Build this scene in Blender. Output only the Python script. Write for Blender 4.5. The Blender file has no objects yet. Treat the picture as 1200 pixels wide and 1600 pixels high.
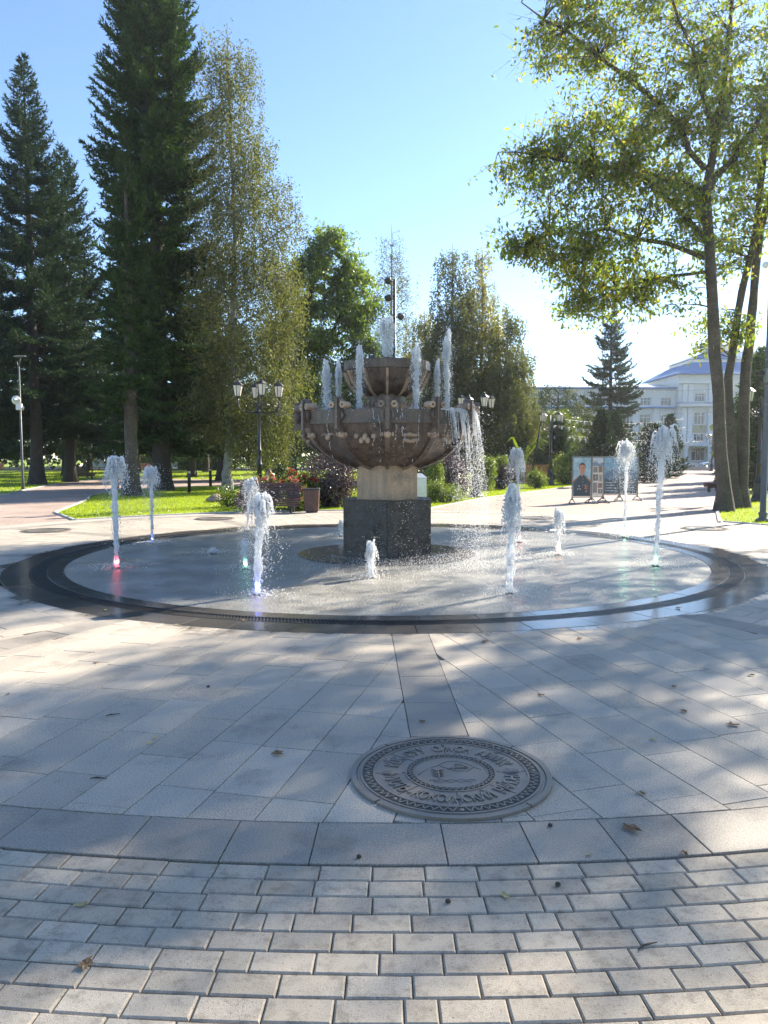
import bpy, bmesh, math, random
import numpy as np
from mathutils import Vector, Matrix

scene = bpy.context.scene
COL = scene.collection
R = math.radians
PI = math.pi

# ---------------------------------------------------------------- camera
cam_d = bpy.data.cameras.new("camera")
cam_d.sensor_fit = 'HORIZONTAL'
cam_d.sensor_width = 36.0
cam_d.lens = 36.0
cam_d.clip_start = 0.05
cam_d.clip_end = 2000
cam = bpy.data.objects.new("camera", cam_d)
cam.location = (0, 0, 1.6)
cam.rotation_euler = (R(90) - math.atan(87 / 1200.0), 0, 0)
COL.objects.link(cam)
scene.camera = cam

# ---------------------------------------------------------------- sky, sun, exposure
SUN_AZ, SUN_EL = 47.0, 31.0          # degrees clockwise from +Y, above the horizon
world = bpy.data.worlds.new("World")
scene.world = world
world.use_nodes = True
wn = world.node_tree.nodes
wl = world.node_tree.links
wn.clear()
sky = wn.new('ShaderNodeTexSky')
sky.sky_type = 'NISHITA'
sky.sun_disc = False
sky.sun_elevation = R(SUN_EL)
sky.sun_rotation = R(SUN_AZ)
sky.altitude = 1200
sky.air_density = 1.0
sky.dust_density = 0.1
sky.ozone_density = 3.0
bg = wn.new('ShaderNodeBackground')
bg.inputs[1].default_value = 0.1
wo = wn.new('ShaderNodeOutputWorld')
wl.new(sky.outputs[0], bg.inputs[0])
wl.new(bg.outputs[0], wo.inputs[0])

sd = bpy.data.lights.new("sun", 'SUN')
sd.energy = 5.0
sd.angle = R(0.53)
sd.color = (1.0, 0.90, 0.74)
sun = bpy.data.objects.new("sun", sd)
sv = Vector((math.sin(R(SUN_AZ)) * math.cos(R(SUN_EL)), math.cos(R(SUN_AZ)) * math.cos(R(SUN_EL)), math.sin(R(SUN_EL))))
sun.rotation_euler = sv.to_track_quat('Z', 'Y').to_euler()
sun.location = (20, 20, 30)
COL.objects.link(sun)

vs = scene.view_settings
vs.view_transform = 'Standard'
vs.look = 'None'
vs.gamma = 1.0
vs.use_curve_mapping = False
vs.exposure = 1.6

scene.render.engine = 'CYCLES'
scene.cycles.max_bounces = 10
scene.cycles.diffuse_bounces = 6
scene.cycles.transparent_max_bounces = 8
scene.cycles.caustics_reflective = False
scene.cycles.caustics_refractive = False

# ---------------------------------------------------------------- helpers
def link(o, parent=None):
    COL.objects.link(o)
    if parent is not None:
        o.parent = parent
    return o

def tag(o, label=None, cat=None, group=None, kind=None):
    if label: o['label'] = label
    if cat: o['category'] = cat
    if group: o['group'] = group
    if kind: o['kind'] = kind
    return o

def thing(name, label, cat, loc=(0, 0, 0), rotz=0.0, group=None):
    o = bpy.data.objects.new(name, None)
    o.empty_display_size = 0.2
    o.location = loc
    o.rotation_euler = (0, 0, rotz)
    link(o)
    return tag(o, label, cat, group)

def np_mesh(name, V, F, smooth=False):
    """V (n,3), F (m,k) int array, all faces with the same corner count."""
    V = np.asarray(V, dtype=np.float32); F = np.asarray(F, dtype=np.int32)
    me = bpy.data.meshes.new(name)
    m, k = F.shape
    me.vertices.add(len(V)); me.vertices.foreach_set('co', V.ravel())
    me.loops.add(m * k); me.loops.foreach_set('vertex_index', F.ravel())
    me.polygons.add(m)
    me.polygons.foreach_set('loop_start', np.arange(0, m * k, k, dtype=np.int32))
    if smooth:
        me.polygons.foreach_set('use_smooth', np.ones(m, dtype=bool))
    me.update(calc_edges=True)
    return me

class MB:
    """collects shapes and builds one mesh object"""
    def __init__(s):
        s.v = []; s.f = []; s.sm = []
    def add(s, vs_, fs, smooth=False, M=None):
        b = len(s.v)
        for p in vs_:
            p = Vector(p)
            if M is not None: p = M @ p
            s.v.append(tuple(p))
        for f in fs:
            s.f.append(tuple(i + b for i in f)); s.sm.append(smooth)
        return s
    def box(s, c, d, M=None, ch=0.0):
        x, y, z = d[0] / 2, d[1] / 2, d[2] / 2
        if ch <= 0:
            vs_ = [(c[0] + a * x, c[1] + b * y, c[2] + e * z) for e in (-1, 1) for a, b in ((-1, -1), (1, -1), (1, 1), (-1, 1))]
            fs = [(3, 2, 1, 0), (4, 5, 6, 7), (0, 1, 5, 4), (1, 2, 6, 5), (2, 3, 7, 6), (3, 0, 4, 7)]
        else:
            vs_ = []
            for e, q in ((-z, ch), (-z + ch, 0), (z - ch, 0), (z, ch)):
                for a, b in ((-1, -1), (1, -1), (1, 1), (-1, 1)):
                    vs_.append((c[0] + a * (x - q), c[1] + b * (y - q), c[2] + e))
            fs = [(3, 2, 1, 0), (12, 13, 14, 15)]
            for l in range(3):
                for i in range(4):
                    j = (i + 1) % 4
                    fs.append((l * 4 + i, l * 4 + j, l * 4 + 4 + j, l * 4 + 4 + i))
        return s.add(vs_, fs, False, M)
    def lathe(s, prof, n=24, c=(0, 0, 0), a0=0.0, smooth=True, cap=True, M=None):
        vs_ = []; fs = []
        for r, z in prof:
            for i in range(n):
                a = a0 + 2 * PI * i / n
                vs_.append((c[0] + r * math.cos(a), c[1] + r * math.sin(a), c[2] + z))
        for k in range(len(prof) - 1):
            for i in range(n):
                j = (i + 1) % n
                fs.append((k * n + i, k * n + j, k * n + n + j, k * n + n + i))
        if cap:
            fs.append(tuple(reversed(range(n))))
            fs.append(tuple(range((len(prof) - 1) * n, len(prof) * n)))
        return s.add(vs_, fs, smooth, M)
    def tube(s, pts, rad, n=8, smooth=True, cap=True, M=None):
        pts = [Vector(p) for p in pts]
        if not hasattr(rad, '__len__'): rad = [rad] * len(pts)
        vs_ = []; fs = []
        up = Vector((0, 0, 1))
        for k, p in enumerate(pts):
            t = (pts[min(k + 1, len(pts) - 1)] - pts[max(k - 1, 0)]).normalized()
            u = t.cross(up)
            if u.length < 1e-3: u = t.cross(Vector((1, 0, 0)))
            u.normalize(); w = u.cross(t).normalized()
            for i in range(n):
                a = 2 * PI * i / n
                vs_.append(p + (u * math.cos(a) + w * math.sin(a)) * rad[k])
        for k in range(len(pts) - 1):
            for i in range(n):
                j = (i + 1) % n
                fs.append((k * n + j, k * n + i, k * n + n + i, k * n + n + j))
        if cap:
            fs.append(tuple(range(n))); fs.append(tuple(reversed(range((len(pts) - 1) * n, len(pts) * n))))
        return s.add(vs_, fs, smooth, M)
    def prism(s, poly, z0, z1, M=None, ch=0.0):
        n = len(poly)
        if ch <= 0:
            vs_ = [(x, y, z0) for x, y in poly] + [(x, y, z1) for x, y in poly]
            fs = [tuple(reversed(range(n))), tuple(range(n, 2 * n))]
            fs += [(i, (i + 1) % n, n + (i + 1) % n, n + i) for i in range(n)]
        else:
            cx = sum(p[0] for p in poly) / n; cy = sum(p[1] for p in poly) / n
            ins = []
            for x, y in poly:
                d = math.hypot(x - cx, y - cy) or 1
                q = max(0.0, 1 - ch * 1.3 / d)
                ins.append((cx + (x - cx) * q, cy + (y - cy) * q))
            vs_ = [(x, y, z0) for x, y in poly] + [(x, y, z1 - ch) for x, y in poly] + [(x, y, z1) for x, y in ins]
            fs = [tuple(range(2 * n, 3 * n))]
            for l in range(2):
                fs += [(l * n + i, l * n + (i + 1) % n, l * n + n + (i + 1) % n, l * n + n + i) for i in range(n)]
        return s.add(vs_, fs, False, M)
    def ball(s, c, r, n=10, m=6, M=None, sc=(1, 1, 1)):
        prof = [(max(1e-4, math.sin(PI * k / m)), -math.cos(PI * k / m)) for k in range(m + 1)]
        MM = Matrix.Translation(c) @ Matrix.Diagonal((r * sc[0], r * sc[1], r * sc[2], 1))
        if M is not None: MM = M @ MM
        return s.lathe(prof, n, M=MM, cap=False)
    def mesh(s, name):
        me = bpy.data.meshes.new(name)
        me.from_pydata(s.v, [], s.f)
        me.polygons.foreach_set('use_smooth', s.sm)
        me.update()
        return me
    def build(s, name, m, parent=None, loc=None, rotz=None):
        return mk(name, s.mesh(name), m, parent, loc, rotz)

def mk(name, me, m, parent=None, loc=None, rotz=None):
    o = bpy.data.objects.new(name, me)
    if m is not None and not me.materials: me.materials.append(m)
    if loc is not None: o.location = loc
    if rotz is not None: o.rotation_euler = (0, 0, rotz)
    return link(o, parent)

def copy_tree(o, parent=None):
    c = o.copy(); COL.objects.link(c); c.parent = parent
    for ch in list(o.children): copy_tree(ch, c)
    return c

def rotM(p, rz=0, rx=0, ry=0, s=1):
    return Matrix.Translation(p) @ Matrix.Rotation(rz, 4, 'Z') @ Matrix.Rotation(ry, 4, 'Y') @ Matrix.Rotation(rx, 4, 'X') @ Matrix.Scale(s, 4)

# ---------------------------------------------------------------- materials
def nd(nt, t, **kw):
    n = nt.nodes.new(t)
    for k, v in kw.items(): setattr(n, k, v)
    return n

def new_mat(name):
    m = bpy.data.materials.new(name); m.use_nodes = True
    nt = m.node_tree; nt.nodes.clear()
    out = nd(nt, 'ShaderNodeOutputMaterial')
    return m, nt, out

def ramp(nt, stops):
    r = nd(nt, 'ShaderNodeValToRGB')
    e = r.color_ramp.elements
    while len(e) < len(stops): e.new(0.5)
    for i, (p, c) in enumerate(stops):
        e[i].position = p
        e[i].color = (c[0], c[1], c[2], 1) if hasattr(c, '__len__') else (c, c, c, 1)
    return r

def noise(nt, vec, scale, detail=4, rough=0.55):
    n = nd(nt, 'ShaderNodeTexNoise')
    n.inputs['Scale'].default_value = scale; n.inputs['Detail'].default_value = detail
    n.inputs['Roughness'].default_value = rough
    nt.links.new(vec, n.inputs['Vector'])
    return n.outputs['Fac']

def math_n(nt, op, a, b=None, c=None):
    n = nd(nt, 'ShaderNodeMath', operation=op)
    for i, v in enumerate((a, b, c)):
        if v is None: continue
        if hasattr(v, 'is_linked'): nt.links.new(v, n.inputs[i])
        else: n.inputs[i].default_value = v
    return n.outputs[0]

def mix_c(nt, f, a, b, mode='MIX'):
    n = nd(nt, 'ShaderNodeMix', data_type='RGBA', blend_type=mode)
    if hasattr(f, 'is_linked'): nt.links.new(f, n.inputs[0])
    else: n.inputs[0].default_value = f
    for v, i in ((a, 6), (b, 7)):
        if hasattr(v, 'is_linked'): nt.links.new(v, n.inputs[i])
        else: n.inputs[i].default_value = (v[0], v[1], v[2], 1)
    return n.outputs[2]

def piece_random(nt):
    """a random number per separate piece, whether it is an object or an island of a joined mesh"""
    g = nd(nt, 'ShaderNodeNewGeometry'); o = nd(nt, 'ShaderNodeObjectInfo')
    return math_n(nt, 'FRACT', math_n(nt, 'ADD', g.outputs['Random Per Island'], o.outputs['Random']))

def mat(name, col, rough=0.6, var=0.2, scale=6.0, fine=60.0, fvar=0.15, bump=0.1, spec=0.5, metal=0.0, rnd=0.0, dirt=None, dscale=2.0, dist=0.01, streak=0.0):
    m, nt, out = new_mat(name)
    tc = nd(nt, 'ShaderNodeTexCoord').outputs['Object']
    n1 = noise(nt, tc, scale); n2 = noise(nt, tc, fine, 2)
    lo = [c * (1 - var) for c in col]; hi = [min(1, c * (1 + var)) for c in col]
    r1 = ramp(nt, [(0.3, lo), (0.7, hi)]); nt.links.new(n1, r1.inputs[0])
    r2 = ramp(nt, [(0.25, 1 - fvar), (0.75, 1 + fvar)]); nt.links.new(n2, r2.inputs[0])
    c = mix_c(nt, 1.0, r1.outputs[0], r2.outputs[0], 'MULTIPLY')
    if rnd:
        pr = piece_random(nt)
        rr = ramp(nt, [(0, 1 - rnd), (1, 1 + rnd)]); nt.links.new(pr, rr.inputs[0])
        c = mix_c(nt, 1.0, c, rr.outputs[0], 'MULTIPLY')
    if dirt:
        dn = noise(nt, tc, dscale, 6, 0.65)
        rd = ramp(nt, [(0.5, 0.0), (0.68, 1.0)]); nt.links.new(dn, rd.inputs[0])
        c = mix_c(nt, rd.outputs[0], c, dirt)
    if streak:                                           # water runs and lime streaks down the faces
        mp = nd(nt, 'ShaderNodeMapping'); mp.inputs['Scale'].default_value = (11, 11, 0.9); nt.links.new(tc, mp.inputs[0])
        rs = ramp(nt, [(0.34, 1 - streak), (0.5, 1.0), (0.62, 1.0), (0.74, 1 + streak * 1.3)]); nt.links.new(noise(nt, mp.outputs[0], 1.0, 5, 0.6), rs.inputs[0])
        c = mix_c(nt, 1.0, c, rs.outputs[0], 'MULTIPLY')
    b = nd(nt, 'ShaderNodeBsdfPrincipled')
    nt.links.new(c, b.inputs['Base Color'])
    rv = ramp(nt, [(0.3, max(0, rough - 0.08)), (0.7, min(1, rough + 0.08))]); nt.links.new(n1, rv.inputs[0])
    nt.links.new(rv.outputs[0], b.inputs['Roughness'])
    b.inputs['Specular IOR Level'].default_value = spec
    b.inputs['Metallic'].default_value = metal
    if bump:
        bn = nd(nt, 'ShaderNodeBump'); bn.inputs['Strength'].default_value = bump; bn.inputs['Distance'].default_value = dist
        nt.links.new(n2, bn.inputs['Height']); nt.links.new(bn.outputs[0], b.inputs['Normal'])
    nt.links.new(b.outputs[0], out.inputs[0])
    return m

def leaf_mat(name, cols, trans=0.45, rough=0.45, tcol=None, gloss=0.08):
    """foliage: colour varies from leaf to leaf, light passes through"""
    m, nt, out = new_mat(name)
    g = nd(nt, 'ShaderNodeNewGeometry')
    k = len(cols)
    r = ramp(nt, [(i / max(1, k - 1), c) for i, c in enumerate(cols)])
    nt.links.new(g.outputs['Random Per Island'], r.inputs[0])
    tc = nd(nt, 'ShaderNodeTexCoord').outputs['Object']
    n1 = noise(nt, tc, 0.8, 3)
    r1 = ramp(nt, [(0.3, 0.75), (0.7, 1.25)]); nt.links.new(n1, r1.inputs[0])
    c = mix_c(nt, 1.0, r.outputs[0], r1.outputs[0], 'MULTIPLY')
    d = nd(nt, 'ShaderNodeBsdfDiffuse'); nt.links.new(c, d.inputs[0])
    t = nd(nt, 'ShaderNodeBsdfTranslucent')
    ct = mix_c(nt, 1.0, c, tcol or (1.5, 1.35, 0.5), 'MULTIPLY'); nt.links.new(ct, t.inputs[0])
    mx = nd(nt, 'ShaderNodeMixShader'); mx.inputs[0].default_value = trans
    nt.links.new(d.outputs[0], mx.inputs[1]); nt.links.new(t.outputs[0], mx.inputs[2])
    gl = nd(nt, 'ShaderNodeBsdfGlossy'); gl.inputs['Roughness'].default_value = rough
    mg = nd(nt, 'ShaderNodeMixShader'); mg.inputs[0].default_value = gloss
    nt.links.new(mx.outputs[0], mg.inputs[1]); nt.links.new(gl.outputs[0], mg.inputs[2])
    nt.links.new(mg.outputs[0], out.inputs[0])
    return m

def paving_mat(name, c1, c2, mortar, bw=0.2, bh=0.1, rot=0.0, rough=0.75):
    m, nt, out = new_mat(name)
    tc = nd(nt, 'ShaderNodeTexCoord').outputs['Object']
    mp = nd(nt, 'ShaderNodeMapping'); mp.inputs['Rotation'].default_value = (0, 0, rot)
    nt.links.new(tc, mp.inputs[0])
    br = nd(nt, 'ShaderNodeTexBrick')
    br.inputs['Scale'].default_value = 1.0
    br.inputs['Brick Width'].default_value = bw; br.inputs['Row Height'].default_value = bh
    br.inputs['Mortar Size'].default_value = 0.004
    br.inputs['Color1'].default_value = (*c1, 1); br.inputs['Color2'].default_value = (*c2, 1); br.inputs['Mortar'].default_value = (*mortar, 1)
    nt.links.new(mp.outputs[0], br.inputs[0])
    n1 = noise(nt, tc, 0.7, 5)
    r1 = ramp(nt, [(0.3, 0.8), (0.7, 1.15)]); nt.links.new(n1, r1.inputs[0])
    c = mix_c(nt, 1.0, br.outputs[0], r1.outputs[0], 'MULTIPLY')
    b = nd(nt, 'ShaderNodeBsdfPrincipled'); nt.links.new(c, b.inputs['Base Color'])
    b.inputs['Roughness'].default_value = rough
    bn = nd(nt, 'ShaderNodeBump'); bn.inputs['Strength'].default_value = 0.4; bn.inputs['Distance'].default_value = 0.004
    bn.invert = True
    nt.links.new(br.outputs['Fac'], bn.inputs['Height']); nt.links.new(bn.outputs[0], b.inputs['Normal'])
    nt.links.new(b.outputs[0], out.inputs[0])
    return m

CX, CY = 0.05, 12.55      # centre of the fountain

def radial_fac(nt, r0, r1):
    """0 inside r0, 1 beyond r1, measured on the ground from the fountain's centre"""
    g = nd(nt, 'ShaderNodeNewGeometry')
    sub = nd(nt, 'ShaderNodeVectorMath', operation='SUBTRACT'); nt.links.new(g.outputs['Position'], sub.inputs[0]); sub.inputs[1].default_value = (CX, CY, 0)
    mul = nd(nt, 'ShaderNodeVectorMath', operation='MULTIPLY'); nt.links.new(sub.outputs[0], mul.inputs[0]); mul.inputs[1].default_value = (1, 1, 0)
    ln = nd(nt, 'ShaderNodeVectorMath', operation='LENGTH'); nt.links.new(mul.outputs[0], ln.inputs[0])
    mr = nd(nt, 'ShaderNodeMapRange'); nt.links.new(ln.outputs['Value'], mr.inputs[0])
    mr.inputs[1].default_value = r0; mr.inputs[2].default_value = r1
    return mr.outputs[0], g.outputs['Position']

def wet_stone(name, col, wet_in, wet_out, rnd=0.1, grain=220.0, gvar=0.3, always=0.0):
    """stone that is wet (darker, glossy) near the fountain, in splashes that thin out with distance"""
    m, nt, out = new_mat(name)
    fac, pos = radial_fac(nt, wet_in, wet_out)
    n1 = noise(nt, pos, 1.3, 6, 0.65); n2 = noise(nt, pos, grain, 2); n3 = noise(nt, pos, 0.5, 3)
    # wetness
    w = math_n(nt, 'SUBTRACT', math_n(nt, 'MULTIPLY_ADD', n1, 1.5, 0.25), math_n(nt, 'MULTIPLY', fac, 1.3))
    rw = ramp(nt, [(0.42, always), (0.62, 1.0)]); nt.links.new(w, rw.inputs[0])
    wet = rw.outputs[0]
    r2 = ramp(nt, [(0.3, 1 - gvar), (0.7, 1 + gvar)]); nt.links.new(n2, r2.inputs[0])
    r3 = ramp(nt, [(0.3, 0.88), (0.7, 1.1)]); nt.links.new(n3, r3.inputs[0])
    c = mix_c(nt, 1.0, mix_c(nt, 1.0, col, r2.outputs[0], 'MULTIPLY'), r3.outputs[0], 'MULTIPLY')
    pr = piece_random(nt); rr = ramp(nt, [(0, 1 - rnd), (1, 1 + rnd)]); nt.links.new(pr, rr.inputs[0])
    c = mix_c(nt, 1.0, c, rr.outputs[0], 'MULTIPLY')
    # old stains
    n4 = noise(nt, pos, 2.2, 8, 0.7)
    r4 = ramp(nt, [(0.53, 1.0), (0.66, 0.74)]); nt.links.new(n4, r4.inputs[0])
    c = mix_c(nt, 1.0, c, r4.outputs[0], 'MULTIPLY')
    cw = mix_c(nt, 1.0, c, (0.42, 0.42, 0.44), 'MULTIPLY')
    c = mix_c(nt, wet, c, cw)
    b = nd(nt, 'ShaderNodeBsdfPrincipled'); nt.links.new(c, b.inputs['Base Color'])
    rr2 = ramp(nt, [(0.0, 0.68), (1.0, 0.17)]); nt.links.new(wet, rr2.inputs[0])
    nt.links.new(rr2.outputs[0], b.inputs['Roughness'])
    bs = ramp(nt, [(0.0, 0.25), (1.0, 0.03)]); nt.links.new(wet, bs.inputs[0])
    bn = nd(nt, 'ShaderNodeBump'); bn.inputs['Distance'].default_value = 0.003
    nt.links.new(bs.outputs[0], bn.inputs['Strength']); nt.links.new(n2, bn.inputs['Height'])
    nt.links.new(bn.outputs[0], b.inputs['Normal'])
    nt.links.new(b.outputs[0], out.inputs[0])
    return m

def basin_mat():
    """concrete floor under a thin moving film of water"""
    m, nt, out = new_mat('wet_basin')
    g = nd(nt, 'ShaderNodeNewGeometry'); pos = g.outputs['Position']
    mp = nd(nt, 'ShaderNodeMapping'); mp.inputs['Scale'].default_value = (1, 1, 1); nt.links.new(pos, mp.inputs[0])
    n1 = noise(nt, pos, 1.6, 9, 0.68); n2 = noise(nt, pos, 120, 3); n3 = noise(nt, mp.outputs[0], 7.0, 3); n4 = noise(nt, pos, 34.0, 2)
    r1 = ramp(nt, [(0.3, (0.17, 0.165, 0.15)), (0.7, (0.42, 0.40, 0.355))]); nt.links.new(n1, r1.inputs[0])
    r2 = ramp(nt, [(0.3, 0.75), (0.7, 1.25)]); nt.links.new(n2, r2.inputs[0])
    c = mix_c(nt, 1.0, r1.outputs[0], r2.outputs[0], 'MULTIPLY')
    b = nd(nt, 'ShaderNodeBsdfPrincipled'); nt.links.new(c, b.inputs['Base Color'])
    rr = ramp(nt, [(0.35, 0.35), (0.65, 0.6)]); nt.links.new(n1, rr.inputs[0]); nt.links.new(rr.outputs[0], b.inputs['Roughness'])
    b.inputs['IOR'].default_value = 1.4
    b.inputs['Coat Weight'].default_value = 0.6; b.inputs['Coat Roughness'].default_value = 0.07; b.inputs['Coat IOR'].default_value = 1.33
    h = math_n(nt, 'ADD', math_n(nt, 'MULTIPLY', n3, 0.8), math_n(nt, 'MULTIPLY', n4, 0.8))
    bn = nd(nt, 'ShaderNodeBump'); bn.inputs['Strength'].default_value = 1.0; bn.inputs['Distance'].default_value = 0.02
    nt.links.new(h, bn.inputs['Height']); nt.links.new(bn.outputs[0], b.inputs['Normal']); nt.links.new(bn.outputs[0], b.inputs['Coat Normal'])
    nt.links.new(b.outputs[0], out.inputs[0])
    return m

def water_mat(name='white_water', body=0.78, tint=(0.96, 0.975, 1.0)):
    """aerated water: bubbles scatter most of the light, the rest is refracted"""
    m, nt, out = new_mat(name)
    d = nd(nt, 'ShaderNodeBsdfDiffuse'); d.inputs[0].default_value = (*tint, 1)
    t = nd(nt, 'ShaderNodeBsdfTranslucent'); t.inputs[0].default_value = (*tint, 1)
    a = nd(nt, 'ShaderNodeMixShader'); a.inputs[0].default_value = 0.62
    nt.links.new(d.outputs[0], a.inputs[1]); nt.links.new(t.outputs[0], a.inputs[2])
    p = nd(nt, 'ShaderNodeBsdfPrincipled')
    p.inputs['Base Color'].default_value = (1, 1, 1, 1); p.inputs['Transmission Weight'].default_value = 1.0
    p.inputs['IOR'].default_value = 1.33; p.inputs['Roughness'].default_value = 0.04
    x = nd(nt, 'ShaderNodeMixShader'); x.inputs[0].default_value = body
    nt.links.new(p.outputs[0], x.inputs[1]); nt.links.new(a.outputs[0], x.inputs[2])
    nt.links.new(x.outputs[0], out.inputs[0])
    return m

def paver_mat():
    m, nt, out = new_mat('concrete_paver')
    pos = nd(nt, 'ShaderNodeNewGeometry').outputs['Position']
    n1 = noise(nt, pos, 1.7, 6, 0.65); n2 = noise(nt, pos, 330, 2); n3 = noise(nt, pos, 120, 3, 0.6); n4 = noise(nt, pos, 14, 6, 0.7)
    r1 = ramp(nt, [(0.3, (0.36, 0.31, 0.245)), (0.7, (0.455, 0.40, 0.32))]); nt.links.new(n1, r1.inputs[0])
    r2 = ramp(nt, [(0.3, 0.78), (0.7, 1.2)]); nt.links.new(n2, r2.inputs[0])
    r3 = ramp(nt, [(0.60, 1.0), (0.70, 0.5)]); nt.links.new(n3, r3.inputs[0])
    r4 = ramp(nt, [(0.36, 0.70), (0.48, 0.98), (0.7, 1.12)]); nt.links.new(n4, r4.inputs[0])
    c = r1.outputs[0]
    for q in (r2, r3, r4): c = mix_c(nt, 1.0, c, q.outputs[0], 'MULTIPLY')
    pr = piece_random(nt); rr = ramp(nt, [(0, 0.84), (1, 1.14)]); nt.links.new(pr, rr.inputs[0])
    c = mix_c(nt, 1.0, c, rr.outputs[0], 'MULTIPLY')
    b = nd(nt, 'ShaderNodeBsdfPrincipled'); nt.links.new(c, b.inputs['Base Color']); b.inputs['Roughness'].default_value = 0.88
    h = math_n(nt, 'ADD', n2, math_n(nt, 'MULTIPLY', r3.outputs[0], 0.8))
    bn = nd(nt, 'ShaderNodeBump'); bn.inputs['Strength'].default_value = 0.55; bn.inputs['Distance'].default_value = 0.003
    nt.links.new(h, bn.inputs['Height']); nt.links.new(bn.outputs[0], b.inputs['Normal'])
    nt.links.new(b.outputs[0], out.inputs[0])
    return m

M = {}
M['bed'] = mat('sand_joint', (0.17, 0.15, 0.12), 0.95, 0.35, 3, 150, 0.3, 0.2, dirt=(0.09, 0.12, 0.03), dscale=3.0)
M['slab'] = wet_stone('granite_slab', (0.425, 0.37, 0.30), 5.3, 6.6, grain=170.0, gvar=0.45)
M['slab_dark'] = wet_stone('dark_granite', (0.30, 0.265, 0.22), 5.3, 6.5, rnd=0.12, grain=170.0, gvar=0.4)
M['ring_black'] = wet_stone('black_granite_wet', (0.22, 0.208, 0.195), 6.0, 8.5, rnd=0.12, always=0.75)
M['paver'] = paver_mat()
M['path'] = paving_mat('pink_paving', (0.41, 0.31, 0.255), (0.375, 0.285, 0.23), (0.22, 0.18, 0.145), rot=R(24))
M['plaza'] = paving_mat('grey_paving', (0.44, 0.40, 0.34), (0.41, 0.37, 0.31), (0.19, 0.17, 0.14))
M['kerb'] = mat('kerb_concrete', (0.42, 0.41, 0.39), 0.85, 0.12, 5, 90, 0.15, 0.2, rnd=0.1)
M['basin'] = basin_mat()
M['water'] = water_mat()
M['foam'] = water_mat('foam', 0.96, (0.98, 0.99, 1.0))
M['water_clear'] = water_mat('clear_water', 0.6)
M['grass_soil'] = mat('lawn_ground', (0.20, 0.27, 0.014), 0.9, 0.3, 0.35, 30, 0.35, 0.4)
M['grass'] = leaf_mat('grass_blade', [(0.23, 0.33, 0.010), (0.34, 0.43, 0.012), (0.29, 0.38, 0.011), (0.38, 0.44, 0.02)], 0.5, 0.4, (1.3, 1.25, 0.5), 0.05)
M['granite_base'] = mat('wet_dark_granite', (0.024, 0.024, 0.026), 0.28, 0.35, 5, 140, 0.4, 0.05, dirt=(0.042, 0.04, 0.039), dscale=3, streak=0.5)
M['sandstone'] = mat('tan_sandstone', (0.45, 0.305, 0.19), 0.6, 0.18, 3, 90, 0.15, 0.15, dirt=(0.25, 0.19, 0.135), dscale=2.5, streak=0.25)
M['bowl'] = mat('brown_cast_stone', (0.155, 0.106, 0.079), 0.38, 0.45, 4, 110, 0.3, 0.3, dirt=(0.055, 0.042, 0.036), dscale=4, streak=0.55)
M['bowl_band'] = mat('brown_band_stone', (0.12, 0.083, 0.06), 0.42, 0.3, 4, 110, 0.25, 0.2, dirt=(0.06, 0.05, 0.045), dscale=3, streak=0.5)
M['bowl_light'] = mat('tan_cast_stone', (0.42, 0.285, 0.19), 0.5, 0.25, 6, 110, 0.2, 0.15, dirt=(0.15, 0.11, 0.09), dscale=4)
M['bronze'] = mat('cast_plate', (0.235, 0.205, 0.17), 0.45, 0.15, 5, 120, 0.12, 0.12, metal=0.4, dirt=(0.22, 0.21, 0.2), dscale=5)
M['bronze_dark'] = mat('cast_plate_recess', (0.06, 0.058, 0.055), 0.55, 0.15, 5, 120, 0.12, 0.12, metal=0.4)
M['iron'] = mat('black_iron', (0.022, 0.022, 0.024), 0.42, 0.2, 8, 60, 0.1, 0.05)
M['steel'] = mat('galvanised_steel', (0.20, 0.21, 0.22), 0.5, 0.15, 5, 60, 0.1, 0.05, metal=0.3)
M['steel_dark'] = mat('dark_grey_steel', (0.10, 0.105, 0.115), 0.5, 0.15, 5, 60, 0.1, 0.05)
M['lantern_glass'] = mat('opal_glass', (0.62, 0.58, 0.52), 0.25, 0.08, 4, 30, 0.05, 0)
M['wood'] = mat('brown_slat', (0.085, 0.04, 0.032), 0.45, 0.25, 6, 70, 0.2, 0.1, rnd=0.15)
M['orange_wood'] = mat('orange_timber', (0.42, 0.19, 0.09), 0.6, 0.2, 5, 60, 0.2, 0.1, rnd=0.15)
M['white_plastic'] = mat('white_plastic', (0.72, 0.72, 0.72), 0.4, 0.05, 5, 60, 0.05, 0)
M['white_stone'] = mat('white_marble', (0.7, 0.7, 0.68), 0.5, 0.1, 5, 60, 0.05, 0.05)
M['bark'] = mat('brown_bark', (0.085, 0.07, 0.058), 0.9, 0.35, 3, 22, 0.4, 0.8, dist=0.03)
M['bark_dark'] = mat('dark_bark', (0.045, 0.038, 0.032), 0.9, 0.35, 3, 18, 0.4, 0.8, dist=0.03)
M['bark_birch'] = mat('birch_bark', (0.26, 0.25, 0.235), 0.8, 0.2, 2, 20, 0.2, 0.3, dirt=(0.05, 0.045, 0.04), dscale=5, dist=0.02)
M['fir'] = leaf_mat('fir_needles', [(0.018, 0.044, 0.015), (0.032, 0.07, 0.018), (0.05, 0.10, 0.022)], 0.3, 0.6, (1.5, 1.5, 0.5), 0.03)
M['spruce'] = leaf_mat('spruce_needles', [(0.018, 0.04, 0.02), (0.03, 0.058, 0.026), (0.042, 0.076, 0.03)], 0.25, 0.6, (1.3, 1.3, 0.7), 0.03)
M['spruce_blue'] = leaf_mat('blue_spruce_needles', [(0.03, 0.05, 0.045), (0.045, 0.07, 0.06)], 0.2, 0.4, (1.2, 1.2, 0.8), 0.07)
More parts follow.
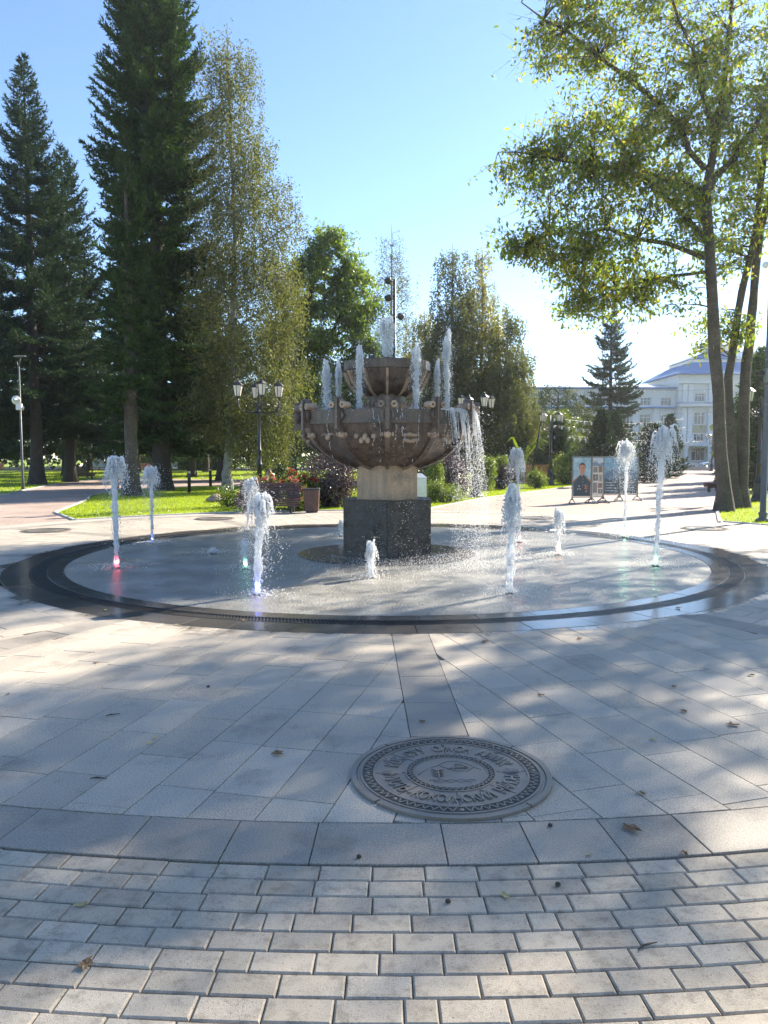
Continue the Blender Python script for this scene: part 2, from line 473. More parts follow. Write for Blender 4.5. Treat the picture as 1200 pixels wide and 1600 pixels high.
M['birch'] = leaf_mat('birch_leaves', [(0.07, 0.092, 0.034), (0.11, 0.132, 0.048), (0.15, 0.16, 0.064), (0.09, 0.115, 0.042)], 0.5, 0.6, (1.35, 1.25, 0.5), 0.04)
M['birch_yellow'] = leaf_mat('yellowing_birch_leaves', [(0.10, 0.12, 0.02), (0.17, 0.18, 0.03), (0.22, 0.19, 0.03), (0.12, 0.14, 0.025)], 0.6, 0.45, (1.75, 1.65, 0.6), 0.1)
M['elm'] = leaf_mat('green_leaves', [(0.06, 0.115, 0.014), (0.10, 0.17, 0.018), (0.15, 0.22, 0.02), (0.075, 0.13, 0.018)], 0.6, 0.45, (1.9, 1.75, 0.45), 0.08)
M['maple'] = leaf_mat('maple_leaves', [(0.09, 0.145, 0.03), (0.13, 0.195, 0.036), (0.17, 0.23, 0.04), (0.11, 0.165, 0.032), (0.10, 0.15, 0.03), (0.34, 0.28, 0.035)], 0.72, 0.5, (2.0, 1.85, 0.6), 0.05)
M['shrub'] = leaf_mat('shrub_leaves', [(0.07, 0.13, 0.015), (0.13, 0.20, 0.02), (0.19, 0.26, 0.025)], 0.5, 0.4, (1.4, 1.3, 0.4), 0.08)
M['shrub_dark'] = leaf_mat('dark_shrub_leaves', [(0.03, 0.055, 0.018), (0.05, 0.085, 0.022)], 0.4, 0.4, (1.4, 1.3, 0.5), 0.08)
M['barberry'] = leaf_mat('purple_leaves', [(0.028, 0.012, 0.018), (0.05, 0.018, 0.028), (0.04, 0.02, 0.022)], 0.3, 0.35, (1.8, 0.9, 0.8), 0.16)
M['petal_pink'] = leaf_mat('pink_petals', [(0.5, 0.12, 0.12), (0.6, 0.22, 0.18), (0.45, 0.08, 0.12)], 0.4, 0.5, (1.2, 0.9, 0.8), 0.03)
M['petal_red'] = leaf_mat('crimson_petals', [(0.35, 0.02, 0.05), (0.45, 0.04, 0.08)], 0.4, 0.5, (1.3, 0.7, 0.8), 0.03)
M['dead_leaf'] = mat('dry_leaf', (0.23, 0.13, 0.06), 0.7, 0.3, 20, 90, 0.2, 0.2, rnd=0.35)
M['yellow_leaf'] = mat('pale_yellow_leaf', (0.48, 0.40, 0.17), 0.7, 0.2, 20, 90, 0.15, 0.2, rnd=0.2)
M['twig'] = mat('dark_twig', (0.05, 0.04, 0.03), 0.8, 0.2, 20, 90, 0.15, 0.2)
M['stone'] = mat('field_stone', (0.30, 0.23, 0.17), 0.9, 0.3, 4, 40, 0.25, 0.4)
M['wall_pale'] = mat('pale_blue_render', (0.60, 0.61, 0.60), 0.8, 0.04, 0.3, 4, 0.04, 0.0)
M['wall_khaki'] = mat('khaki_render', (0.40, 0.36, 0.23), 0.8, 0.05, 0.3, 4, 0.05, 0.0)
M['wall_white'] = mat('white_render', (0.66, 0.67, 0.67), 0.8, 0.04, 0.3, 4, 0.04, 0.0)
M['roof_blue'] = mat('blue_metal_roof', (0.07, 0.20, 0.42), 0.8, 0.06, 0.5, 6, 0.05, 0.0, spec=0.1)
M['roof_grey'] = mat('pale_metal_roof', (0.55, 0.58, 0.64), 0.4, 0.06, 0.5, 6, 0.05, 0.0)
M['window_frame'] = mat('white_window_frame', (0.7, 0.72, 0.74), 0.5, 0.04, 1, 8, 0.03, 0.0)
M['window_glass'] = mat('window_glass', (0.06, 0.075, 0.09), 0.08, 0.2, 0.6, 5, 0.1, 0.0, spec=0.8)
M['concrete'] = mat('grey_concrete', (0.34, 0.33, 0.32), 0.8, 0.1, 1, 20, 0.1, 0.1)
M['asphalt'] = mat('asphalt', (0.06, 0.06, 0.062), 0.85, 0.15, 1, 60, 0.2, 0.2)
M['skin'] = mat('skin', (0.50, 0.29, 0.21), 0.5, 0.08, 10, 80, 0.05, 0.0)
M['hair'] = mat('dark_hair', (0.02, 0.015, 0.012), 0.6, 0.2, 30, 90, 0.2, 0.1)
M['white_cloth'] = mat('white_cloth', (0.72, 0.72, 0.74), 0.85, 0.06, 8, 90, 0.05, 0.1)
M['black_cloth'] = mat('black_cloth', (0.025, 0.025, 0.03), 0.85, 0.2, 8, 90, 0.1, 0.1)
M['grey_cloth'] = mat('pale_cloth', (0.45, 0.43, 0.42), 0.85, 0.1, 8, 90, 0.1, 0.1)
M['nozzle'] = mat('nozzle_steel', (0.08, 0.08, 0.085), 0.35, 0.1, 8, 60, 0.1, 0.0, metal=0.7)
# ================================================================ ground and paving
rnd = random.Random(7)
DEG0 = 1.86                              # turn of the twelve strips

def pol(r, a):
    return (CX + r * math.cos(R(a)), CY + r * math.sin(R(a)))

FPX = 1200.0
_p = math.atan(87 / 1200.0)
def frame_xy(x, y, z=0.0):
    """where a point of the place falls in the photograph (used only to decide which pieces are big enough to be pieces)"""
    dz = z - 1.6
    d = y * math.cos(_p) - dz * math.sin(_p)
    if d < 0.1: return None
    u = y * math.sin(_p) + dz * math.cos(_p)
    return (600 + FPX * x / d, 800 - FPX * u / d, d)

def in_frame(x, y, mrg=60):
    q = frame_xy(x, y)
    return q is not None and -mrg < q[0] < 1200 + mrg and q[1] < 1600 + mrg

def sheet(name, poly, z, m, label=None):
    b = MB(); b.add([(x, y, z) for x, y in poly], [tuple(range(len(poly)))])
    o = b.build(name, m); tag(o, kind='structure')
    return o

sheet('ground', [(-220, -40), (220, -40), (220, 320), (-220, 320)], -0.03, M['grass_soil'])
path_r = [(1.2, 22.3), (1.5, 24), (4, 30), (10.9, 42.8), (25.7, 77), (30, 89), (62, 89), (60, 84), (38, 77), (15.0, 32), (9.7, 22.3), (8.2, 18.5), (6, 15), (0, 15)]
sheet('path', list(reversed(path_r)), -0.020, M['path'])
path_l = [(-7.5, 18.6), (-9.5, 22.1), (-10.9, 27.9), (-12.2, 32), (-12.8, 37), (-10, 41.5), (4, 42.5), (4, 50), (-12, 54), (-21, 57), (-19.5, 46), (-17.2, 36.5), (-16, 32.5), (-45, 29), (-45, 12), (-8, 12)]
sheet('path', path_l, -0.024, M['path'])
arc = [pol(10.45, a) for a in range(-18, 199, 3)]
sheet('plaza', arc + [(-26, 9.3), (-26, -8), (26, -8), (26, 9.3)], -0.016, M['plaza'])
sheet('street', [(-60, 89.5), (140, 89.5), (140, 112), (-60, 112)], -0.015, M['asphalt'])

# joint bed below slabs and near pavers
b = MB()
n = 144
ang = [360.0 * i / n for i in range(n)]
vs_ = [(*pol(5.6, a), -0.012) for a in ang] + [(*pol(9.68, a), -0.012) for a in ang]
b.add(vs_, [(i, n + i, n + (i + 1) % n, (i + 1) % n) for i in range(n)])
na = [238 + i * 2 for i in range(33)]
b2 = [(*pol(9.68, a), -0.012) for a in na] + [(*pol(12.6, a), -0.012) for a in na]
k = len(na)
b.add(b2, [(i, k + i, k + i + 1, i + 1) for i in range(k - 1)])
bed = b.build('slab_paving', M['bed']); tag(bed, kind='structure')

def clip(poly, nx, ny, d):
    """keep the side where nx*x+ny*y >= d"""
    out_ = []
    for i in range(len(poly)):
        a, c = poly[i], poly[(i + 1) % len(poly)]
        da = nx * a[0] + ny * a[1] - d; dc = nx * c[0] + ny * c[1] - d
        if da >= 0: out_.append(a)
        if (da >= 0) != (dc >= 0):
            t = da / (da - dc)
            out_.append((a[0] + (c[0] - a[0]) * t, a[1] + (c[1] - a[1]) * t))
    return out_

def area(p):
    return 0.5 * sum(p[i][0] * p[(i + 1) % len(p)][1] - p[(i + 1) % len(p)][0] * p[i][1] for i in range(len(p)))

GAP = 0.0028
def sector_slabs():
    res = []
    for k in range(12):
        a0 = DEG0 + 30 * k; a1 = a0 + 30; am = a0 + 15
        ux, uy = math.cos(R(am)), math.sin(R(am)); wx, wy = -uy, ux
        n0 = (-math.sin(R(a0)), math.cos(R(a0))); n1 = (math.sin(R(a1)), -math.cos(R(a1)))
        for i in range(-9, 9):
            off = rnd.choice([0.0, 0.2, 0.4, 0.3, 0.1]) + rnd.uniform(-0.05, 0.05)
            u = 4.6 + off
            while u < 9.4:
                L = 0.6
                q = [(u + GAP, i * 0.3 + GAP), (u + L - GAP, i * 0.3 + GAP), (u + L - GAP, i * 0.3 + 0.3 - GAP), (u + GAP, i * 0.3 + 0.3 - GAP)]
                p = [(a * ux + c * wx, a * uy + c * wy) for a, c in q]
                u += L
                cxm = sum(v[0] for v in p) / 4; cym = sum(v[1] for v in p) / 4
                th = math.atan2(cym, cxm); ct, st = math.cos(th), math.sin(th)
                p = clip(p, n0[0], n0[1], 0.167 + GAP)
                if len(p) > 2: p = clip(p, n1[0], n1[1], 0.167 + GAP)
                if len(p) > 2: p = clip(p, ct, st, 5.705 + GAP)
                if len(p) > 2: p = clip(p, -ct, -st, -(9.295 - GAP))
                if len(p) < 3 or area(p) < 0.004: continue
                # drop doubled corners
                pp = [v for j, v in enumerate(p) if math.hypot(v[0] - p[j - 1][0], v[1] - p[j - 1][1]) > 0.004]
                if len(pp) > 2: res.append(('slab', pp))
        # dark strip along the boundary
        r = 5.70 + rnd.uniform(0, 0.3); edges = [5.70]
        while r < 9.2:
            edges.append(r); r += 0.6
        edges.append(9.295)
        ca, sa = math.cos(R(a0)), math.sin(R(a0))
        for e0, e1 in zip(edges, edges[1:]):
            if e1 - e0 < 0.05: continue
            q = [(e0 + GAP, -0.165), (e1 - GAP, -0.165), (e1 - GAP, 0.165), (e0 + GAP, 0.165)]
            res.append(('strip_slab', [(a * ca - c * sa, a * sa + c * ca) for a, c in q]))
    return res

def ring_pieces(r0, r1, lens, seed, gap=GAP):
    rr = random.Random(seed); a = rr.uniform(0, 5); end = a + 360; out_ = []
    while a < end - 0.5:
        L = rr.choice(lens); da = math.degrees(L / r1)
        if a + da > end: da = end - a
        ga = math.degrees(gap / r1); m_ = 4
        o_ = [(r1 - gap, a + ga + (da - 2 * ga) * j / m_) for j in range(m_ + 1)]; i_ = [(r0 + gap, a + da - ga - (da - 2 * ga) * j / m_) for j in range(m_ + 1)]
        out_.append([(r * math.cos(R(t)), r * math.sin(R(t))) for r, t in o_ + i_])
        a += da
    return out_

pieces = sector_slabs()
pieces += [('edge_slab', p) for p in ring_pieces(9.30, 9.64, [0.5, 0.42, 0.36, 0.55], 3)]
pieces += [('drain_slab', p) for p in ring_pieces(5.345, 5.70, [0.6, 0.5, 0.7], 4)]
pieces += [('drain_slab', p) for p in ring_pieces(4.915, 5.13, [0.6, 0.5, 0.7], 5)]
MATOF = {'slab': 'slab', 'strip_slab': 'slab_dark', 'edge_slab': 'slab_dark', 'drain_slab': 'ring_black'}

def put_pieces(pieces, parent, limit=300):
    for kind in ('slab', 'strip_slab', 'edge_slab', 'drain_slab'):
        lst = []
        for kd, p in pieces:
            if kd != kind: continue
            c = (sum(v[0] for v in p) / len(p), sum(v[1] for v in p) / len(p))
            x, y = CX + c[0], CY + c[1]
            vis = in_frame(x, y)
            lst.append((0 if vis else 1, math.hypot(x, y), c, p))
        lst.sort(key=lambda t: (t[0], t[1]))
        rest = MB()
        for i, (hid, d, c, p) in enumerate(lst):
            z1 = rnd.uniform(-0.0012, 0.0012); tx = rnd.uniform(-0.0022, 0.0022); ty = rnd.uniform(-0.0022, 0.0022)
            loc = [(v[0] - c[0], v[1] - c[1]) for v in p]
            if i < limit and not hid:
                m_ = MB(); m_.prism(loc, -0.03, 0.0, ch=0.0018)
                o = m_.build(kind, M[MATOF[kind]], parent, (CX + c[0], CY + c[1], z1))
                o.rotation_euler = (tx, ty, 0)
            else:
                rest.prism([(v[0], v[1]) for v in p], -0.02, z1, ch=0.0018)
        if rest.v:
            o = rest.build('far_' + kind + 's', M[MATOF[kind]], parent, (CX, CY, 0)); tag(o, kind='stuff')
put_pieces(pieces, bed)

# concentric rows of small concrete pavers
def paver_mesh(L):
    b_ = MB(); x, y = L / 2, 0.0502; c = 0.0055
    vs2 = []
    for z, q in ((-0.03, 0), (-0.005, 0), (0.0, c)):
        vs2 += [(-x + q, -y + q, z), (x - q, -y + q, z), (x - q, y - q, z), (-x + q, y - q, z)]
    fs = [(8, 9, 10, 11)]
    for l in range(2):
        for i in range(4): fs.append((l * 4 + i, l * 4 + (i + 1) % 4, l * 4 + 4 + (i + 1) % 4, l * 4 + 4 + i))
    b_.add(vs2, fs)
    return b_
pm = {}
for L in (0.199, 0.097):
    me = paver_mesh(L).mesh('paver'); me.materials.append(M['paver']); pm[L] = me
cand = []
pr_ = random.Random(21)
r = 9.65 + 0.054
while r < 12.4:
    a = 238.0 + pr_.uniform(0, 1.2)
    while a < 302:
        L = 0.097 if pr_.random() < 0.09 else 0.199
        da = math.degrees((L + 0.0045) / r)
        x, y = pol(r, a + da / 2)
        cand.append((x, y, a + da / 2 - 90, L, in_frame(x, y, 40)))
        a += da
    r += 0.1050
cand.sort(key=lambda t: (not t[4], math.hypot(t[0], t[1])))
rest = MB()
for i, (x, y, a, L, vis) in enumerate(cand):
    z = pr_.uniform(-0.0025, 0.0015)
    rot = R(a) + pr_.uniform(-0.012, 0.012)
    if vis and i < 300:
        o = bpy.data.objects.new('paver', pm[L]); link(o, bed)
        o.location = (x, y, z); o.rotation_euler = (pr_.uniform(-0.008, 0.008), pr_.uniform(-0.006, 0.006), rot)
    else:
        q = paver_mesh(L); rest.add(q.v, q.f, False, rotM((x, y, z), rot))
tag(rest.build('far_pavers', M['paver'], bed), kind='stuff')

# kerb stones between paving and lawn
kb = bpy.data.objects.new('kerb', None); link(kb); tag(kb, kind='structure')
km = MB().box((0, 0, 0), (0.97, 0.08, 0.12), ch=0.008).mesh('kerb_stone'); km.materials.append(M['kerb'])
def kerb_line(pts):
    for (x0, y0), (x1, y1) in zip(pts, pts[1:]):
        L = math.hypot(x1 - x0, y1 - y0); n_ = max(1, round(L)); a = math.atan2(y1 - y0, x1 - x0)
        for i in range(n_):
            t = (i + 0.5) / n_
            o = bpy.data.objects.new('kerb_stone', km); link(o, kb)
            o.location = (x0 + (x1 - x0) * t, y0 + (y1 - y0) * t, -0.045); o.rotation_euler = (0, 0, a); o.scale = (L / n_, 1, 1)
kerb_line([pol(10.47, a) for a in np.arange(139, 84, -5.5)])
kerb_line([pol(10.47, 139), (-9.5, 22.1), (-10.9, 27.9), (-12.2, 32), (-12.8, 37)])
kerb_line([(1.3, 23.0), (1.5, 24), (4, 30), (10.9, 42.8), (18, 59.2)])
kerb_line([pol(10.47, a) for a in np.arange(10, 41, 5.5)] + [(8.2, 18.7), (9.7, 22.3), (15.0, 32)])
kerb_line([(-40, 29.8), (-16, 32.6), (-17.2, 36.5), (-19.5, 46)])

# lawns: blades of grass
def in_poly(P, poly):
    x, y = P[:, 0], P[:, 1]; ins = np.zeros(len(P), bool); j = len(poly) - 1
    for i in range(len(poly)):
        xi, yi = poly[i]; xj, yj = poly[j]
        c = ((yi > y) != (yj > y)) & (x < (xj - xi) * (y - yi) / (yj - yi + 1e-12) + xi)
        ins ^= c; j = i
    return ins
def lawn(poly, n_, seed, h=0.055, w=0.016):
    g = np.random.default_rng(seed); P = np.array(poly)
    lo, hi = P.min(0), P.max(0)
    pts = lo + g.random((n_ * 2, 2)) * (hi - lo); pts = pts[in_poly(pts, poly)][:n_]
    m_ = len(pts); a = g.random(m_) * 2 * PI; hh = h * (0.6 + 0.8 * g.random(m_)); ww = w * (0.7 + 0.6 * g.random(m_))
    lean = g.normal(0, 0.35, (m_, 2)) * hh[:, None]
    base = np.c_[pts, np.full(m_, -0.032)]
    s = np.c_[np.cos(a), np.sin(a), np.zeros(m_)] * ww[:, None] / 2
    V = np.empty((m_ * 3, 3)); V[0::3] = base - s; V[1::3] = base + s; V[2::3] = base + np.c_[lean, hh]
    me = np_mesh('lawn', V, np.arange(m_ * 3).reshape(-1, 3))
    return mk('lawn', me, M['grass'])
lawnA = [pol(10.55, 138.5)] + [pol(10.55, a) for a in range(134, 84, -6)] + [(1.35, 23.9), (3.9, 30), (8, 37.6), (4, 42.3), (-9.9, 41.3), (-12.6, 36.9), (-12, 32), (-10.8, 27.9), (-9.4, 22.1)]
tag(lawn(lawnA, 130000, 1), 'bright sunlit lawn behind the fountain with bench and flower bed', 'lawn', kind='stuff')
lawnB = [(8, 37.6), (10.8, 42.9), (18, 59), (6, 59), (4.2, 42.5)]
tag(lawn(lawnB, 40000, 2, 0.06, 0.025), 'lawn strip under the birches along the wide path', 'lawn', kind='stuff')
lawnC = [pol(10.55, a) for a in range(10, 41, 5)] + [(8.3, 18.7), (9.8, 22.3), (15.1, 32), (24, 32), (24, 14.5)]
tag(lawn(lawnC, 55000, 3), 'patchy lawn around the foot of the big maple', 'lawn', kind='stuff')
lawnD = [(-30, 31.4), (-16.1, 32.8), (-17.3, 36.6), (-19.6, 46), (-21, 57), (-40, 57), (-40, 30)]
tag(lawn(lawnD, 40000, 4, 0.06, 0.03), 'shaded lawn under the tall spruces beside the tarmac path', 'lawn', kind='stuff')
lawnE = [(-21, 57.2), (-12, 54.2), (4, 50.2), (6, 59), (-5, 80), (-34, 90), (-40, 57.2)]
tag(lawn(lawnE, 30000, 5, 0.07, 0.05), 'far sunlit lawn beyond the cross path', 'lawn', kind='stuff')

# ---------------------------------------------------------------- basin floor
b = MB(); n = 128
vs_ = [(CX, CY, 0.004)] + [(*pol(4.6, a), 0.0) for a in np.arange(n) * 360 / n] + [(*pol(4.905, a), -0.002) for a in np.arange(n) * 360 / n] + [(*pol(4.905, a), -0.03) for a in np.arange(n) * 360 / n]
fs = [(0, 1 + i, 1 + (i + 1) % n) for i in range(n)]
for l in (0, 1):
    fs += [(1 + l * n + i, 1 + (l + 1) * n + i, 1 + (l + 1) * n + (i + 1) % n, 1 + l * n + (i + 1) % n) for i in range(n)]
b.add(vs_, fs, False)
tag(b.build('fountain_floor', M['basin']), kind='structure')
# drain channel and its grating
b = MB()
b.add([(*pol(4.9, a), -0.012) for a in np.arange(n) * 360 / n] + [(*pol(5.72, a), -0.012) for a in np.arange(n) * 360 / n], [(i, n + i, n + (i + 1) % n, (i + 1) % n) for i in range(n)])
ch = b.build('drain_channel', M['bronze_dark']); tag(ch, kind='structure')
b = MB()
for i in range(900):
    a = 2 * PI * i / 900
    b.box((0, 0, 0), (0.19, 0.014, 0.012), rotM((CX + 5.237 * math.cos(a), CY + 5.237 * math.sin(a), -0.008), a + 0.35))
for rr_ in (5.141, 5.333):
    b.add([(*pol(rr_ + d, a), z) for d, z in ((-0.006, -0.011), (-0.006, 0), (0.006, 0), (0.006, -0.011)) for a in np.arange(n) * 360 / n],
          [(l * n + i, (l + 1) * n + i, (l + 1) * n + (i + 1) % n, l * n + (i + 1) % n) for l in range(3) for i in range(n)])
gr = b.build('grating', M['nozzle'], ch); tag(gr, kind='stuff')

# ================================================================ cast plates let into the paving
def letters(chars, radius, a_mid, step, size, outward, parent, ext=0.0035):
    """letters on an arc, joined"""
    N_ = len(chars)
    for i, chh in enumerate(chars):
        if chh == ' ': continue
        cu = bpy.data.curves.new('t', 'FONT'); cu.body = chh; cu.size = size; cu.extrude = ext; cu.bevel_depth = 0.0008
        cu.align_x = 'CENTER'; cu.resolution_u = 3
        ob = bpy.data.objects.new('t', cu); COL.objects.link(ob)
        dg = bpy.context.evaluated_depsgraph_get(); dg.update()
        me = bpy.data.meshes.new_from_object(ob.evaluated_get(dg))
        t = (i - (N_ - 1) / 2) * step
        a = a_mid - t if outward else a_mid + t
        p = Vector((radius * math.cos(R(a)), radius * math.sin(R(a)), 0.0))
        rot = R(a - 90) if outward else R(a + 90)
        MM = Matrix.Translation(p) @ Matrix.Rotation(rot, 4, 'Z') @ Matrix.Diagonal((0.62, 1, 1, 1)) @ Matrix.Translation((0, -size * 0.36, 0))
        g = MB(); g.add([v.co for v in me.vertices], [tuple(f.vertices) for f in me.polygons], False, MM)
        g.build('letter', M['bronze'], parent, (0, 0, 0.0150))
        bpy.data.objects.remove(ob); bpy.data.curves.remove(cu); bpy.data.meshes.remove(me)
    return None

def ring_mb(r0, r1, z0, z1, n=72, a0=0, a1=360, g=None):
    g = g or MB(); full = abs(a1 - a0) >= 360
    m_ = n if full else n + 1
    A = [a0 + (a1 - a0) * i / n for i in range(m_)]
    pr2 = [(r0, z0), (r0, z1), (r1, z1), (r1, z0)]
    vs2 = [(r * math.cos(R(a)), r * math.sin(R(a)), z) for r, z in pr2 for a in A]
    fs = []
    for l in range(3):
        for i in range(n):
            j = (i + 1) % m_
            fs.append((l * m_ + i, l * m_ + j, (l + 1) * m_ + j, (l + 1) * m_ + i))
    g.add(vs2, [tuple(reversed(f)) for f in fs])
    if not full:
        g.add([vs2[l * m_] for l in range(4)] + [vs2[l * m_ + n] for l in range(4)], [(0, 1, 2, 3), (7, 6, 5, 4)])
    return g

def zigzag(r0, r1, nz, z, w, a_skip=()):
    g = MB()
    for i in range(nz):
        a = 360.0 * i / nz
        if any(abs((a - s + 180) % 360 - 180) < 5 for s in a_skip): continue
        h = 360.0 / nz / 2
        for (ra, aa, rb, ab) in ((r0, a - h, r1, a), (r1, a, r0, a + h)):
            p0 = Vector((ra * math.cos(R(aa)), ra * math.sin(R(aa)), z)); p1 = Vector((rb * math.cos(R(ab)), rb * math.sin(R(ab)), z))
            d = p1 - p0; L = d.length
            g.box((0, 0, 0), (L, w, 0.006), Matrix.Translation((p0 + p1) / 2) @ Matrix.Rotation(math.atan2(d.y, d.x), 4, 'Z'))
    return g

def cast_plate(ang_, rad, label, full):
    x, y = pol(rad, ang_)
    t = thing('cast_plate', label, 'plate', (x, y, 0.0), R(ang_ + 90), 'cast plates around the fountain')
    g = MB(); g.lathe([(0.470, 0.002), (0.470, 0.0125), (0.0001, 0.0130)], 72, smooth=False, cap=False); g.build('disc', M['bronze'], t)
    for q in range(4):
        ring_mb(0.474, 0.503, 0.002, 0.016, 18, 40 + q * 90 + 0.6, 130 + q * 90 - 0.6).build('rim', M['bronze'], t)
    ring_mb(0.445, 0.455, 0.011, 0.0165).build('ridge', M['bronze'], t)
    ring_mb(0.382, 0.391, 0.011, 0.0165).build('ridge', M['bronze'], t)
    bolts = [i * 45 + 0.0 for i in range(8)]
    g = ring_mb(0.393, 0.443, 0.011, 0.0137); g.build('border_band', M['bronze_dark'], t)
    zigzag(0.399, 0.437, 64 if full else 32, 0.0150, 0.006, bolts).build('border_pattern', M['bronze'], t)['kind'] = 'stuff'
    ring_mb(0.222, 0.230, 0.011, 0.0165, 48).build('ridge', M['bronze'], t)
    ring_mb(0.184, 0.190, 0.011, 0.0165, 48).build('ridge', M['bronze'], t)
    if not full: return t
    ring_mb(0.192, 0.220, 0.011, 0.0137, 48).build('border_band', M['bronze_dark'], t)
    zigzag(0.195, 0.217, 44, 0.0150, 0.005).build('border_pattern', M['bronze'], t)['kind'] = 'stuff'
    for a in bolts:
        g = MB(); g.ball((0.418 * math.cos(R(a + 0.01)), 0.418 * math.sin(R(a + 0.01)), 0.014), 0.012, 10, 6, sc=(1, 1, 0.55)); g.build('bolt', M['bronze'], t)
    for a in (90, 140, 40, 270, 222, 318, 180, 0):
        g = MB(); g.box((0.306, 0, 0.0128), (0.148, 0.005, 0.002), Matrix.Rotation(R(a), 4, 'Z')); g.build('seam', M['bronze_dark'], t)
    letters("КӦК-СУУ ОЙМОН АЙМАК", 0.306, 90, 8.0, 0.105, True, t)
    letters("УСТЬ-КОКСИНСКИЙ РАЙОН", 0.306, 270, 7.4, 0.105, False, t)
    for s in (-1, 1):                       # two shuttle-shaped ornaments at the sides
        g = MB()
        g.add([(s * 0.235, 0, 0.012), (s * 0.30, 0.035, 0.017), (s * 0.37, 0, 0.012), (s * 0.30, -0.035, 0.017), (s * 0.30, 0, 0.022)], [(0, 1, 4), (1, 2, 4), (2, 3, 4), (3, 0, 4)] if s < 0 else [(1, 0, 4), (2, 1, 4), (3, 2, 4), (0, 3, 4)])
        for i in range(9):
            g.box((s * (0.27 + i * 0.009), 0, 0.0205 - abs(i - 4) * 0.0008), (0.003, 0.062 - abs(i - 4) * 0.007, 0.003))
        for i in range(7):
            g.box((s * (0.275 + i * 0.009), -0.048, 0.0145), (0.004, 0.018, 0.004))
        g.build('ornament', M['bronze'], t)
    em = MB().lathe([(0.182, 0.0125), (0.182, 0.0138), (0.0001, 0.0138)], 48, smooth=False, cap=False).build('emblem', M['bronze'], t)
    z = 0.0165
    def line(pts, r=0.0028):
        return MB().tube([(x_, y_, z - 0.002) for x_, y_ in pts], r, 6)
    line([(-0.165, -0.03), (-0.12, 0.035), (-0.09, 0.06), (-0.05, 0.085), (-0.02, 0.05), (0.03, 0.01), (0.09, 0.01), (0.125, 0.055), (0.16, 0.02)]).build('mountain_ridge', M['bronze'], em)
    line([(-0.05 + 0.0, 0.09), (0.0, 0.135), (0.05, 0.135), (0.10, 0.095), (0.12, 0.065)], 0.002).build('sky_arc', M['bronze'], em)
    g = MB()
    g.tube([(-0.065, -0.085, z), (-0.06, 0.02, z)], 0.003, 6)
    for i in range(5):
        yy = -0.06 + i * 0.018
        for s in (-1, 1):
            g.tube([(-0.063, yy, z), (-0.063 + s * 0.026, yy + 0.014, z), (-0.063 + s * 0.03, yy + 0.03, z)], [0.003, 0.0035, 0.0015], 5)
    g.build('plant_relief', M['bronze'], em)
    for j, yy in enumerate((-0.098, -0.118)):
        line([(-0.115 + 0.02 * j + i * 0.012, yy + 0.006 * math.sin(i * 1.57)) for i in range(20 - 3 * j)], 0.0025).build('wave_relief', M['bronze'], em)
    g = MB()                                  # leaping deer
    g.ball((0.045, 0.055, z), 0.012, 8, 5, sc=(2.6, 1, 0.5)); g.ball((0.082, 0.068, z), 0.007, 8, 5, sc=(1.3, 1, 0.6))
    g.tube([(0.068, 0.058, z), (0.08, 0.068, z)], 0.005, 6)
    for pts in ([(0.02, 0.05, z), (0.0, 0.04, z), (-0.005, 0.03, z)], [(0.026, 0.048, z), (0.012, 0.033, z)], [(0.068, 0.05, z), (0.09, 0.045, z), (0.1, 0.05, z)], [(0.064, 0.048, z), (0.08, 0.036, z)], [(0.08, 0.074, z), (0.06, 0.085, z), (0.03, 0.088, z)], [(0.06, 0.085, z), (0.055, 0.094, z)], [(0.045, 0.087, z), (0.04, 0.096, z)]):
        g.tube(pts, 0.0028, 5)
    g.build('deer_relief', M['bronze'], em)
    return t
cast_plate(270 + DEG0, 8.79, 'round cast plate with raised Cyrillic lettering and deer emblem', True)
PL = {150 + DEG0: 'round plate in the paving beside the corner of the lawn kerb', 120 + DEG0: 'round plate in the paving between lawn kerb and drain, before the shaded bench',
      60 + DEG0: 'round plate in the wet paving before the portrait boards', 30 + DEG0: 'round plate in the paving towards the big maple'}
for a, lb in PL.items(): cast_plate(a, 8.3, lb, False)

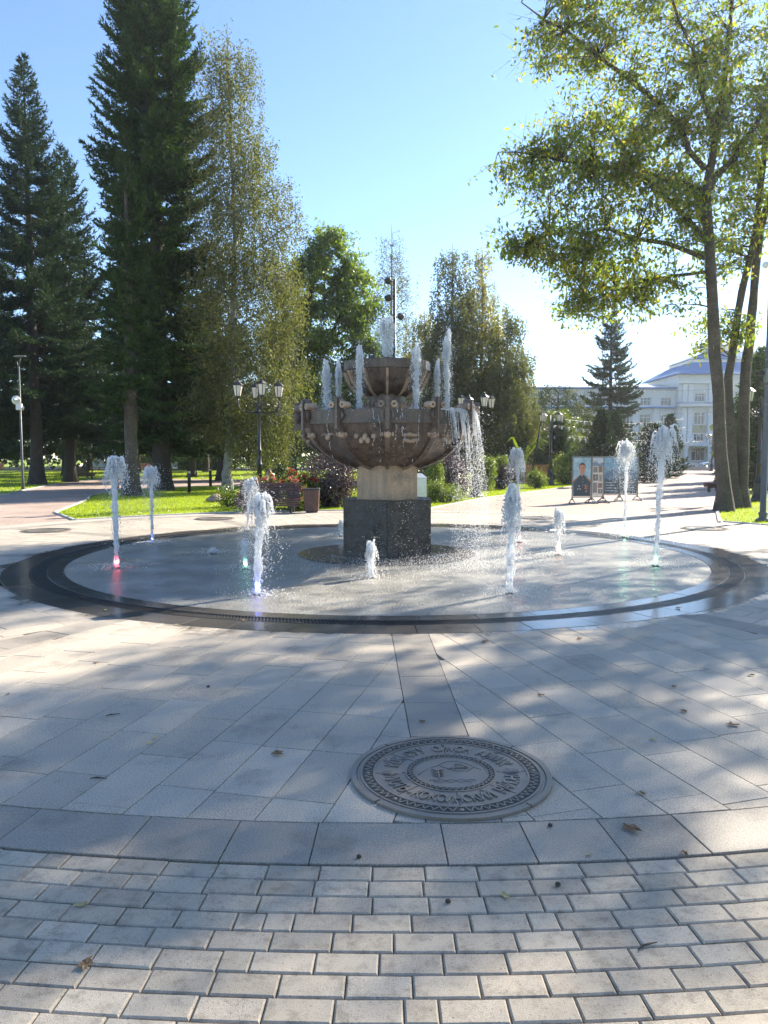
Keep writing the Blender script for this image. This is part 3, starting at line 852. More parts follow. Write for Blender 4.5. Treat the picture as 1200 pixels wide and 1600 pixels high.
# fallen leaves and bits on the paving
def leaf_shape(g, lobes, s):
    n_ = 10 if lobes else 8; vs2 = [(0, 0, 0.004)]
    for i in range(n_):
        a = 2 * PI * i / n_
        q = (1.0 if i % 2 == 0 else 0.5) if lobes else (0.55 + 0.45 * abs(math.cos(a)))
        vs2.append((math.cos(a) * q * s, math.sin(a) * q * s * 0.7, 0.003 + g.uniform(0.0, 0.35) * s))
    fs = [(0, 1 + i, 1 + (i + 1) % n_) for i in range(n_)]
    return MB().add(vs2, fs)
g_ = random.Random(5)
LV = [(-0.57, 4.02, 'd', .045, 'large curled brown leaf on the slabs left of the lettered plate'), (-2.23, 5.86, 'd', .03, 'small brown leaf on the dappled slabs towards the drain'), (-2.53, 5.06, 'd', .02, 'tiny brown leaf at the dark strip'),
      (-1.3, 4.26, 'y', .02, 'small yellow leaf on a grey slab'), (-1.31, 4.18, 'y', .022, 'pale yellow leaf beside another small yellow leaf'), (-1.08, 2.63, 'y', .026, 'pale yellow leaf on the shaded pavers'), (-0.94, 2.31, 'd', .035, 'reddish brown leaf on the shaded pavers'),
      (0.23, 4.53, 'd', .032, 'brown leaf on the dark strip above the lettered plate'), (1.06, 3.19, 'd', .055, 'large dry brown leaf on the edge slabs'), (1.21, 2.99, 'd', .028, 'orange brown leaf where slabs meet pavers'), (0.44, 2.69, 'y', .025, 'yellow leaf on sunlit pavers'),
      (2.08, 4.47, 'd', .05, 'broad brown leaf lying flat on a slab'), (1.22, 3.54, 'd', .035, 'curled brown leaf standing on a pale slab'), (1.52, 4.23, 'y', .025, 'cream coloured leaf on the slabs'), (1.88, 4.71, 'd', .035, 'brown leaf flat in the shade of the slabs'),
      (2.01, 5.23, 'd', .035, 'dark brown leaf by a slab joint'), (1.05, 5.04, 'd', .03, 'faded brown leaf on wet-stained slab'), (0.87, 6.52, 'd', .05, 'wet brown leaf near the drain'), (2.68, 5.51, 'd', .035, 'curled leaf on the sun patch by the slab edge'),
      (-1.37, 7.4, 'd', .035, 'brown leaf on the drain grating'), (-1.96, 7.2, 'y', .03, 'pale leaf on the black drain slabs'), (-0.81, 7.28, 'd', .03, 'orange leaf caught on the grating'), (0.82, 2.98, 'y', .015, 'tiny green yellow leaf on the edge slab'), (1.71, 6.63, 'd', .04, 'brown leaf beside the wet slabs'),
      (-3.4, 8.6, 'd', .04, 'brown leaf on the black ring'), (-4.3, 9.2, 'y', .035, 'pale leaf on the wide black ring'), (-2.9, 7.9, 'y', .03, 'yellow leaf on the black ring near the corner strip'), (-3.9, 8.3, 'd', .035, 'brown leaf on the wet outer ring'), (3.1, 8.0, 'd', .05, 'dark wet leaf clump on the drain ring')]
for x, y, c, s, lb in LV:
    o = leaf_shape(g_, c == 'd', s).build('fallen_leaf', M['dead_leaf' if c == 'd' else 'yellow_leaf'], None, (x, y, 0.001), g_.uniform(0, 6.28))
    tag(o, lb, 'leaf', 'fallen leaves on the paving')
TW = [(-0.1, 2.96, 'dark round seed husk on the edge slab'), (0.65, 2.76, 'small dark pebble between two paver rows'), (0.23, 2.65, 'small dark chip on a sunlit paver'), (-1.42, 3.71, 'short dark twig near the dark edge ring'), (-1.68, 4.65, 'dark twig piece at a slab joint'), (0.86, 2.40, 'bent dark twig on the pavers'), (-1.22, 5.23, 'tiny dark husk on a lit slab'), (0.72, 3.22, 'dark pebble right below the lettered plate')]
for x, y, lb in TW:
    g = MB()
    if 'twig' in lb: g.tube([(-0.04, 0, 0.003), (-0.01, 0.006, 0.006), (0.045, 0.0, 0.004)], [0.002, 0.004, 0.0015], 6)
    else: g.lathe([(0.004, 0), (0.011, 0.003), (0.010, 0.010), (0.003, 0.014)], 7)
    tag(g.build('twig' if 'twig' in lb else 'husk', M['twig'], None, (x, y, 0.001), g_.uniform(-0.6, 0.6)), lb, 'twig' if 'twig' in lb else 'pebble')
# ================================================================ the tiered fountain
F = thing('tiered_fountain', 'brown stone two-tier fountain with scrolled bowl on dark granite base', 'fountain', (CX, CY, 0.0))
A0 = -PI / 2
def hexa(r, z0, z1, ch=0.0):
    g = MB(); p = [(r * math.cos(A0 + PI / 3 * i), r * math.sin(A0 + PI / 3 * i)) for i in range(6)]
    return g.prism(p, z0, z1, ch=ch)
MB().lathe([(1.45, 0.006), (1.45, 0.020), (0.0001, 0.022)], 64, smooth=False, cap=False).build('dark_disc', M['ring_black'], F)
MB().lathe([(0.96, 0.02), (0.96, 0.038), (0.94, 0.043), (0.0001, 0.043)], 64, smooth=False, cap=False).build('plinth_ring', M['slab_dark'], F)
# base: six granite facing slabs round a core
core = hexa(0.775, 0.03, 0.905).build('base', M['granite_base'], F)
for i in range(6):
    a0, a1 = A0 + PI / 3 * i, A0 + PI / 3 * (i + 1); r0, r1 = 0.776, 0.802
    q = 0.004
    p = []
    for r_, s in ((r1, 0), (r1, 1), (r0, 1), (r0, 0)):
        x = r_ * (math.cos(a0) * (1 - s) + math.cos(a1) * s); y = r_ * (math.sin(a0) * (1 - s) + math.sin(a1) * s)
        e = q if s == 0 else -q
        x += e * (math.cos(a1) - math.cos(a0)); y += e * (math.sin(a1) - math.sin(a0)); p.append((x, y))
    MB().prism(p, 0.043, 0.885).build('base_panel', M['granite_base'], core)
hexa(0.815, 0.887, 0.915, 0.006).build('base_cap', M['granite_base'], F)
sh = hexa(0.545, 0.915, 1.47).build('shaft', M['sandstone'], F)
for i in range(6):
    a0, a1 = A0 + PI / 3 * i, A0 + PI / 3 * (i + 1)
    p = []
    for r_, s in ((0.556, 0.004), (0.556, 0.996), (0.546, 0.996), (0.546, 0.004)):
        p.append((r_ * (math.cos(a0) * (1 - s) + math.cos(a1) * s), r_ * (math.sin(a0) * (1 - s) + math.sin(a1) * s)))
    MB().prism(p, 0.917, 1.465).build('shaft_panel', M['sandstone'], sh)

PROF = [(0.30, 1.40), (0.52, 1.415), (0.74, 1.475), (0.94, 1.56), (1.11, 1.67), (1.24, 1.80), (1.325, 1.94), (1.375, 2.085)]
def bowl(prof, band_r, z_band0, z_band1, depth, rib_w, name):
    mid = (0, 0)
    for k in range(12):
        a0 = A0 + k * PI / 6; a1 = a0 + PI / 6
        g = MB(); vs2 = []; fs = []; nc = 6
        for r_, z in prof:
            for j in range(nc + 1):
                s = j / nc
                x = r_ * (math.cos(a0) * (1 - s) + math.cos(a1) * s); y = r_ * (math.sin(a0) * (1 - s) + math.sin(a1) * s)
                dz = -0.045 * math.sin(PI * s) * (1 if r_ > prof[0][0] + 0.05 else 0) * (1 - (z - prof[0][1]) / (prof[-1][1] - prof[0][1]))
                vs2.append((x, y, z - dz))
        for i in range(len(prof) - 1):
            for j in range(nc):
                fs.append((i * (nc + 1) + j, i * (nc + 1) + j + 1, (i + 1) * (nc + 1) + j + 1, (i + 1) * (nc + 1) + j))
        g.add(vs2, fs, True); g.build('bowl_panel', M['bowl'], F)
        # rim segment
        e = 0.006
        p = []
        for r_, s in ((band_r, e), (band_r, 1 - e), (band_r - depth, 1 - e), (band_r - depth, e)):
            p.append((r_ * (math.cos(a0) * (1 - s) + math.cos(a1) * s), r_ * (math.sin(a0) * (1 - s) + math.sin(a1) * s)))
        MB().prism(p, z_band0 + 0.002, z_band1, ch=0.008).build('rim_segment', M['bowl_band'], F)
        # rib
        g = MB(); pts = [(r_ + 0.042, z - 0.016) for r_, z in prof[1:]]
        u = Vector((math.cos(a0), math.sin(a0), 0)); w = Vector((-math.sin(a0), math.cos(a0), 0))
        vs2 = []
        for i, (r_, z) in enumerate(pts):
            ww = rib_w * (0.65 + 0.35 * min(1, i / 2.0))
            for rr2, s in ((0.0, -1), (0.0, 1), (-0.06, 1), (-0.06, -1)):
                vs2.append(u * (r_ + rr2) + w * (s * ww) + Vector((0, 0, z - (rr2 * -0.2))))
        fs = [(i * 4 + j, i * 4 + (j + 1) % 4, i * 4 + 4 + (j + 1) % 4, i * 4 + 4 + j) for i in range(len(pts) - 1) for j in range(4)]
        fs.append((3, 2, 1, 0)); g.add(vs2, fs, False); g.build('rib', M['bowl_light'] if name == 'u' else M['bowl'], F)
bowl(PROF, 1.415, 2.085, 2.29, 0.16, 0.038, 'l')
MB().lathe([(1.3, 2.02), (1.3, 2.245)], 12, a0=A0, cap=False, smooth=False).build('bowl_lining', M['bowl_band'], F)
MB().lathe([(0.3, 2.243), (1.3, 2.245)], 48, smooth=False, cap=False).build('pool_water', M['basin'], F)

def rim_bracket(k):
    a = A0 + k * PI / 6
    MM = Matrix.Rotation(a, 4, 'Z')
    g = MB()                              # arched bar, profile in the tangential plane
    arc_ = [(0.042 * math.cos(t), 2.43 + 0.042 * math.sin(t)) for t in np.linspace(0, PI, 9)]
    prof = [(0.042, 2.03)] + arc_ + [(-0.042, 2.03)]
    def slab_yz(prof_, x0, x1, gg):
        n_ = len(prof_)
        vs2 = [(x0, y, z) for y, z in prof_] + [(x1, y, z) for y, z in prof_]
        fs = [tuple(reversed(range(n_))), tuple(range(n_, 2 * n_))] + [(i, (i + 1) % n_, n_ + (i + 1) % n_, n_ + i) for i in range(n_)]
        gg.add(vs2, fs, False, MM)
    slab_yz(prof, 1.36, 1.475, g)
    slab_yz([(y * 0.55, z - 0.012 if z > 2.1 else 2.0) for y, z in prof], 1.475, 1.505, g)
    br = g.build('bracket', M['bowl'], F)
    for s in (-1, 1):
        g = MB()
        Mr = MM @ Matrix.Translation((1.27, s * 0.094, 2.352)) @ Matrix.Rotation(PI / 2, 4, 'Y')
        g.lathe([(0.017, 0.205), (0.017, 0.215), (0.046, 0.215), (0.051, 0.208), (0.051, 0.04)], 18, M=Mr, cap=False, smooth=False)
        g.lathe([(0.0001, 0.04), (0.051, 0.04)], 18, M=Mr, cap=False, smooth=False)
        ro = g.build('scroll_roller', M['bowl_light'], br)
        g = MB(); g.lathe([(0.0001, 0.20), (0.018, 0.20)], 12, M=Mr, cap=False, smooth=False); g.build('hole_shade_disc', M['bronze_dark'], br)  # dark disc stands in for the shade inside the roller's bore
        g = MB()                           # small wedge below the roller
        g.prism([(1.418, 0), (1.45, 0), (1.45, s * 0.045), (1.418, s * 0.045)] if s > 0 else [(1.418, s * 0.045), (1.45, s * 0.045), (1.45, 0), (1.418, 0)], 2.20, 2.30)
        g2 = MB(); g2.add([(1.418, s * 0.055, 2.295), (1.462, s * 0.055, 2.295), (1.462, s * 0.105, 2.20), (1.418, s * 0.105, 2.20), (1.418, s * 0.055, 2.12), (1.462, s * 0.055, 2.12)],
                          [(0, 1, 2, 3), (3, 2, 5, 4), (1, 5, 2), (0, 3, 4), (0, 4, 5, 1)], False, MM)
        g2.build('bracket_wedge', M['bowl'], br)
    # knob lower down on the rib
    g = MB()
    Mk = MM @ Matrix.Translation((1.30, 0, 1.905)) @ Matrix.Rotation(R(68), 4, 'Y')
    g.lathe([(0.052, 0.0), (0.052, 0.075), (0.044, 0.085), (0.0001, 0.085)], 16, M=Mk, cap=False)
    g.ball((0, 0, 0.095), 0.024, 10, 6, M=Mk)
    for s in (-1, 1):
        g.ball((0, s * 0.075, 0.05), 0.036, 10, 6, M=Mk, sc=(1, 0.6, 1))
    g.build('rib_knob', M['bowl_light'], br)
for k in range(12): rim_bracket(k)

def emblem(k, kind):
    """relief on a bowl panel"""
    a = A0 + (k + 0.5) * PI / 6
    MM = Matrix.Rotation(a, 4, 'Z') @ Matrix.Translation((1.262, 0, 1.90)) @ Matrix.Rotation(R(62), 4, 'Y') @ Matrix.Scale(1.35, 4)
    # local: x runs down the panel, y across, z out of the panel
    g = MB(); rr2 = random.Random(k)
    if kind == 0:      # pair of leaves under a knot
        for x, y, sx, sy in ((-0.05, -0.07, 1.0, 1.5), (-0.05, 0.07, 1.0, 1.5), (0.0, -0.10, 1, 1), (0, 0.10, 1, 1), (0.01, 0, 1.5, 1), (0.055, -0.035, 1.2, 0.8), (0.055, 0.035, 1.2, 0.8), (-0.07, -0.11, .7, .8), (-0.07, 0.11, .7, .8)):
            g.ball((x, y, 0), 0.034, 10, 6, M=MM, sc=(sx, sy, 0.8))
    elif kind == 1:    # domed cap with a garland
        g.ball((-0.045, 0, 0), 0.07, 14, 6, M=MM, sc=(0.6, 1.2, 0.45)); g.box((0.0, 0, 0.012), (0.02, 0.17, 0.03), MM)
        for i in range(9):
            t = PI * i / 8; g.ball((-0.05 - 0.07 * math.sin(t), 0.115 * math.cos(t), 0), 0.017, 8, 5, M=MM)
        for i in range(5): g.ball((0.05 + 0.015 * math.sin(PI * i / 4), -0.06 + 0.03 * i, 0), 0.022, 8, 5, M=MM)
    elif kind == 2:    # bird with spread wings
        g.ball((0, 0, 0), 0.035, 10, 6, M=MM, sc=(1.4, 1, 0.8)); g.ball((-0.07, 0.0, 0.01), 0.02, 8, 5, M=MM)
        for s in (-1, 1):
            for i in range(4): g.tube([(0, s * 0.02, 0.01), (-0.03 - 0.01 * i, s * (0.07 + 0.01 * i), 0.015), (0.0 - 0.03 * i, s * (0.12 - 0.01 * i), 0.006)], [0.016, 0.014, 0.004], 6, M=MM)
    else:              # rosette
        for i in range(6):
            t = PI / 3 * i; g.ball((0.06 * math.cos(t), 0.06 * math.sin(t), 0), 0.038, 10, 6, M=MM, sc=(1, 1, 0.6))
        g.ball((0, 0, 0.005), 0.035, 10, 6, M=MM)
    g.build('relief', M['bowl_light'], F)
for k in range(12): emblem(k, {11: 0, 0: 1, 10: 2, 1: 3}.get(k, k % 4))

# neck with notched leaves, upper bowl
MB().lathe([(0.36, 2.20), (0.36, 2.34), (0.30, 2.37), (0.30, 2.60)], 24, smooth=False).build('neck', M['bowl_band'], F)
for i in range(12):
    a = A0 + (i + 0.5) * PI / 6
    g = MB(); MM = Matrix.Rotation(a, 4, 'Z')
    y = 0.085
    pr2 = [(-y, 2.30), (y, 2.30), (y * 1.12, 2.44), (y * 0.62, 2.44), (y * 0.55, 2.40), (y * 0.38, 2.405), (y * 0.35, 2.48), (-y * 0.35, 2.48), (-y * 0.38, 2.405), (-y * 0.55, 2.40), (-y * 0.62, 2.44), (-y * 1.12, 2.44)]
    n_ = len(pr2)
    lean = lambda z: (z - 2.3) * 0.35
    g.add([(0.345 + lean(z), yy, z) for yy, z in pr2] + [(0.375 + lean(z), yy, z) for yy, z in pr2],
          [tuple(reversed(range(n_))), tuple(range(n_, 2 * n_))] + [(j, (j + 1) % n_, n_ + (j + 1) % n_, n_ + j) for j in range(n_)], False, MM)
    g.build('neck_leaf', M['bowl_light'], F)
UP = [(0.22, 2.545), (0.33, 2.56), (0.44, 2.61), (0.535, 2.69), (0.605, 2.79), (0.65, 2.90), (0.672, 2.965)]
bowl(UP, 0.700, 2.965, 3.105, 0.09, 0.019, 'u')
MB().lathe([(0.02, 3.07), (0.63, 3.072)], 36, smooth=False, cap=False).build('pool_water', M['basin'], F)
# lamps and nozzle cups standing in the bowls
for x, y, z, s in ((-0.24, -0.35, 3.07, 1.0), (0.0, -0.1, 3.07, 1.4), (0.3, 0.2, 3.07, 1.0)):
    MB().lathe([(0.03 * s, 0), (0.03 * s, 0.05), (0.055 * s, 0.06), (0.06 * s, 0.10), (0.05 * s, 0.11), (0.0001, 0.105)], 16, c=(x, y, z), cap=False).build('nozzle', M['nozzle'], F)

# ================================================================ moving water
OCT = np.array([(1, 0, 0), (-1, 0, 0), (0, 1, 0), (0, -1, 0), (0, 0, 1), (0, 0, -1)], float)
OCF = np.array([(0, 2, 4), (2, 1, 4), (1, 3, 4), (3, 0, 4), (2, 0, 5), (1, 2, 5), (3, 1, 5), (0, 3, 5)])
TET = np.array([(0.94, 0, -0.33), (-0.47, 0.82, -0.33), (-0.47, -0.82, -0.33), (0, 0, 1)], float)
TEF = np.array([(0, 1, 3), (1, 2, 3), (2, 0, 3), (1, 0, 2)])
def balls_mesh(name, P, rad, V0, F0, stretch=None):
    P = np.asarray(P, float); rad = np.asarray(rad, float); n_ = len(P)
    V = V0[None] * rad[:, None, None]
    if stretch is not None: V = V * np.stack([np.ones(n_), np.ones(n_), stretch], 1)[:, None, :]
    V = (V + P[:, None, :]).reshape(-1, 3)
    Fc = (F0[None] + (np.arange(n_) * len(V0))[:, None, None]).reshape(-1, 3)
    return np_mesh(name, V, Fc, True)
def fused(name, P, rad, m, parent, vox=0.012, st=1.0):
    """many small blobs melted into one running surface"""
    o = mk(name, balls_mesh(name, P, np.asarray(rad) * 1.12, OCT, OCF, np.full(len(P), st)), m, parent)
    md = o.modifiers.new('melt', 'REMESH'); md.mode = 'VOXEL'; md.voxel_size = vox; md.use_smooth_shade = True
    sm = o.modifiers.new('soften', 'SMOOTH'); sm.factor = 0.3; sm.iterations = 1
    return o
def spray(name, P, rad, m, parent, stretch=None):
    o = mk(name, balls_mesh(name, P, np.asarray(rad) * 0.95, TET, TEF, stretch), m, parent)
    return tag(o, kind='stuff')

def water_jet(label, x, y, z0, h, seed, r0=0.028, head=(0.10, 0.30), head_n=260, strands=14, spread=0.28, drops=420, fall=0.7, lean=(0, 0), splash=True, light=None, vox=0.009, group='water jets', skin=0.5, wide=1.0):
    """h height; head (half width, height) of the foam at the top; strands of water falling from it"""
    g = np.random.default_rng(seed)
    t = thing('water_jet', label, 'water jet', (x, y, z0), 0, group)
    P = []; Rr = []
    n_ = int(h / 0.011)
    wob = np.cumsum(g.normal(0, 1, (n_, 2)), 0); wob = wob / (np.abs(wob).max() + 1e-6) * 0.035 * min(1, h)
    zz = np.linspace(0, h - head[1] * 0.4, n_)
    s = zz / h
    swell = np.convolve(g.normal(0, 1, n_ + 16), np.ones(9) / 9, 'same')[8:8 + n_]
    rr2 = r0 * (0.8 + 0.55 * s + 0.55 * swell)
    core_p = np.c_[wob * s[:, None] + np.outer(s ** 1.5, np.array(lean)), zz]
    P.append(core_p); Rr.append(np.clip(rr2, 0.014, 0.2))
    FP, FR, FS = [], [], []                              # foam: fine elongated drops
    m_ = int(n_ * 5 * skin); idx = g.integers(0, n_, m_); a = g.random(m_) * 2 * PI
    off = np.maximum(rr2[idx], 0.012) * (0.55 + 1.25 * g.random(m_) ** 2) * wide
    FP.append(core_p[idx] + np.c_[np.cos(a) * off, np.sin(a) * off, g.normal(0, 0.02, m_)]); FR.append(0.0035 + 0.0065 * g.random(m_) ** 2); FS.append(1.5 + 3.5 * g.random(m_))
    top = np.array([lean[0], lean[1], h])
    if head_n:
        hn = int(head_n * 6)
        u = g.random(hn) ** 0.85                         # 0 at the crown, 1 at the ragged hem
        a = g.random(hn) * 2 * PI
        prof = np.sqrt(np.clip(1 - (1 - u) ** 2, 0, 1)) * (0.62 + 0.4 * u)
        lob = 0.42 * np.sin(a * 2 + seed) + 0.2 * np.sin(a * 3 + seed * 2) + 0.12 * np.sin(a * 7 + seed)
        q = head[0] * prof * (1 + lob) * (1 - 0.55 * g.random(hn) ** 2.2)
        hem = head[1] * (0.95 + 0.6 * np.sin(a * 5 + seed * 3) * g.random(hn))
        FP.append(top + np.c_[np.cos(a) * q, np.sin(a) * q, -u * hem]); FR.append((0.0045 + 0.0085 * g.random(hn) ** 1.6) * (1.15 - 0.5 * u)); FS.append(1.0 + 1.6 * g.random(hn) * u)
        hc = int(head_n * 0.35)                          # denser heart of the crown
        u = g.random(hc); a = g.random(hc) * 2 * PI; q = head[0] * 0.62 * np.sqrt(g.random(hc)) * np.sqrt(u + 0.05)
        P.append(top + np.c_[np.cos(a) * q, np.sin(a) * q, -0.03 - u * head[1] * 0.6]); Rr.append(0.011 + 0.010 * g.random(hc))
    D = []; DR = []
    for i in range(strands):
        a = g.random() * 2 * PI; v = spread * (0.35 + 0.75 * g.random()); vz = 0.9 * g.random()
        tt = np.arange(0, 1.2, 0.009)
        st = top + np.array([math.cos(a) * head[0] * 0.6, math.sin(a) * head[0] * 0.6, -head[1] * 0.35 * g.random()])
        zz = st[2] + vz * tt - 4.9 * tt ** 2
        keep = zz > max(0.0, h * (1 - fall * (0.5 + 0.6 * g.random())))
        tt = tt[keep]; zz = zz[keep]
        wv = 0.012 * np.sin(tt * 30 + i) * (0.3 + tt)
        pts = np.c_[st[0] + math.cos(a) * v * tt + wv, st[1] + math.sin(a) * v * tt + wv, zz]
        prog = tt / (tt[-1] + 1e-6) if len(tt) else tt
        rs = (0.0165 - 0.010 * prog) * (0.7 + 0.5 * g.random(len(tt)))
        br = g.random(len(tt)) < prog ** 2 * 0.75
        k1 = (~br) & (rs > 0.0085)
        P.append(pts[k1]); Rr.append(rs[k1])
        k2 = ~k1
        D.append(pts[k2] + g.normal(0, 0.012, (k2.sum(), 3))); DR.append(np.clip(rs[k2] * 0.8, 0.004, 0.01))
    P = np.vstack(P); Rr = np.concatenate(Rr)
    P[:, 2] = np.maximum(P[:, 2], Rr * 0.3)
    fused('water_column', P, Rr, M['water'], t, vox)
    if FP:
        fo = mk('foam', balls_mesh('foam', np.vstack(FP), np.concatenate(FR), OCT, OCF, np.concatenate(FS)), M['foam'], t); tag(fo, kind='stuff')
    # loose drops round the crown and the column
    n2 = int(drops * 3.2)
    zc = h - head[1] * 0.6 + g.normal(0, 1, n2) * (head[1] * 0.7) - g.random(n2) ** 1.6 * h * 0.7
    a = g.random(n2) * 2 * PI; q = np.abs(g.normal(0, 1, n2)) * (head[0] * 1.15 + 0.03)
    Q = np.c_[np.cos(a) * q + lean[0] * zc / h, np.sin(a) * q + lean[1] * zc / h, zc]
    ok = (zc > 0.01) & (zc < h + 0.08)
    D.append(Q[ok]); DR.append(0.0035 + 0.006 * g.random(ok.sum()) ** 2)
    if splash:
        n3 = 420; a = g.random(n3) * 2 * PI; q = np.abs(g.normal(0, 0.22, n3)) + 0.03
        D.append(np.c_[np.cos(a) * q, np.sin(a) * q, 0.008 + np.abs(g.normal(0, 0.045, n3)) * np.exp(-q * 2)]); DR.append(0.003 + 0.007 * g.random(n3) ** 1.5)
    D = np.vstack(D); DR = np.concatenate(DR)
    spray('drops', D, DR, M['foam'], t)
    MB().lathe([(0.055, 0.0), (0.055, 0.012), (0.045, 0.016), (0.0001, 0.016)], 18, cap=False).build('nozzle', M['nozzle'], t)
    if light:
        ld = bpy.data.lights.new('jet_lamp', 'POINT'); ld.energy = light[1] * 0.08; ld.color = light[0]; ld.shadow_soft_size = 0.008
        lo = bpy.data.objects.new('jet_lamp', ld); lo.location = (0, 0, 0.09); link(lo, t)
    return t

RED, BLUE, GREEN, WARM = (1.0, 0.08, 0.10), (0.10, 0.14, 1.0), (0.25, 1.0, 0.45), (1.0, 0.35, 0.12)
water_jet('tall foaming water jet glowing red at its foot', -3.83, 10.91, 0.005, 1.60, 1, 0.036, (0.12, 0.36), 320, 15, 0.34, 420, 0.75, (0.02, 0), light=(RED, 5))
water_jet('slim water jet with a rounded foam head over the lawn edge', -4.24, 13.97, 0.005, 1.40, 2, 0.022, (0.13, 0.30), 260, 20, 0.26, 650, 0.6, light=(BLUE, 4))
water_jet('collapsing water jet with an open ragged head before the brown bench', -2.93, 16.38, 0.005, 1.12, 3, 0.020, (0.17, 0.36), 200, 22, 0.30, 700, 0.6, (0.10, 0))
water_jet('wide falling water jet glowing blue at its foot', -1.46, 8.78, 0.005, 1.17, 4, 0.036, (0.095, 0.34), 320, 22, 0.40, 380, 1.0, (0.07, 0), light=(BLUE, 11))
water_jet('short pale green water jet beside the blue lit one', -1.96, 10.79, 0.005, 0.40, 5, 0.038, (0.055, 0.16), 90, 8, 0.14, 90, 0.9, light=(GREEN, 3), group='short water jets')
water_jet('tiny orange glowing bubble of water on the basin floor', -2.80, 12.5, 0.008, 0.09, 6, 0.03, (0.05, 0.05), 30, 0, 0.1, 20, 0.5, light=(WARM, 2.5), group='short water jets')
water_jet('short white water jet in front of the granite base', -0.17, 10.04, 0.006, 0.47, 7, 0.042, (0.065, 0.22), 110, 16, 0.16, 80, 1.0, group='short water jets')
water_jet('thick white water jet standing between drain and waterfall', 1.47, 8.86, 0.005, 1.28, 8, 0.043, (0.085, 0.50), 300, 10, 0.22, 520, 0.5)
water_jet('thin water jet glowing red at its foot behind the thick jet', 2.52, 14.18, 0.005, 1.74, 9, 0.020, (0.13, 0.45), 260, 16, 0.28, 480, 0.45, (-0.06, 0), light=(RED, 5))
water_jet('short veiled water jet with a hollow falling skirt', 2.82, 12.34, 0.006, 0.74, 10, 0.040, (0.08, 0.28), 80, 26, 0.20, 120, 0.75, light=(WARM, 1.5), group='short water jets')
water_jet('tall water jet with a smooth bell of foam beside the portrait boards', 4.74, 15.08, 0.005, 1.90, 11, 0.026, (0.19, 0.42), 420, 18, 0.34, 700, 0.5, light=(GREEN, 4))
water_jet('tallest water jet with a broad spraying crown near the maple', 3.96, 11.11, 0.005, 2.03, 12, 0.034, (0.19, 0.46), 400, 18, 0.45, 1100, 0.5, (0.06, 0), light=(GREEN, 4))
water_jet('short white water jet half hidden behind the granite base', -0.86, 15.32, 0.006, 0.32, 13, 0.035, (0.05, 0.14), 70, 6, 0.12, 40, 0.9, group='short water jets')
# jets in the lower bowl and on the upper bowl
def bowl_jet(label, deg, r_, z0, h, seed, **kw):
    a = A0 + R(deg)
    return water_jet(label, CX + r_ * math.cos(a), CY + r_ * math.sin(a), z0, h, seed, splash=True, vox=0.0095, group='jets rising from the bowls', **kw)
BJ = dict(r0=0.015, head=(0.04, 0.45), head_n=50, strands=16, spread=0.15, drops=420, fall=1.0, skin=2.2, wide=1.9)
bowl_jet('broad spraying jet in the big bowl beside the left scrolls', -68, 1.02, 2.25, 0.85, 21, **{**BJ, 'r0': 0.024, 'spread': 0.24})
bowl_jet('jet in the big bowl before the left flank of the upper bowl', -25, 1.0, 2.25, 1.02, 22, **BJ)
bowl_jet('jet in the big bowl before the right flank of the upper bowl', 26, 1.0, 2.25, 1.00, 23, **{**BJ, 'spread': 0.22})
bowl_jet('tall jet in the big bowl above the overflowing rim', 66, 1.03, 2.25, 1.30, 24, **BJ)
bowl_jet('thin jet in the big bowl behind the overflowing rim', 118, 0.95, 2.25, 0.95, 25, **{**BJ, 'r0': 0.012, 'strands': 8})
bowl_jet('jet in the big bowl hidden behind the upper bowl', -120, 0.95, 2.25, 0.95, 26, **{**BJ, 'r0': 0.012})
water_jet('cluster of jets spouting from the top bowl', CX - 0.0, CY - 0.1, 3.17, 0.62, 27, 0.03, (0.12, 0.30), 110, 26, 0.30, 700, 1.0, splash=False, vox=0.0095, group='jets rising from the bowls', skin=3.0, wide=2.2)

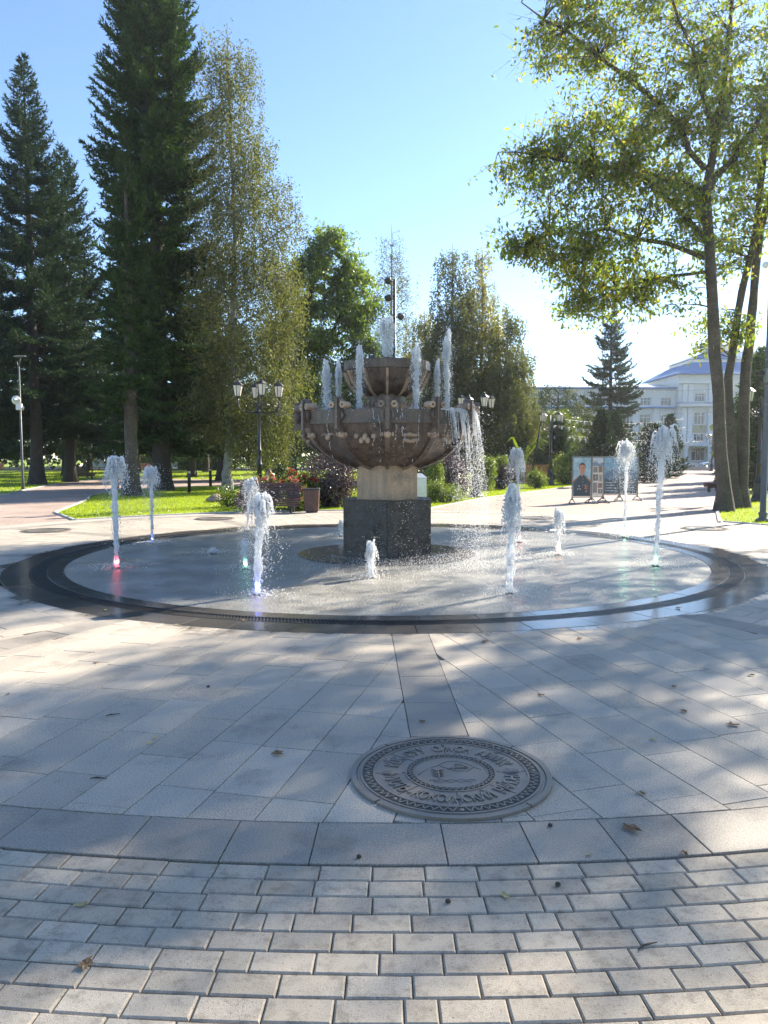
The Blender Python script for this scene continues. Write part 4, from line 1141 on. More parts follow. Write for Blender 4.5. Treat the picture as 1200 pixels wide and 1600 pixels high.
# the overflow that pours off the right side of the big bowl
def overflow():
    g = np.random.default_rng(77)
    t = thing('waterfall', 'water pouring over the right rim of the big bowl', 'waterfall', (CX, CY, 0))
    P, Rr, D, DR = [], [], [], []
    for i in range(58):
        deg = g.uniform(40, 76); a = A0 + R(deg); u = np.array([math.cos(a), math.sin(a)])
        # over the rim
        rim = np.linspace(1.20, 1.43, 18)
        zr = np.full(18, 2.30) + g.normal(0, 0.003, 18)
        strong = g.random() < 0.45
        v = g.uniform(0.12, 0.5) if strong else g.uniform(0.05, 0.35)
        tt = np.arange(0, 0.68, 0.007)
        zz = 2.30 - 4.9 * tt ** 2 - 0.15 * tt; rr2 = 1.43 + v * tt
        sw = 0.03 * np.sin(tt * g.uniform(8, 16) + i) * tt * 2
        w = np.array([-u[1], u[0]])
        pts = np.c_[np.outer(rr2, u) + np.outer(sw, w), zz]
        ok = zz > 0.02
        pts = pts[ok]; prog = np.linspace(0, 1, len(pts))
        rs = (0.0145 if strong else 0.009) * (1 - 0.5 * prog) * (0.7 + 0.5 * g.random(len(pts)))
        end = g.uniform(0.5, 0.85) if strong else g.uniform(0.12, 0.55)
        k1 = (prog < end) & (np.convolve(g.normal(0, 1, len(pts)), np.ones(6) / 6, 'same') > -0.55 + 0.7 * prog)
        P.append(np.c_[np.outer(rim, u), zr]); Rr.append(np.full(18, 0.009) + 0.009 * g.random(18))
        P.append(pts[k1]); Rr.append(rs[k1])
        k2 = ~k1
        q = np.repeat(pts[k2], 2, 0)
        D.append(q + g.normal(0, 0.035, q.shape)); DR.append(0.004 + 0.007 * g.random(len(q)) ** 2)
    P = np.vstack(P); Rr = np.concatenate(Rr)
    tag(fused('falling_water', P, np.maximum(Rr, 0.0065), M['water_clear'], t, 0.0085, 1.6), kind='stuff')
    # the ground splash below
    n_ = 4000; a = A0 + R(55) + g.normal(0, 0.45, n_); q = 1.8 + g.normal(0, 0.55, n_)
    D.append(np.c_[q * np.cos(a), q * np.sin(a), 0.012 + np.abs(g.normal(0, 0.10, n_)) * g.random(n_) ** 2]); DR.append(0.003 + 0.007 * g.random(n_) ** 2)
    D = np.vstack(D); DR = np.concatenate(DR)
    spray('drops', D[D[:, 2] > 0.01], DR[D[:, 2] > 0.01], M['water'], t)
overflow()

def drips():
    """threads and drops running off the bowls over panels and base"""
    g = np.random.default_rng(99)
    t = thing('dripping_water', 'threads of water dripping off the bowl over the granite base', 'water', (CX, CY, 0))
    P, Rr, D, DR = [], [], [], []
    for i in range(15):
        deg = g.uniform(-60, 75); a = A0 + R(deg); u = np.array([math.cos(a), math.sin(a)]); w = np.array([-u[1], u[0]])
        zz = np.arange(2.29, g.uniform(1.3, 1.9), -0.008)
        wd = np.cumsum(g.normal(0, 0.0045, len(zz)))
        prx = np.interp(zz, [z for r_, z in PROF] + [2.29], [r_ for r_, z in PROF] + [1.41])
        rr2 = np.where(zz > 2.08, 1.425, np.maximum(prx + 0.03, 1.43 - (2.08 - zz) * g.uniform(0.1, 0.6)))
        pts = np.c_[np.outer(rr2, u) + np.outer(wd, w), zz]
        k = (np.convolve(g.normal(0, 1, len(zz)), np.ones(7) / 7, 'same') > -0.18)
        P.append(pts[k]); Rr.append(0.0058 + 0.0045 * g.random(k.sum()) ** 2)
        e = pts[-1]; n_ = 70
        z2 = g.random(n_) * e[2]
        D.append(np.c_[e[0] + g.normal(0, 0.05, n_), e[1] + g.normal(0, 0.05, n_), z2]); DR.append(0.003 + 0.005 * g.random(n_) ** 2)
    n_ = 2600                                        # mist of drops round the whole bowl
    a = A0 + g.normal(0.35, 0.9, n_); q = 1.42 + np.abs(g.normal(0, 0.28, n_)); z2 = g.random(n_) * 2.2
    D.append(np.c_[q * np.cos(a), q * np.sin(a), z2]); DR.append(0.0028 + 0.004 * g.random(n_) ** 2)
    n_ = 4500                                        # splash ring on the floor
    a = A0 + g.normal(0.5, 0.9, n_); q = 1.85 + g.normal(0, 0.45, n_)
    D.append(np.c_[q * np.cos(a), q * np.sin(a), 0.02 + np.abs(g.normal(0, 0.035, n_))]); DR.append(0.003 + 0.005 * g.random(n_) ** 2)
    tag(fused('water_threads', np.vstack(P), np.concatenate(Rr), M['water'], t, 0.0068), kind='stuff')
    spray('drops', np.vstack(D), np.concatenate(DR), M['water'], t)
drips()
# ================================================================ trees
def norm(a):
    return a / (np.linalg.norm(a, axis=-1, keepdims=True) + 1e-9)

def tubes(P, Rd, n=5):
    """P (m,k,3) centre lines, Rd (m,k) radii -> verts, quads"""
    m_, k, _ = P.shape
    T = np.empty_like(P); T[:, 1:-1] = P[:, 2:] - P[:, :-2]; T[:, 0] = P[:, 1] - P[:, 0]; T[:, -1] = P[:, -1] - P[:, -2]
    T = norm(T)
    ref = np.where(np.abs(T[..., 2:3]) > 0.9, np.array([1.0, 0, 0]), np.array([0, 0, 1.0]))
    U = norm(np.cross(T, ref)); W = np.cross(U, T)
    a = np.arange(n) * 2 * PI / n
    V = P[:, :, None] + (U[:, :, None] * np.cos(a)[None, None, :, None] + W[:, :, None] * np.sin(a)[None, None, :, None]) * Rd[:, :, None, None]
    idx = np.arange(m_ * k * n).reshape(m_, k, n)
    q = np.stack([idx[:, :-1, :], np.roll(idx, -1, 2)[:, :-1, :], np.roll(idx, -1, 2)[:, 1:, :], idx[:, 1:, :]], -1).reshape(-1, 4)
    return V.reshape(-1, 3), q[:, ::-1]

def leaves(C, D, N, L, W, fold=0.2):
    D = norm(D); S = norm(np.cross(D, N)); N2 = np.cross(S, D)
    L = L[:, None]; W = W[:, None]
    V = np.empty((len(C), 4, 3))
    V[:, 0] = C; V[:, 1] = C + D * L * 0.45 + S * W / 2 + N2 * fold * W; V[:, 2] = C + D * L; V[:, 3] = C + D * L * 0.45 - S * W / 2 + N2 * fold * W
    return V.reshape(-1, 3), np.arange(len(C) * 4).reshape(-1, 4)

def needles(C, D, N, L, W):
    D = norm(D); S = norm(np.cross(D, N)); V = np.empty((len(C), 3, 3))
    V[:, 0] = C - S * W[:, None] * 0.62; V[:, 1] = C + S * W[:, None] * 0.62; V[:, 2] = C + D * L[:, None]
    return V.reshape(-1, 3), np.arange(len(C) * 3).reshape(-1, 3)

def bez(p0, p1, p2, k):
    t = np.linspace(0, 1, k)[None, :, None]
    return (1 - t) ** 2 * p0[:, None] + 2 * t * (1 - t) * p1[:, None] + t ** 2 * p2[:, None]

def trunk_part(t, path, m, n=12, name='trunk', seed=0, flare=True):
    g = np.random.default_rng(seed)
    P = np.array([p[:3] for p in path], float); Rd = np.array([p[3] for p in path], float)
    s = np.linspace(0, len(P) - 1, max(14, len(P) * 4)); i = np.clip(s.astype(int), 0, len(P) - 2); f = (s - i)[:, None]
    sm = f * f * (3 - 2 * f) * 0.3 + f * 0.7
    Q = P[i] * (1 - sm) + P[i + 1] * sm; Rr = Rd[i] * (1 - f[:, 0]) + Rd[i + 1] * f[:, 0]
    Q[1:, :2] += g.normal(0, 0.12, (len(Q) - 1, 2)) * Rr[1:, None]
    Rr = Rr * (1 + g.normal(0, 0.04, len(Rr)))
    if flare:
        hgt = Q[:, 2] - Q[0, 2]; Rr = Rr * (1 + 0.55 * np.exp(-hgt / (Rd[0] * 1.6)))
        Q = np.vstack([Q[:1], Q[:1] + (Q[1:2] - Q[:1]) * 0.3, Q[1:]]); Rr = np.r_[Rr[:1], Rr[0] * 0.82, Rr[1:]]
    Q[0, 2] -= 0.05
    V, q = tubes(Q[None], Rr[None], n)
    V += g.normal(0, 1, V.shape) * np.repeat(Rr, n)[:, None] * 0.035
    o = mk(name, np_mesh(name, V, q, True), m, t)
    return o, Q, Rr

def conifer(name, label, x, y, H, z0, rfun, seed, mat_, nb=6, lev=0.30, droop=0.35, tip=0.25, tw=0.055, tl=0.20, blades=7, sp=0.15, bark='bark_dark', group=None, clump=0.0, tr=None):
    g = np.random.default_rng(seed)
    t = thing(name, label, 'tree', (x, y, -0.03), 0, group)
    tr = tr or H * 0.0125
    trunk_part(t, [(0, 0, 0, tr), (0.02, 0.0, H * 0.3, tr * 0.8), (-0.02, 0.03, H * 0.65, tr * 0.45), (0, 0, H * 0.98, 0.02)], M[bark], 10, seed=seed)
    BP, BR, LC, LD, LN, LL, LW = [], [], [], [], [], [], []
    z = z0
    while z < H - 0.05:
        f = (z - z0) / (H - z0)
        for b_ in range(nb if f < 0.85 else max(3, nb - 2)):
            az = g.random() * 2 * PI
            L = rfun(f) * g.uniform(0.72, 1.12)
            if clump: L *= 1 + clump * math.sin(az * 3 + z * 2.1 + seed) * math.sin(z * 1.3 + az)
            L = max(L, 0.12)
            u = np.array([math.cos(az), math.sin(az), 0.0]); w = np.array([-u[1], u[0], 0.0])
            zb = z + g.uniform(-0.5, 0.5) * lev
            dr = droop * (1 - 0.9 * f) * g.uniform(0.7, 1.3); up = tip * g.uniform(0.6, 1.4) + 0.5 * f
            s = np.linspace(0, 1, 6)
            hgt = L * (-dr * s * 1.3 + up * s ** 2.2)
            BP.append(u[None] * (L * s)[:, None] + np.c_[np.zeros(6), np.zeros(6), zb + hgt]); BR.append(0.012 + 0.016 * L * (1 - s) * 0.6)
            m_ = max(6, int(L / sp) * 2)
            ss = 0.18 + 0.82 * (np.arange(m_) + g.random(m_)) / m_
            side = np.where(np.arange(m_) % 2 == 0, 1.0, -1.0)
            bl = (0.30 * L * (1 - ss) + 0.16 + 0.06 * g.random(m_)) * g.uniform(0.7, 1.1, m_)
            base = u[None] * (L * ss)[:, None]; base[:, 2] = zb + L * (-dr * ss * 1.3 + up * ss ** 2.2)
            tz = -dr * 1.3 + up * 2.2 * ss ** 1.2
            tan = norm(np.c_[np.tile(u[:2], (m_, 1)), tz])
            bd = norm(tan * 0.75 + w[None] * (side * g.uniform(0.5, 1.0, m_))[:, None] + np.array([0, 0, 1.0]) * g.normal(-0.05, 0.15, m_)[:, None])
            kk = np.maximum(3, (blades * bl / 0.4).astype(int)); rep = np.repeat(np.arange(m_), kk)
            tt = g.random(len(rep))
            C = base[rep] + bd[rep] * (bl[rep] * tt)[:, None]
            D = bd[rep] * 0.8 + g.normal(0, 0.45, (len(rep), 3)) + np.array([0, 0, 0.12])
            LC.append(C); LD.append(D); LN.append(g.normal(0, 0.5, (len(rep), 3)) + np.array([0, 0, 1.0]))
            LL.append(tl * g.uniform(0.6, 1.2, len(rep))); LW.append(tw * g.uniform(0.7, 1.3, len(rep)))
        z += lev * (1 - 0.45 * f) * g.uniform(0.8, 1.2)
    V, q = tubes(np.array(BP), np.array(BR), 3)
    mk('boughs', np_mesh('boughs', V, q, True), M[bark], t)
    V, q = needles(np.vstack(LC), np.vstack(LD), np.vstack(LN), np.concatenate(LL), np.concatenate(LW))
    mk('crown', np_mesh('crown', V, q), M[mat_], t)
    return t

def broadleaf(name, label, x, y, trunks, blobs, seed, mat_, bark='bark', clump_r=0.45, per=60, L=0.10, W=0.055, weep=0.0, shell=0.55, limbs=None, nlimb=10, group=None, limb_r=0.07, hang=0.4, twig_r=0.012, cat='tree', flat=0.75, hasroot=True):
    """trunks: paths (x,y,z,r) local; blobs: (cx,cy,cz,rx,ry,rz,clumps) local; limbs: explicit paths"""
    g = np.random.default_rng(seed)
    t = thing(name, label, cat, (x, y, -0.03), 0, group)
    anchors, arad = [], []
    for i, pth in enumerate(trunks):
        o, Q, Rr = trunk_part(t, pth, M[bark], 12, seed=seed + i, flare=hasroot)
        anchors.append(Q[3:]); arad.append(Rr[3:])
    cent = []
    for (cx, cy, cz, rx, ry, rz, nc) in blobs:
        u = norm(g.normal(0, 1, (nc, 3))); q = (shell + (1 - shell) * g.random(nc)) ** 0.6
        cent.append(np.array([cx, cy, cz]) + u * np.array([rx, ry, rz]) * q[:, None])
    cent = np.vstack(cent)
    LP, LR = [], []
    A = np.vstack(anchors); AR = np.concatenate(arad)
    def attach(pt):
        d = np.linalg.norm(A[:, :2] - pt[:2], axis=1)
        want = pt[2] - 0.55 * d
        i = np.argmin(np.abs(A[:, 2] - want) + 0.25 * d)
        return i
    K = 9
    if limbs:
        for pth in limbs:
            P = np.array([p[:3] for p in pth], float); Rd = [p[3] for p in pth]
            s = np.linspace(0, len(P) - 1, K); ii = np.clip(s.astype(int), 0, len(P) - 2); f = (s - ii)[:, None]
            Q = P[ii] * (1 - f) + P[ii + 1] * f; Q[1:-1] += g.normal(0, 0.06, (K - 2, 3))
            LP.append(Q); LR.append(np.interp(s, range(len(Rd)), Rd))
    if nlimb:
        sel = [g.integers(len(cent))]
        dist = np.linalg.norm(cent - cent[sel[0]], axis=1)
        for _ in range(nlimb - 1):
            sel.append(int(np.argmax(dist))); dist = np.minimum(dist, np.linalg.norm(cent - cent[sel[-1]], axis=1))
        for i in sel:
            e = cent[i]; j = attach(e); p0 = A[j]
            mid = (p0 + e) / 2 + np.array([0, 0, 0.18 * np.linalg.norm(e - p0)]) * (0.3 if weep else -0.2 + 0.6 * g.random())
            LP.append(bez(p0[None], mid[None], e[None], K)[0]); r_ = min(limb_r, AR[j] * 0.7)
            LR.append(np.linspace(r_, 0.012, K))
    LP = np.array(LP); LR = np.array(LR)
    V1, q1 = tubes(LP, LR, 6)
    # twigs from the nearest limb to every clump
    pool = np.vstack([LP[:, 2:].reshape(-1, 3), A]); 
    T0 = np.empty_like(cent)
    for i0 in range(0, len(cent), 400):
        d = np.linalg.norm(cent[i0:i0 + 400, None] - pool[None], axis=2) + 0.6 * np.maximum(0, pool[None, :, 2] - cent[i0:i0 + 400, None, 2])
        T0[i0:i0 + 400] = pool[np.argmin(d, 1)]
    mid = (T0 + cent) / 2 + g.normal(0, 0.12, cent.shape) + np.array([0, 0, 0.12]) * np.linalg.norm(cent - T0, axis=1)[:, None]
    V2, q2 = tubes(bez(T0, mid, cent, 4), np.tile(np.linspace(twig_r * 1.6, twig_r * 0.4, 4), (len(cent), 1)), 3)
    mk('limbs', np_mesh('limbs', np.vstack([V1, V2]), np.vstack([q1, q2 + len(V1)]), True), M[bark], t)
    # leaves: part along the twig's end, part round the clump
    n_ = len(cent) * per
    ci = np.repeat(np.arange(len(cent)), per)
    size = g.uniform(0.6, 1.35, len(cent))[ci]
    off = g.normal(0, 1, (n_, 3)) * clump_r * size[:, None] * np.array([1, 1, flat])
    tw = norm(cent - T0)[ci]
    kt = 7                                                # twiglets per clump carry the leaves
    td = norm(g.normal(0, 1, (len(cent) * kt, 3)) * np.array([1, 1, 0.55]) + np.repeat(norm(cent - T0), kt, 0) * 0.6 + np.array([0, 0, -0.12]))
    tlen = clump_r * 1.9 * g.uniform(0.5, 1.3, len(cent) * kt) * np.repeat(g.uniform(0.7, 1.3, len(cent)), kt)
    tb = np.repeat(cent - norm(cent - T0) * clump_r * 0.8, kt, 0) + g.normal(0, 0.12, (len(cent) * kt, 3)) * clump_r
    ti = ci * kt + g.integers(0, kt, n_)
    sp_ = g.random(n_) ** 0.75
    C = tb[ti] + td[ti] * (tlen[ti] * sp_)[:, None] + g.normal(0, 1, (n_, 3)) * (0.045 + 0.10 * clump_r) * np.array([1, 1, 0.8]); C[:, 2] -= 0.10 * clump_r * sp_ ** 2
    if weep:
        strand = g.integers(0, 7, n_)
        sx = np.sin(ci * 12.9898 + strand * 78.233) * 43758.5453; sy = np.sin(ci * 39.3467 + strand * 11.135) * 24634.6345
        sx = (sx - np.floor(sx)) - 0.5; sy = (sy - np.floor(sy)) - 0.5
        down = g.random(n_)
        C = cent[ci] + np.c_[sx * clump_r * 2.6, sy * clump_r * 2.6, np.zeros(n_)] + g.normal(0, 0.07, (n_, 3)) + np.c_[np.zeros(n_), np.zeros(n_), -down * weep * size + 0.2]
        C[:, 2] = np.maximum(C[:, 2], 0.35)
    else:
        e_ = tb + td * tlen[:, None]
        V3, q3 = tubes(np.stack([tb, e_], 1), np.tile(np.array([twig_r * 0.6, twig_r * 0.2]), (len(tb), 1)), 3)
        mk('twigs', np_mesh('twigs', V3, q3, True), M[bark], t)['kind'] = 'stuff'
    D = g.normal(0, 0.6, (n_, 3)) + np.array([0, 0, -hang]) + norm(off + 1e-6) * 0.4
    N = g.normal(0, 0.6, (n_, 3)) + np.array([0, 0, 0.8])
    if y > 44: V, q = needles(C, D, N, L * g.uniform(0.6, 1.3, n_), W * g.uniform(0.7, 1.25, n_))
    else: V, q = leaves(C, D, N, L * g.uniform(0.6, 1.3, n_), W * g.uniform(0.7, 1.25, n_), 0.2)
    mk('crown', np_mesh('crown', V, q), M[mat_], t)
    return t

# --- left group: firs and spruces
def fir_r(f): return 2.75 if f < 0.52 else 2.75 * (1 - (f - 0.52) / 0.48) ** 0.85 + 0.05
conifer('fir_tree', 'very tall dense dark fir towering over the left lawn', -10.6, 36.5, 29.5, 2.6, fir_r, 11, 'fir', 8, 0.38, 0.42, 0.30, 0.062, 0.21, 14, 0.13, clump=0.20, tr=0.42)
def spr_r(f): return 4.7 * (1 - f) ** 0.8 + 0.05
conifer('spruce_tree', 'tall pointed spruce at the far left with a bare lower trunk', -20.1, 44.5, 23.6, 4.2, spr_r, 12, 'spruce', 6, 0.44, 0.42, 0.32, 0.055, 0.24, 13, 0.17, tr=0.36)
conifer('spruce_tree', 'second spruce, shorter and darker, between fir and far left spruce', -20.0, 49.0, 20.6, 3.6, lambda f: 5.2 * (1 - f) ** 0.75 + 0.05, 13, 'spruce', 6, 0.46, 0.42, 0.32, 0.06, 0.26, 12, 0.18, tr=0.33)
BACK = [(-31.5, 62, 19, 4.6, 'dark spruce behind the far left spruce'), (-26.5, 64, 17, 4.2, 'dark spruce with its flared trunk beside the far bench'), (-21.5, 66, 18, 4.6, 'dark spruce standing behind the far bench'), (-15.0, 60, 16, 4.4, 'dark spruce filling the gap behind the great fir'), (-11.0, 52, 14, 4.0, 'low dark spruce right behind the great fir'), (-25, 78, 17, 4.0, 'hazy spruce at the back of the far lawn'), (-38, 74, 20, 5.0, 'broad dark spruce at the left end of the far lawn'), (-18.5, 80, 19, 5.0, 'broad dark spruce far behind the great fir'), (-33, 86, 20, 5.0, 'broad dark spruce before the clipped hedge'), (-9.5, 70, 15, 4.6, 'dark spruce behind the weeping birch')]
for i, (x, y, H, rr_, lb) in enumerate(BACK):
    conifer('spruce_tree', lb, x, y, H, 2.6, (lambda rr_: lambda f: rr_ * (1 - f) ** 0.7 + 0.05)(rr_), 30 + i, 'spruce', 5, 0.52, 0.38, 0.3, 0.10, 0.38, 6, 0.26, tr=0.30, group='dark spruces in the background')
# bare light trunk left of the fir, with the fir's neighbour crown
conifer('fir_tree', 'second fir with a stout grey trunk standing left before the very tall fir', -10.35, 31.6, 13.5, 4.0, lambda f: 1.7 * (1 - f) ** 0.6 + 0.05, 41, 'fir', 6, 0.42, 0.45, 0.36, 0.05, 0.2, 16, 0.14, bark='bark', clump=0.3, tr=0.30)

# --- weeping birch right of the fir
broadleaf('birch_tree', 'tall weeping birch with a pale trunk beside the great fir', -7.2, 35.2, [[(0, 0, 0, 0.24), (0.05, 0, 1.2, 0.2), (0.25, 0, 5, 0.15), (0.5, 0.1, 11, 0.1), (0.35, 0.1, 17, 0.05), (0.3, 0, 20.6, 0.015)]],
          [(0.3, 0, 18.4, 0.9, 0.9, 2.2, 45), (0.5, 0, 15.2, 1.6, 1.5, 2.2, 75), (1.0, 0, 12.0, 2.5, 2.2, 2.4, 130), (1.1, 0, 8.6, 2.6, 2.3, 2.4, 150), (1.3, 0.2, 5.6, 2.5, 2.2, 2.0, 130), (1.6, 0.2, 3.3, 1.8, 1.6, 1.1, 60), (-0.6, 0.5, 4.4, 1.3, 1.2, 1.6, 50)],
          42, 'birch', 'bark_birch', 0.55, 165, 0.10, 0.068, weep=1.7, shell=0.5, nlimb=22, limb_r=0.06, hang=0.9)
# --- broad green tree behind the left scrolls
broadleaf('elm_tree', 'broad bright green tree with forked dark trunk behind the fountain', -5.4, 45.0, [[(0, 0, 0, 0.30), (0, 0, 4, 0.24), (0.5, 0, 8, 0.17), (1.7, 0, 13, 0.06)], [(0.05, 0, 3.8, 0.18), (1.6, 0.3, 7, 0.13), (3.4, 0, 11, 0.05)]],
          [(2.3, 0, 13.0, 1.5, 1.6, 1.6, 70), (0.9, 0, 11.5, 1.7, 2, 1.8, 80), (3.7, 0, 11.0, 1.5, 1.8, 2.0, 80), (2.4, 0, 9.0, 2.6, 2.2, 1.8, 110), (4.2, 0, 7.2, 1.4, 1.6, 1.6, 60), (0.0, 0.3, 8.2, 1.6, 1.6, 1.8, 70), (1.6, 0, 6.0, 2.4, 2, 1.4, 80), (3.6, 0.4, 4.0, 1.6, 1.6, 1.4, 60)],
          43, 'elm', 'bark_dark', 0.42, 80, 0.18, 0.10, nlimb=16, limb_r=0.09, hang=0.6)
broadleaf('linden_tree', 'dark leafy tree low behind the classic lamp', -3.6, 56.0, [[(0, 0, 0, 0.22), (0, 0, 4, 0.15), (0.3, 0, 8, 0.04)]],
          [(0, 0, 5.5, 3.2, 2.4, 2.6, 130), (2.4, 0, 3.2, 2.2, 2, 1.6, 80), (-2.6, 0, 3.4, 2.0, 1.8, 1.6, 70)], 44, 'shrub_dark', 'bark_dark', 0.5, 55, 0.17, 0.10, nlimb=10)
# --- pale thin birch
broadleaf('birch_tree', 'pale thin birch with sparse drooping twigs behind the lighting mast', 0.5, 60.0, [[(0, 0, 0, 0.22), (0, 0, 8, 0.14), (0.1, 0, 15, 0.06), (0.1, 0, 19.3, 0.015)]],
          [(0.1, 0, 17.6, 1.0, 1.0, 1.6, 26), (0.1, 0, 14.8, 1.7, 1.6, 1.9, 46), (0.0, 0, 11.5, 1.8, 1.7, 2.0, 50), (0.3, 0, 8, 2.0, 1.8, 2.0, 60)], 45, 'birch', 'bark_birch', 0.36, 70, 0.11, 0.065, weep=2.6, shell=0.4, nlimb=22, limb_r=0.045, hang=1.0, twig_r=0.014)
# --- birch cluster on the right
BR3 = [(4.3, 50.0, 15.2, 2.0, 46, 'birch', 'birch with a bare twiggy top, first of the cluster right of the fountain'), (6.4, 51.5, 15.1, 1.9, 47, 'birch_yellow', 'yellowing birch in the middle of the cluster'), (7.6, 48.5, 10.8, 1.9, 48, 'birch', 'shorter grey green birch at the path side of the cluster'), (2.7, 53.0, 11.5, 1.9, 49, 'birch_yellow', 'lower yellow green birch tucked beside the upper bowl')]
for x, y, H, w_, sd_, mt_, lb in BR3:
    broadleaf('birch_tree', lb, x, y, [[(0, 0, 0, 0.2), (0, 0, H * 0.4, 0.13), (0.1, 0, H * 0.75, 0.06), (0.05, 0, H, 0.012)]],
              [(0, 0, H * 0.90, w_ * 0.42, w_ * 0.42, H * 0.10, 16), (0, 0, H * 0.74, w_ * 0.75, w_ * 0.75, H * 0.12, 44), (0, 0, H * 0.56, w_, w_, H * 0.14, 90), (0, 0, H * 0.36, w_ * 1.12, w_ * 1.1, H * 0.14, 110), (0, 0, H * 0.2, w_ * 0.95, w_, H * 0.10, 70)],
              sd_, mt_, 'bark_birch', 0.44, 125, 0.13, 0.085, weep=1.4, shell=0.5, nlimb=16, limb_r=0.05, hang=0.9, group='birches right of the fountain')
# --- spruce on the right and its neighbours
conifer('spruce_tree', 'solitary dark conical spruce with layered branches before the building', 19.0, 65.0, 14.7, 1.2, lambda f: 3.7 * (1 - f) ** 0.85 + 0.04, 60, 'spruce', 6, 0.50, 0.55, 0.28, 0.07, 0.28, 12, 0.18, tr=0.24)
broadleaf('round_tree', 'rounded grey green tree left of the solitary spruce', 13.4, 60.0, [[(0, 0, 0, 0.2), (0, 0, 3, 0.14), (0.1, 0, 6.5, 0.04)]], [(0, 0, 5.6, 1.9, 1.8, 1.8, 80), (1.6, 0, 4.2, 1.7, 1.7, 1.7, 60), (-1.2, 0, 3.6, 1.5, 1.5, 1.5, 50)], 61, 'birch', 'bark_dark', 0.4, 60, 0.12, 0.075, weep=0.8, nlimb=10)
broadleaf('young_tree', 'small bright yellow green tree behind the lamp near the path', 11.9, 53.0, [[(0, 0, 0, 0.08), (0, 0, 2, 0.06), (0, 0, 4, 0.02)]], [(0, 0, 3.9, 1.3, 1.2, 0.9, 55), (0.3, 0, 2.8, 1.3, 1.2, 0.7, 40)], 62, 'shrub', 'bark_dark', 0.34, 55, 0.11, 0.07, nlimb=8)
SM = [(13.0, 46.0, 4.4, 1.2, 'small spruce right behind the portrait boards'), (15.6, 52.0, 4.6, 1.3, 'small dark spruce left of the solitary spruce foot'), (16.9, 48.0, 3.6, 1.2, 'small blue spruce behind the photo boards'), (21.5, 58.0, 4.6, 1.4, 'small spruce at the far bench'), (11.2, 49.5, 3.8, 1.3, 'dark young spruce behind the lamp by the path'), (24.2, 71.0, 4.6, 1.4, 'small spruce close to the building steps')]
for i, (x, y, H, rr_, lb) in enumerate(SM):
    conifer('small_spruce', lb, x, y, H, 0.3, (lambda rr_: lambda f: rr_ * (1 - f) ** 0.8 + 0.04)(rr_), 70 + i, 'spruce', 7, 0.20, 0.2, 0.25, 0.08, 0.22, 8, 0.14, tr=0.07, group='young spruces along the path')
RT = [(17.4, 36.0, 6.2, 1.7, 'bushy green spruce behind the maple trunks'), (20.5, 42, 7.5, 2.0, 'dark spruce beyond the grey pole'), (24, 50, 8.0, 2.2, 'dark spruce right of the wide path further back')]
for i, (x, y, H, rr_, lb) in enumerate(RT):
    conifer('small_spruce', lb, x, y, H, 0.3, (lambda rr_: lambda f: rr_ * (1 - f) ** 0.7 + 0.04)(rr_), 80 + i, 'fir', 7, 0.22, 0.2, 0.25, 0.06, 0.2, 7, 0.15, tr=0.1, group='young spruces along the path')

# --- the big maple on the right (its three stems share one root)
T1 = [(0, 0, 0, 0.20), (-0.31, 0, 3.73, 0.17), (-0.58, 0, 6.5, 0.155), (-0.82, 0, 9.25, 0.13), (-0.38, 0.1, 11.9, 0.08), (-0.19, 0.1, 14.6, 0.05), (-0.1, 0, 16.6, 0.015)]
T2 = [(1.0, 1.35, 0, 0.16), (0.61, 1.4, 3.86, 0.125), (0.97, 1.4, 6.82, 0.11), (1.3, 1.4, 8.27, 0.10), (1.5, 1.4, 10.8, 0.08), (1.7, 1.4, 14.4, 0.03)]
T3 = [(1.25, 1.45, 0, 0.18), (1.2, 1.5, 3.86, 0.155), (1.42, 1.6, 6.42, 0.13), (1.55, 1.6, 8.64, 0.12), (2.4, 1.8, 11.6, 0.07), (3.0, 1.8, 14.5, 0.03)]
bx_, by_ = 10.14, 22.86
LM = [[(-0.82, 0, 7.98, 0.08), (-2.7, 0.2, 9.9, 0.075), (-5.3, 0.3, 10.4, 0.04), (-6.8, 0.3, 10.5, 0.012)],
      [(-0.80, 0, 7.4, 0.075), (-3.6, -0.4, 8.1, 0.05), (-5.1, -0.6, 7.95, 0.035), (-6.5, -0.8, 7.6, 0.012)],
      [(-0.85, 0, 9.9, 0.085), (-2.0, -0.2, 11.2, 0.08), (-4.6, -0.3, 13.3, 0.045), (-6.3, -0.4, 14.3, 0.015)],
      [(-0.75, 0, 7.0, 0.055), (-2.4, 0.6, 6.95, 0.035), (-4.0, 0.8, 6.4, 0.015)],
      [(-0.7, 0, 9.4, 0.11), (0.4, -0.2, 11.0, 0.08), (1.6, -0.6, 13.2, 0.03)],
      [(-0.6, 0, 11.0, 0.07), (-1.8, -0.8, 13.0, 0.05), (-3.0, -1.2, 15.2, 0.02)],
      [(-0.8, 0, 9.3, 0.08), (-2.2, 1.0, 10.2, 0.05), (-3.6, 1.6, 12.0, 0.02)]]
def mb(c, Y=22.86):    # blob given at its place in the crown
    return c
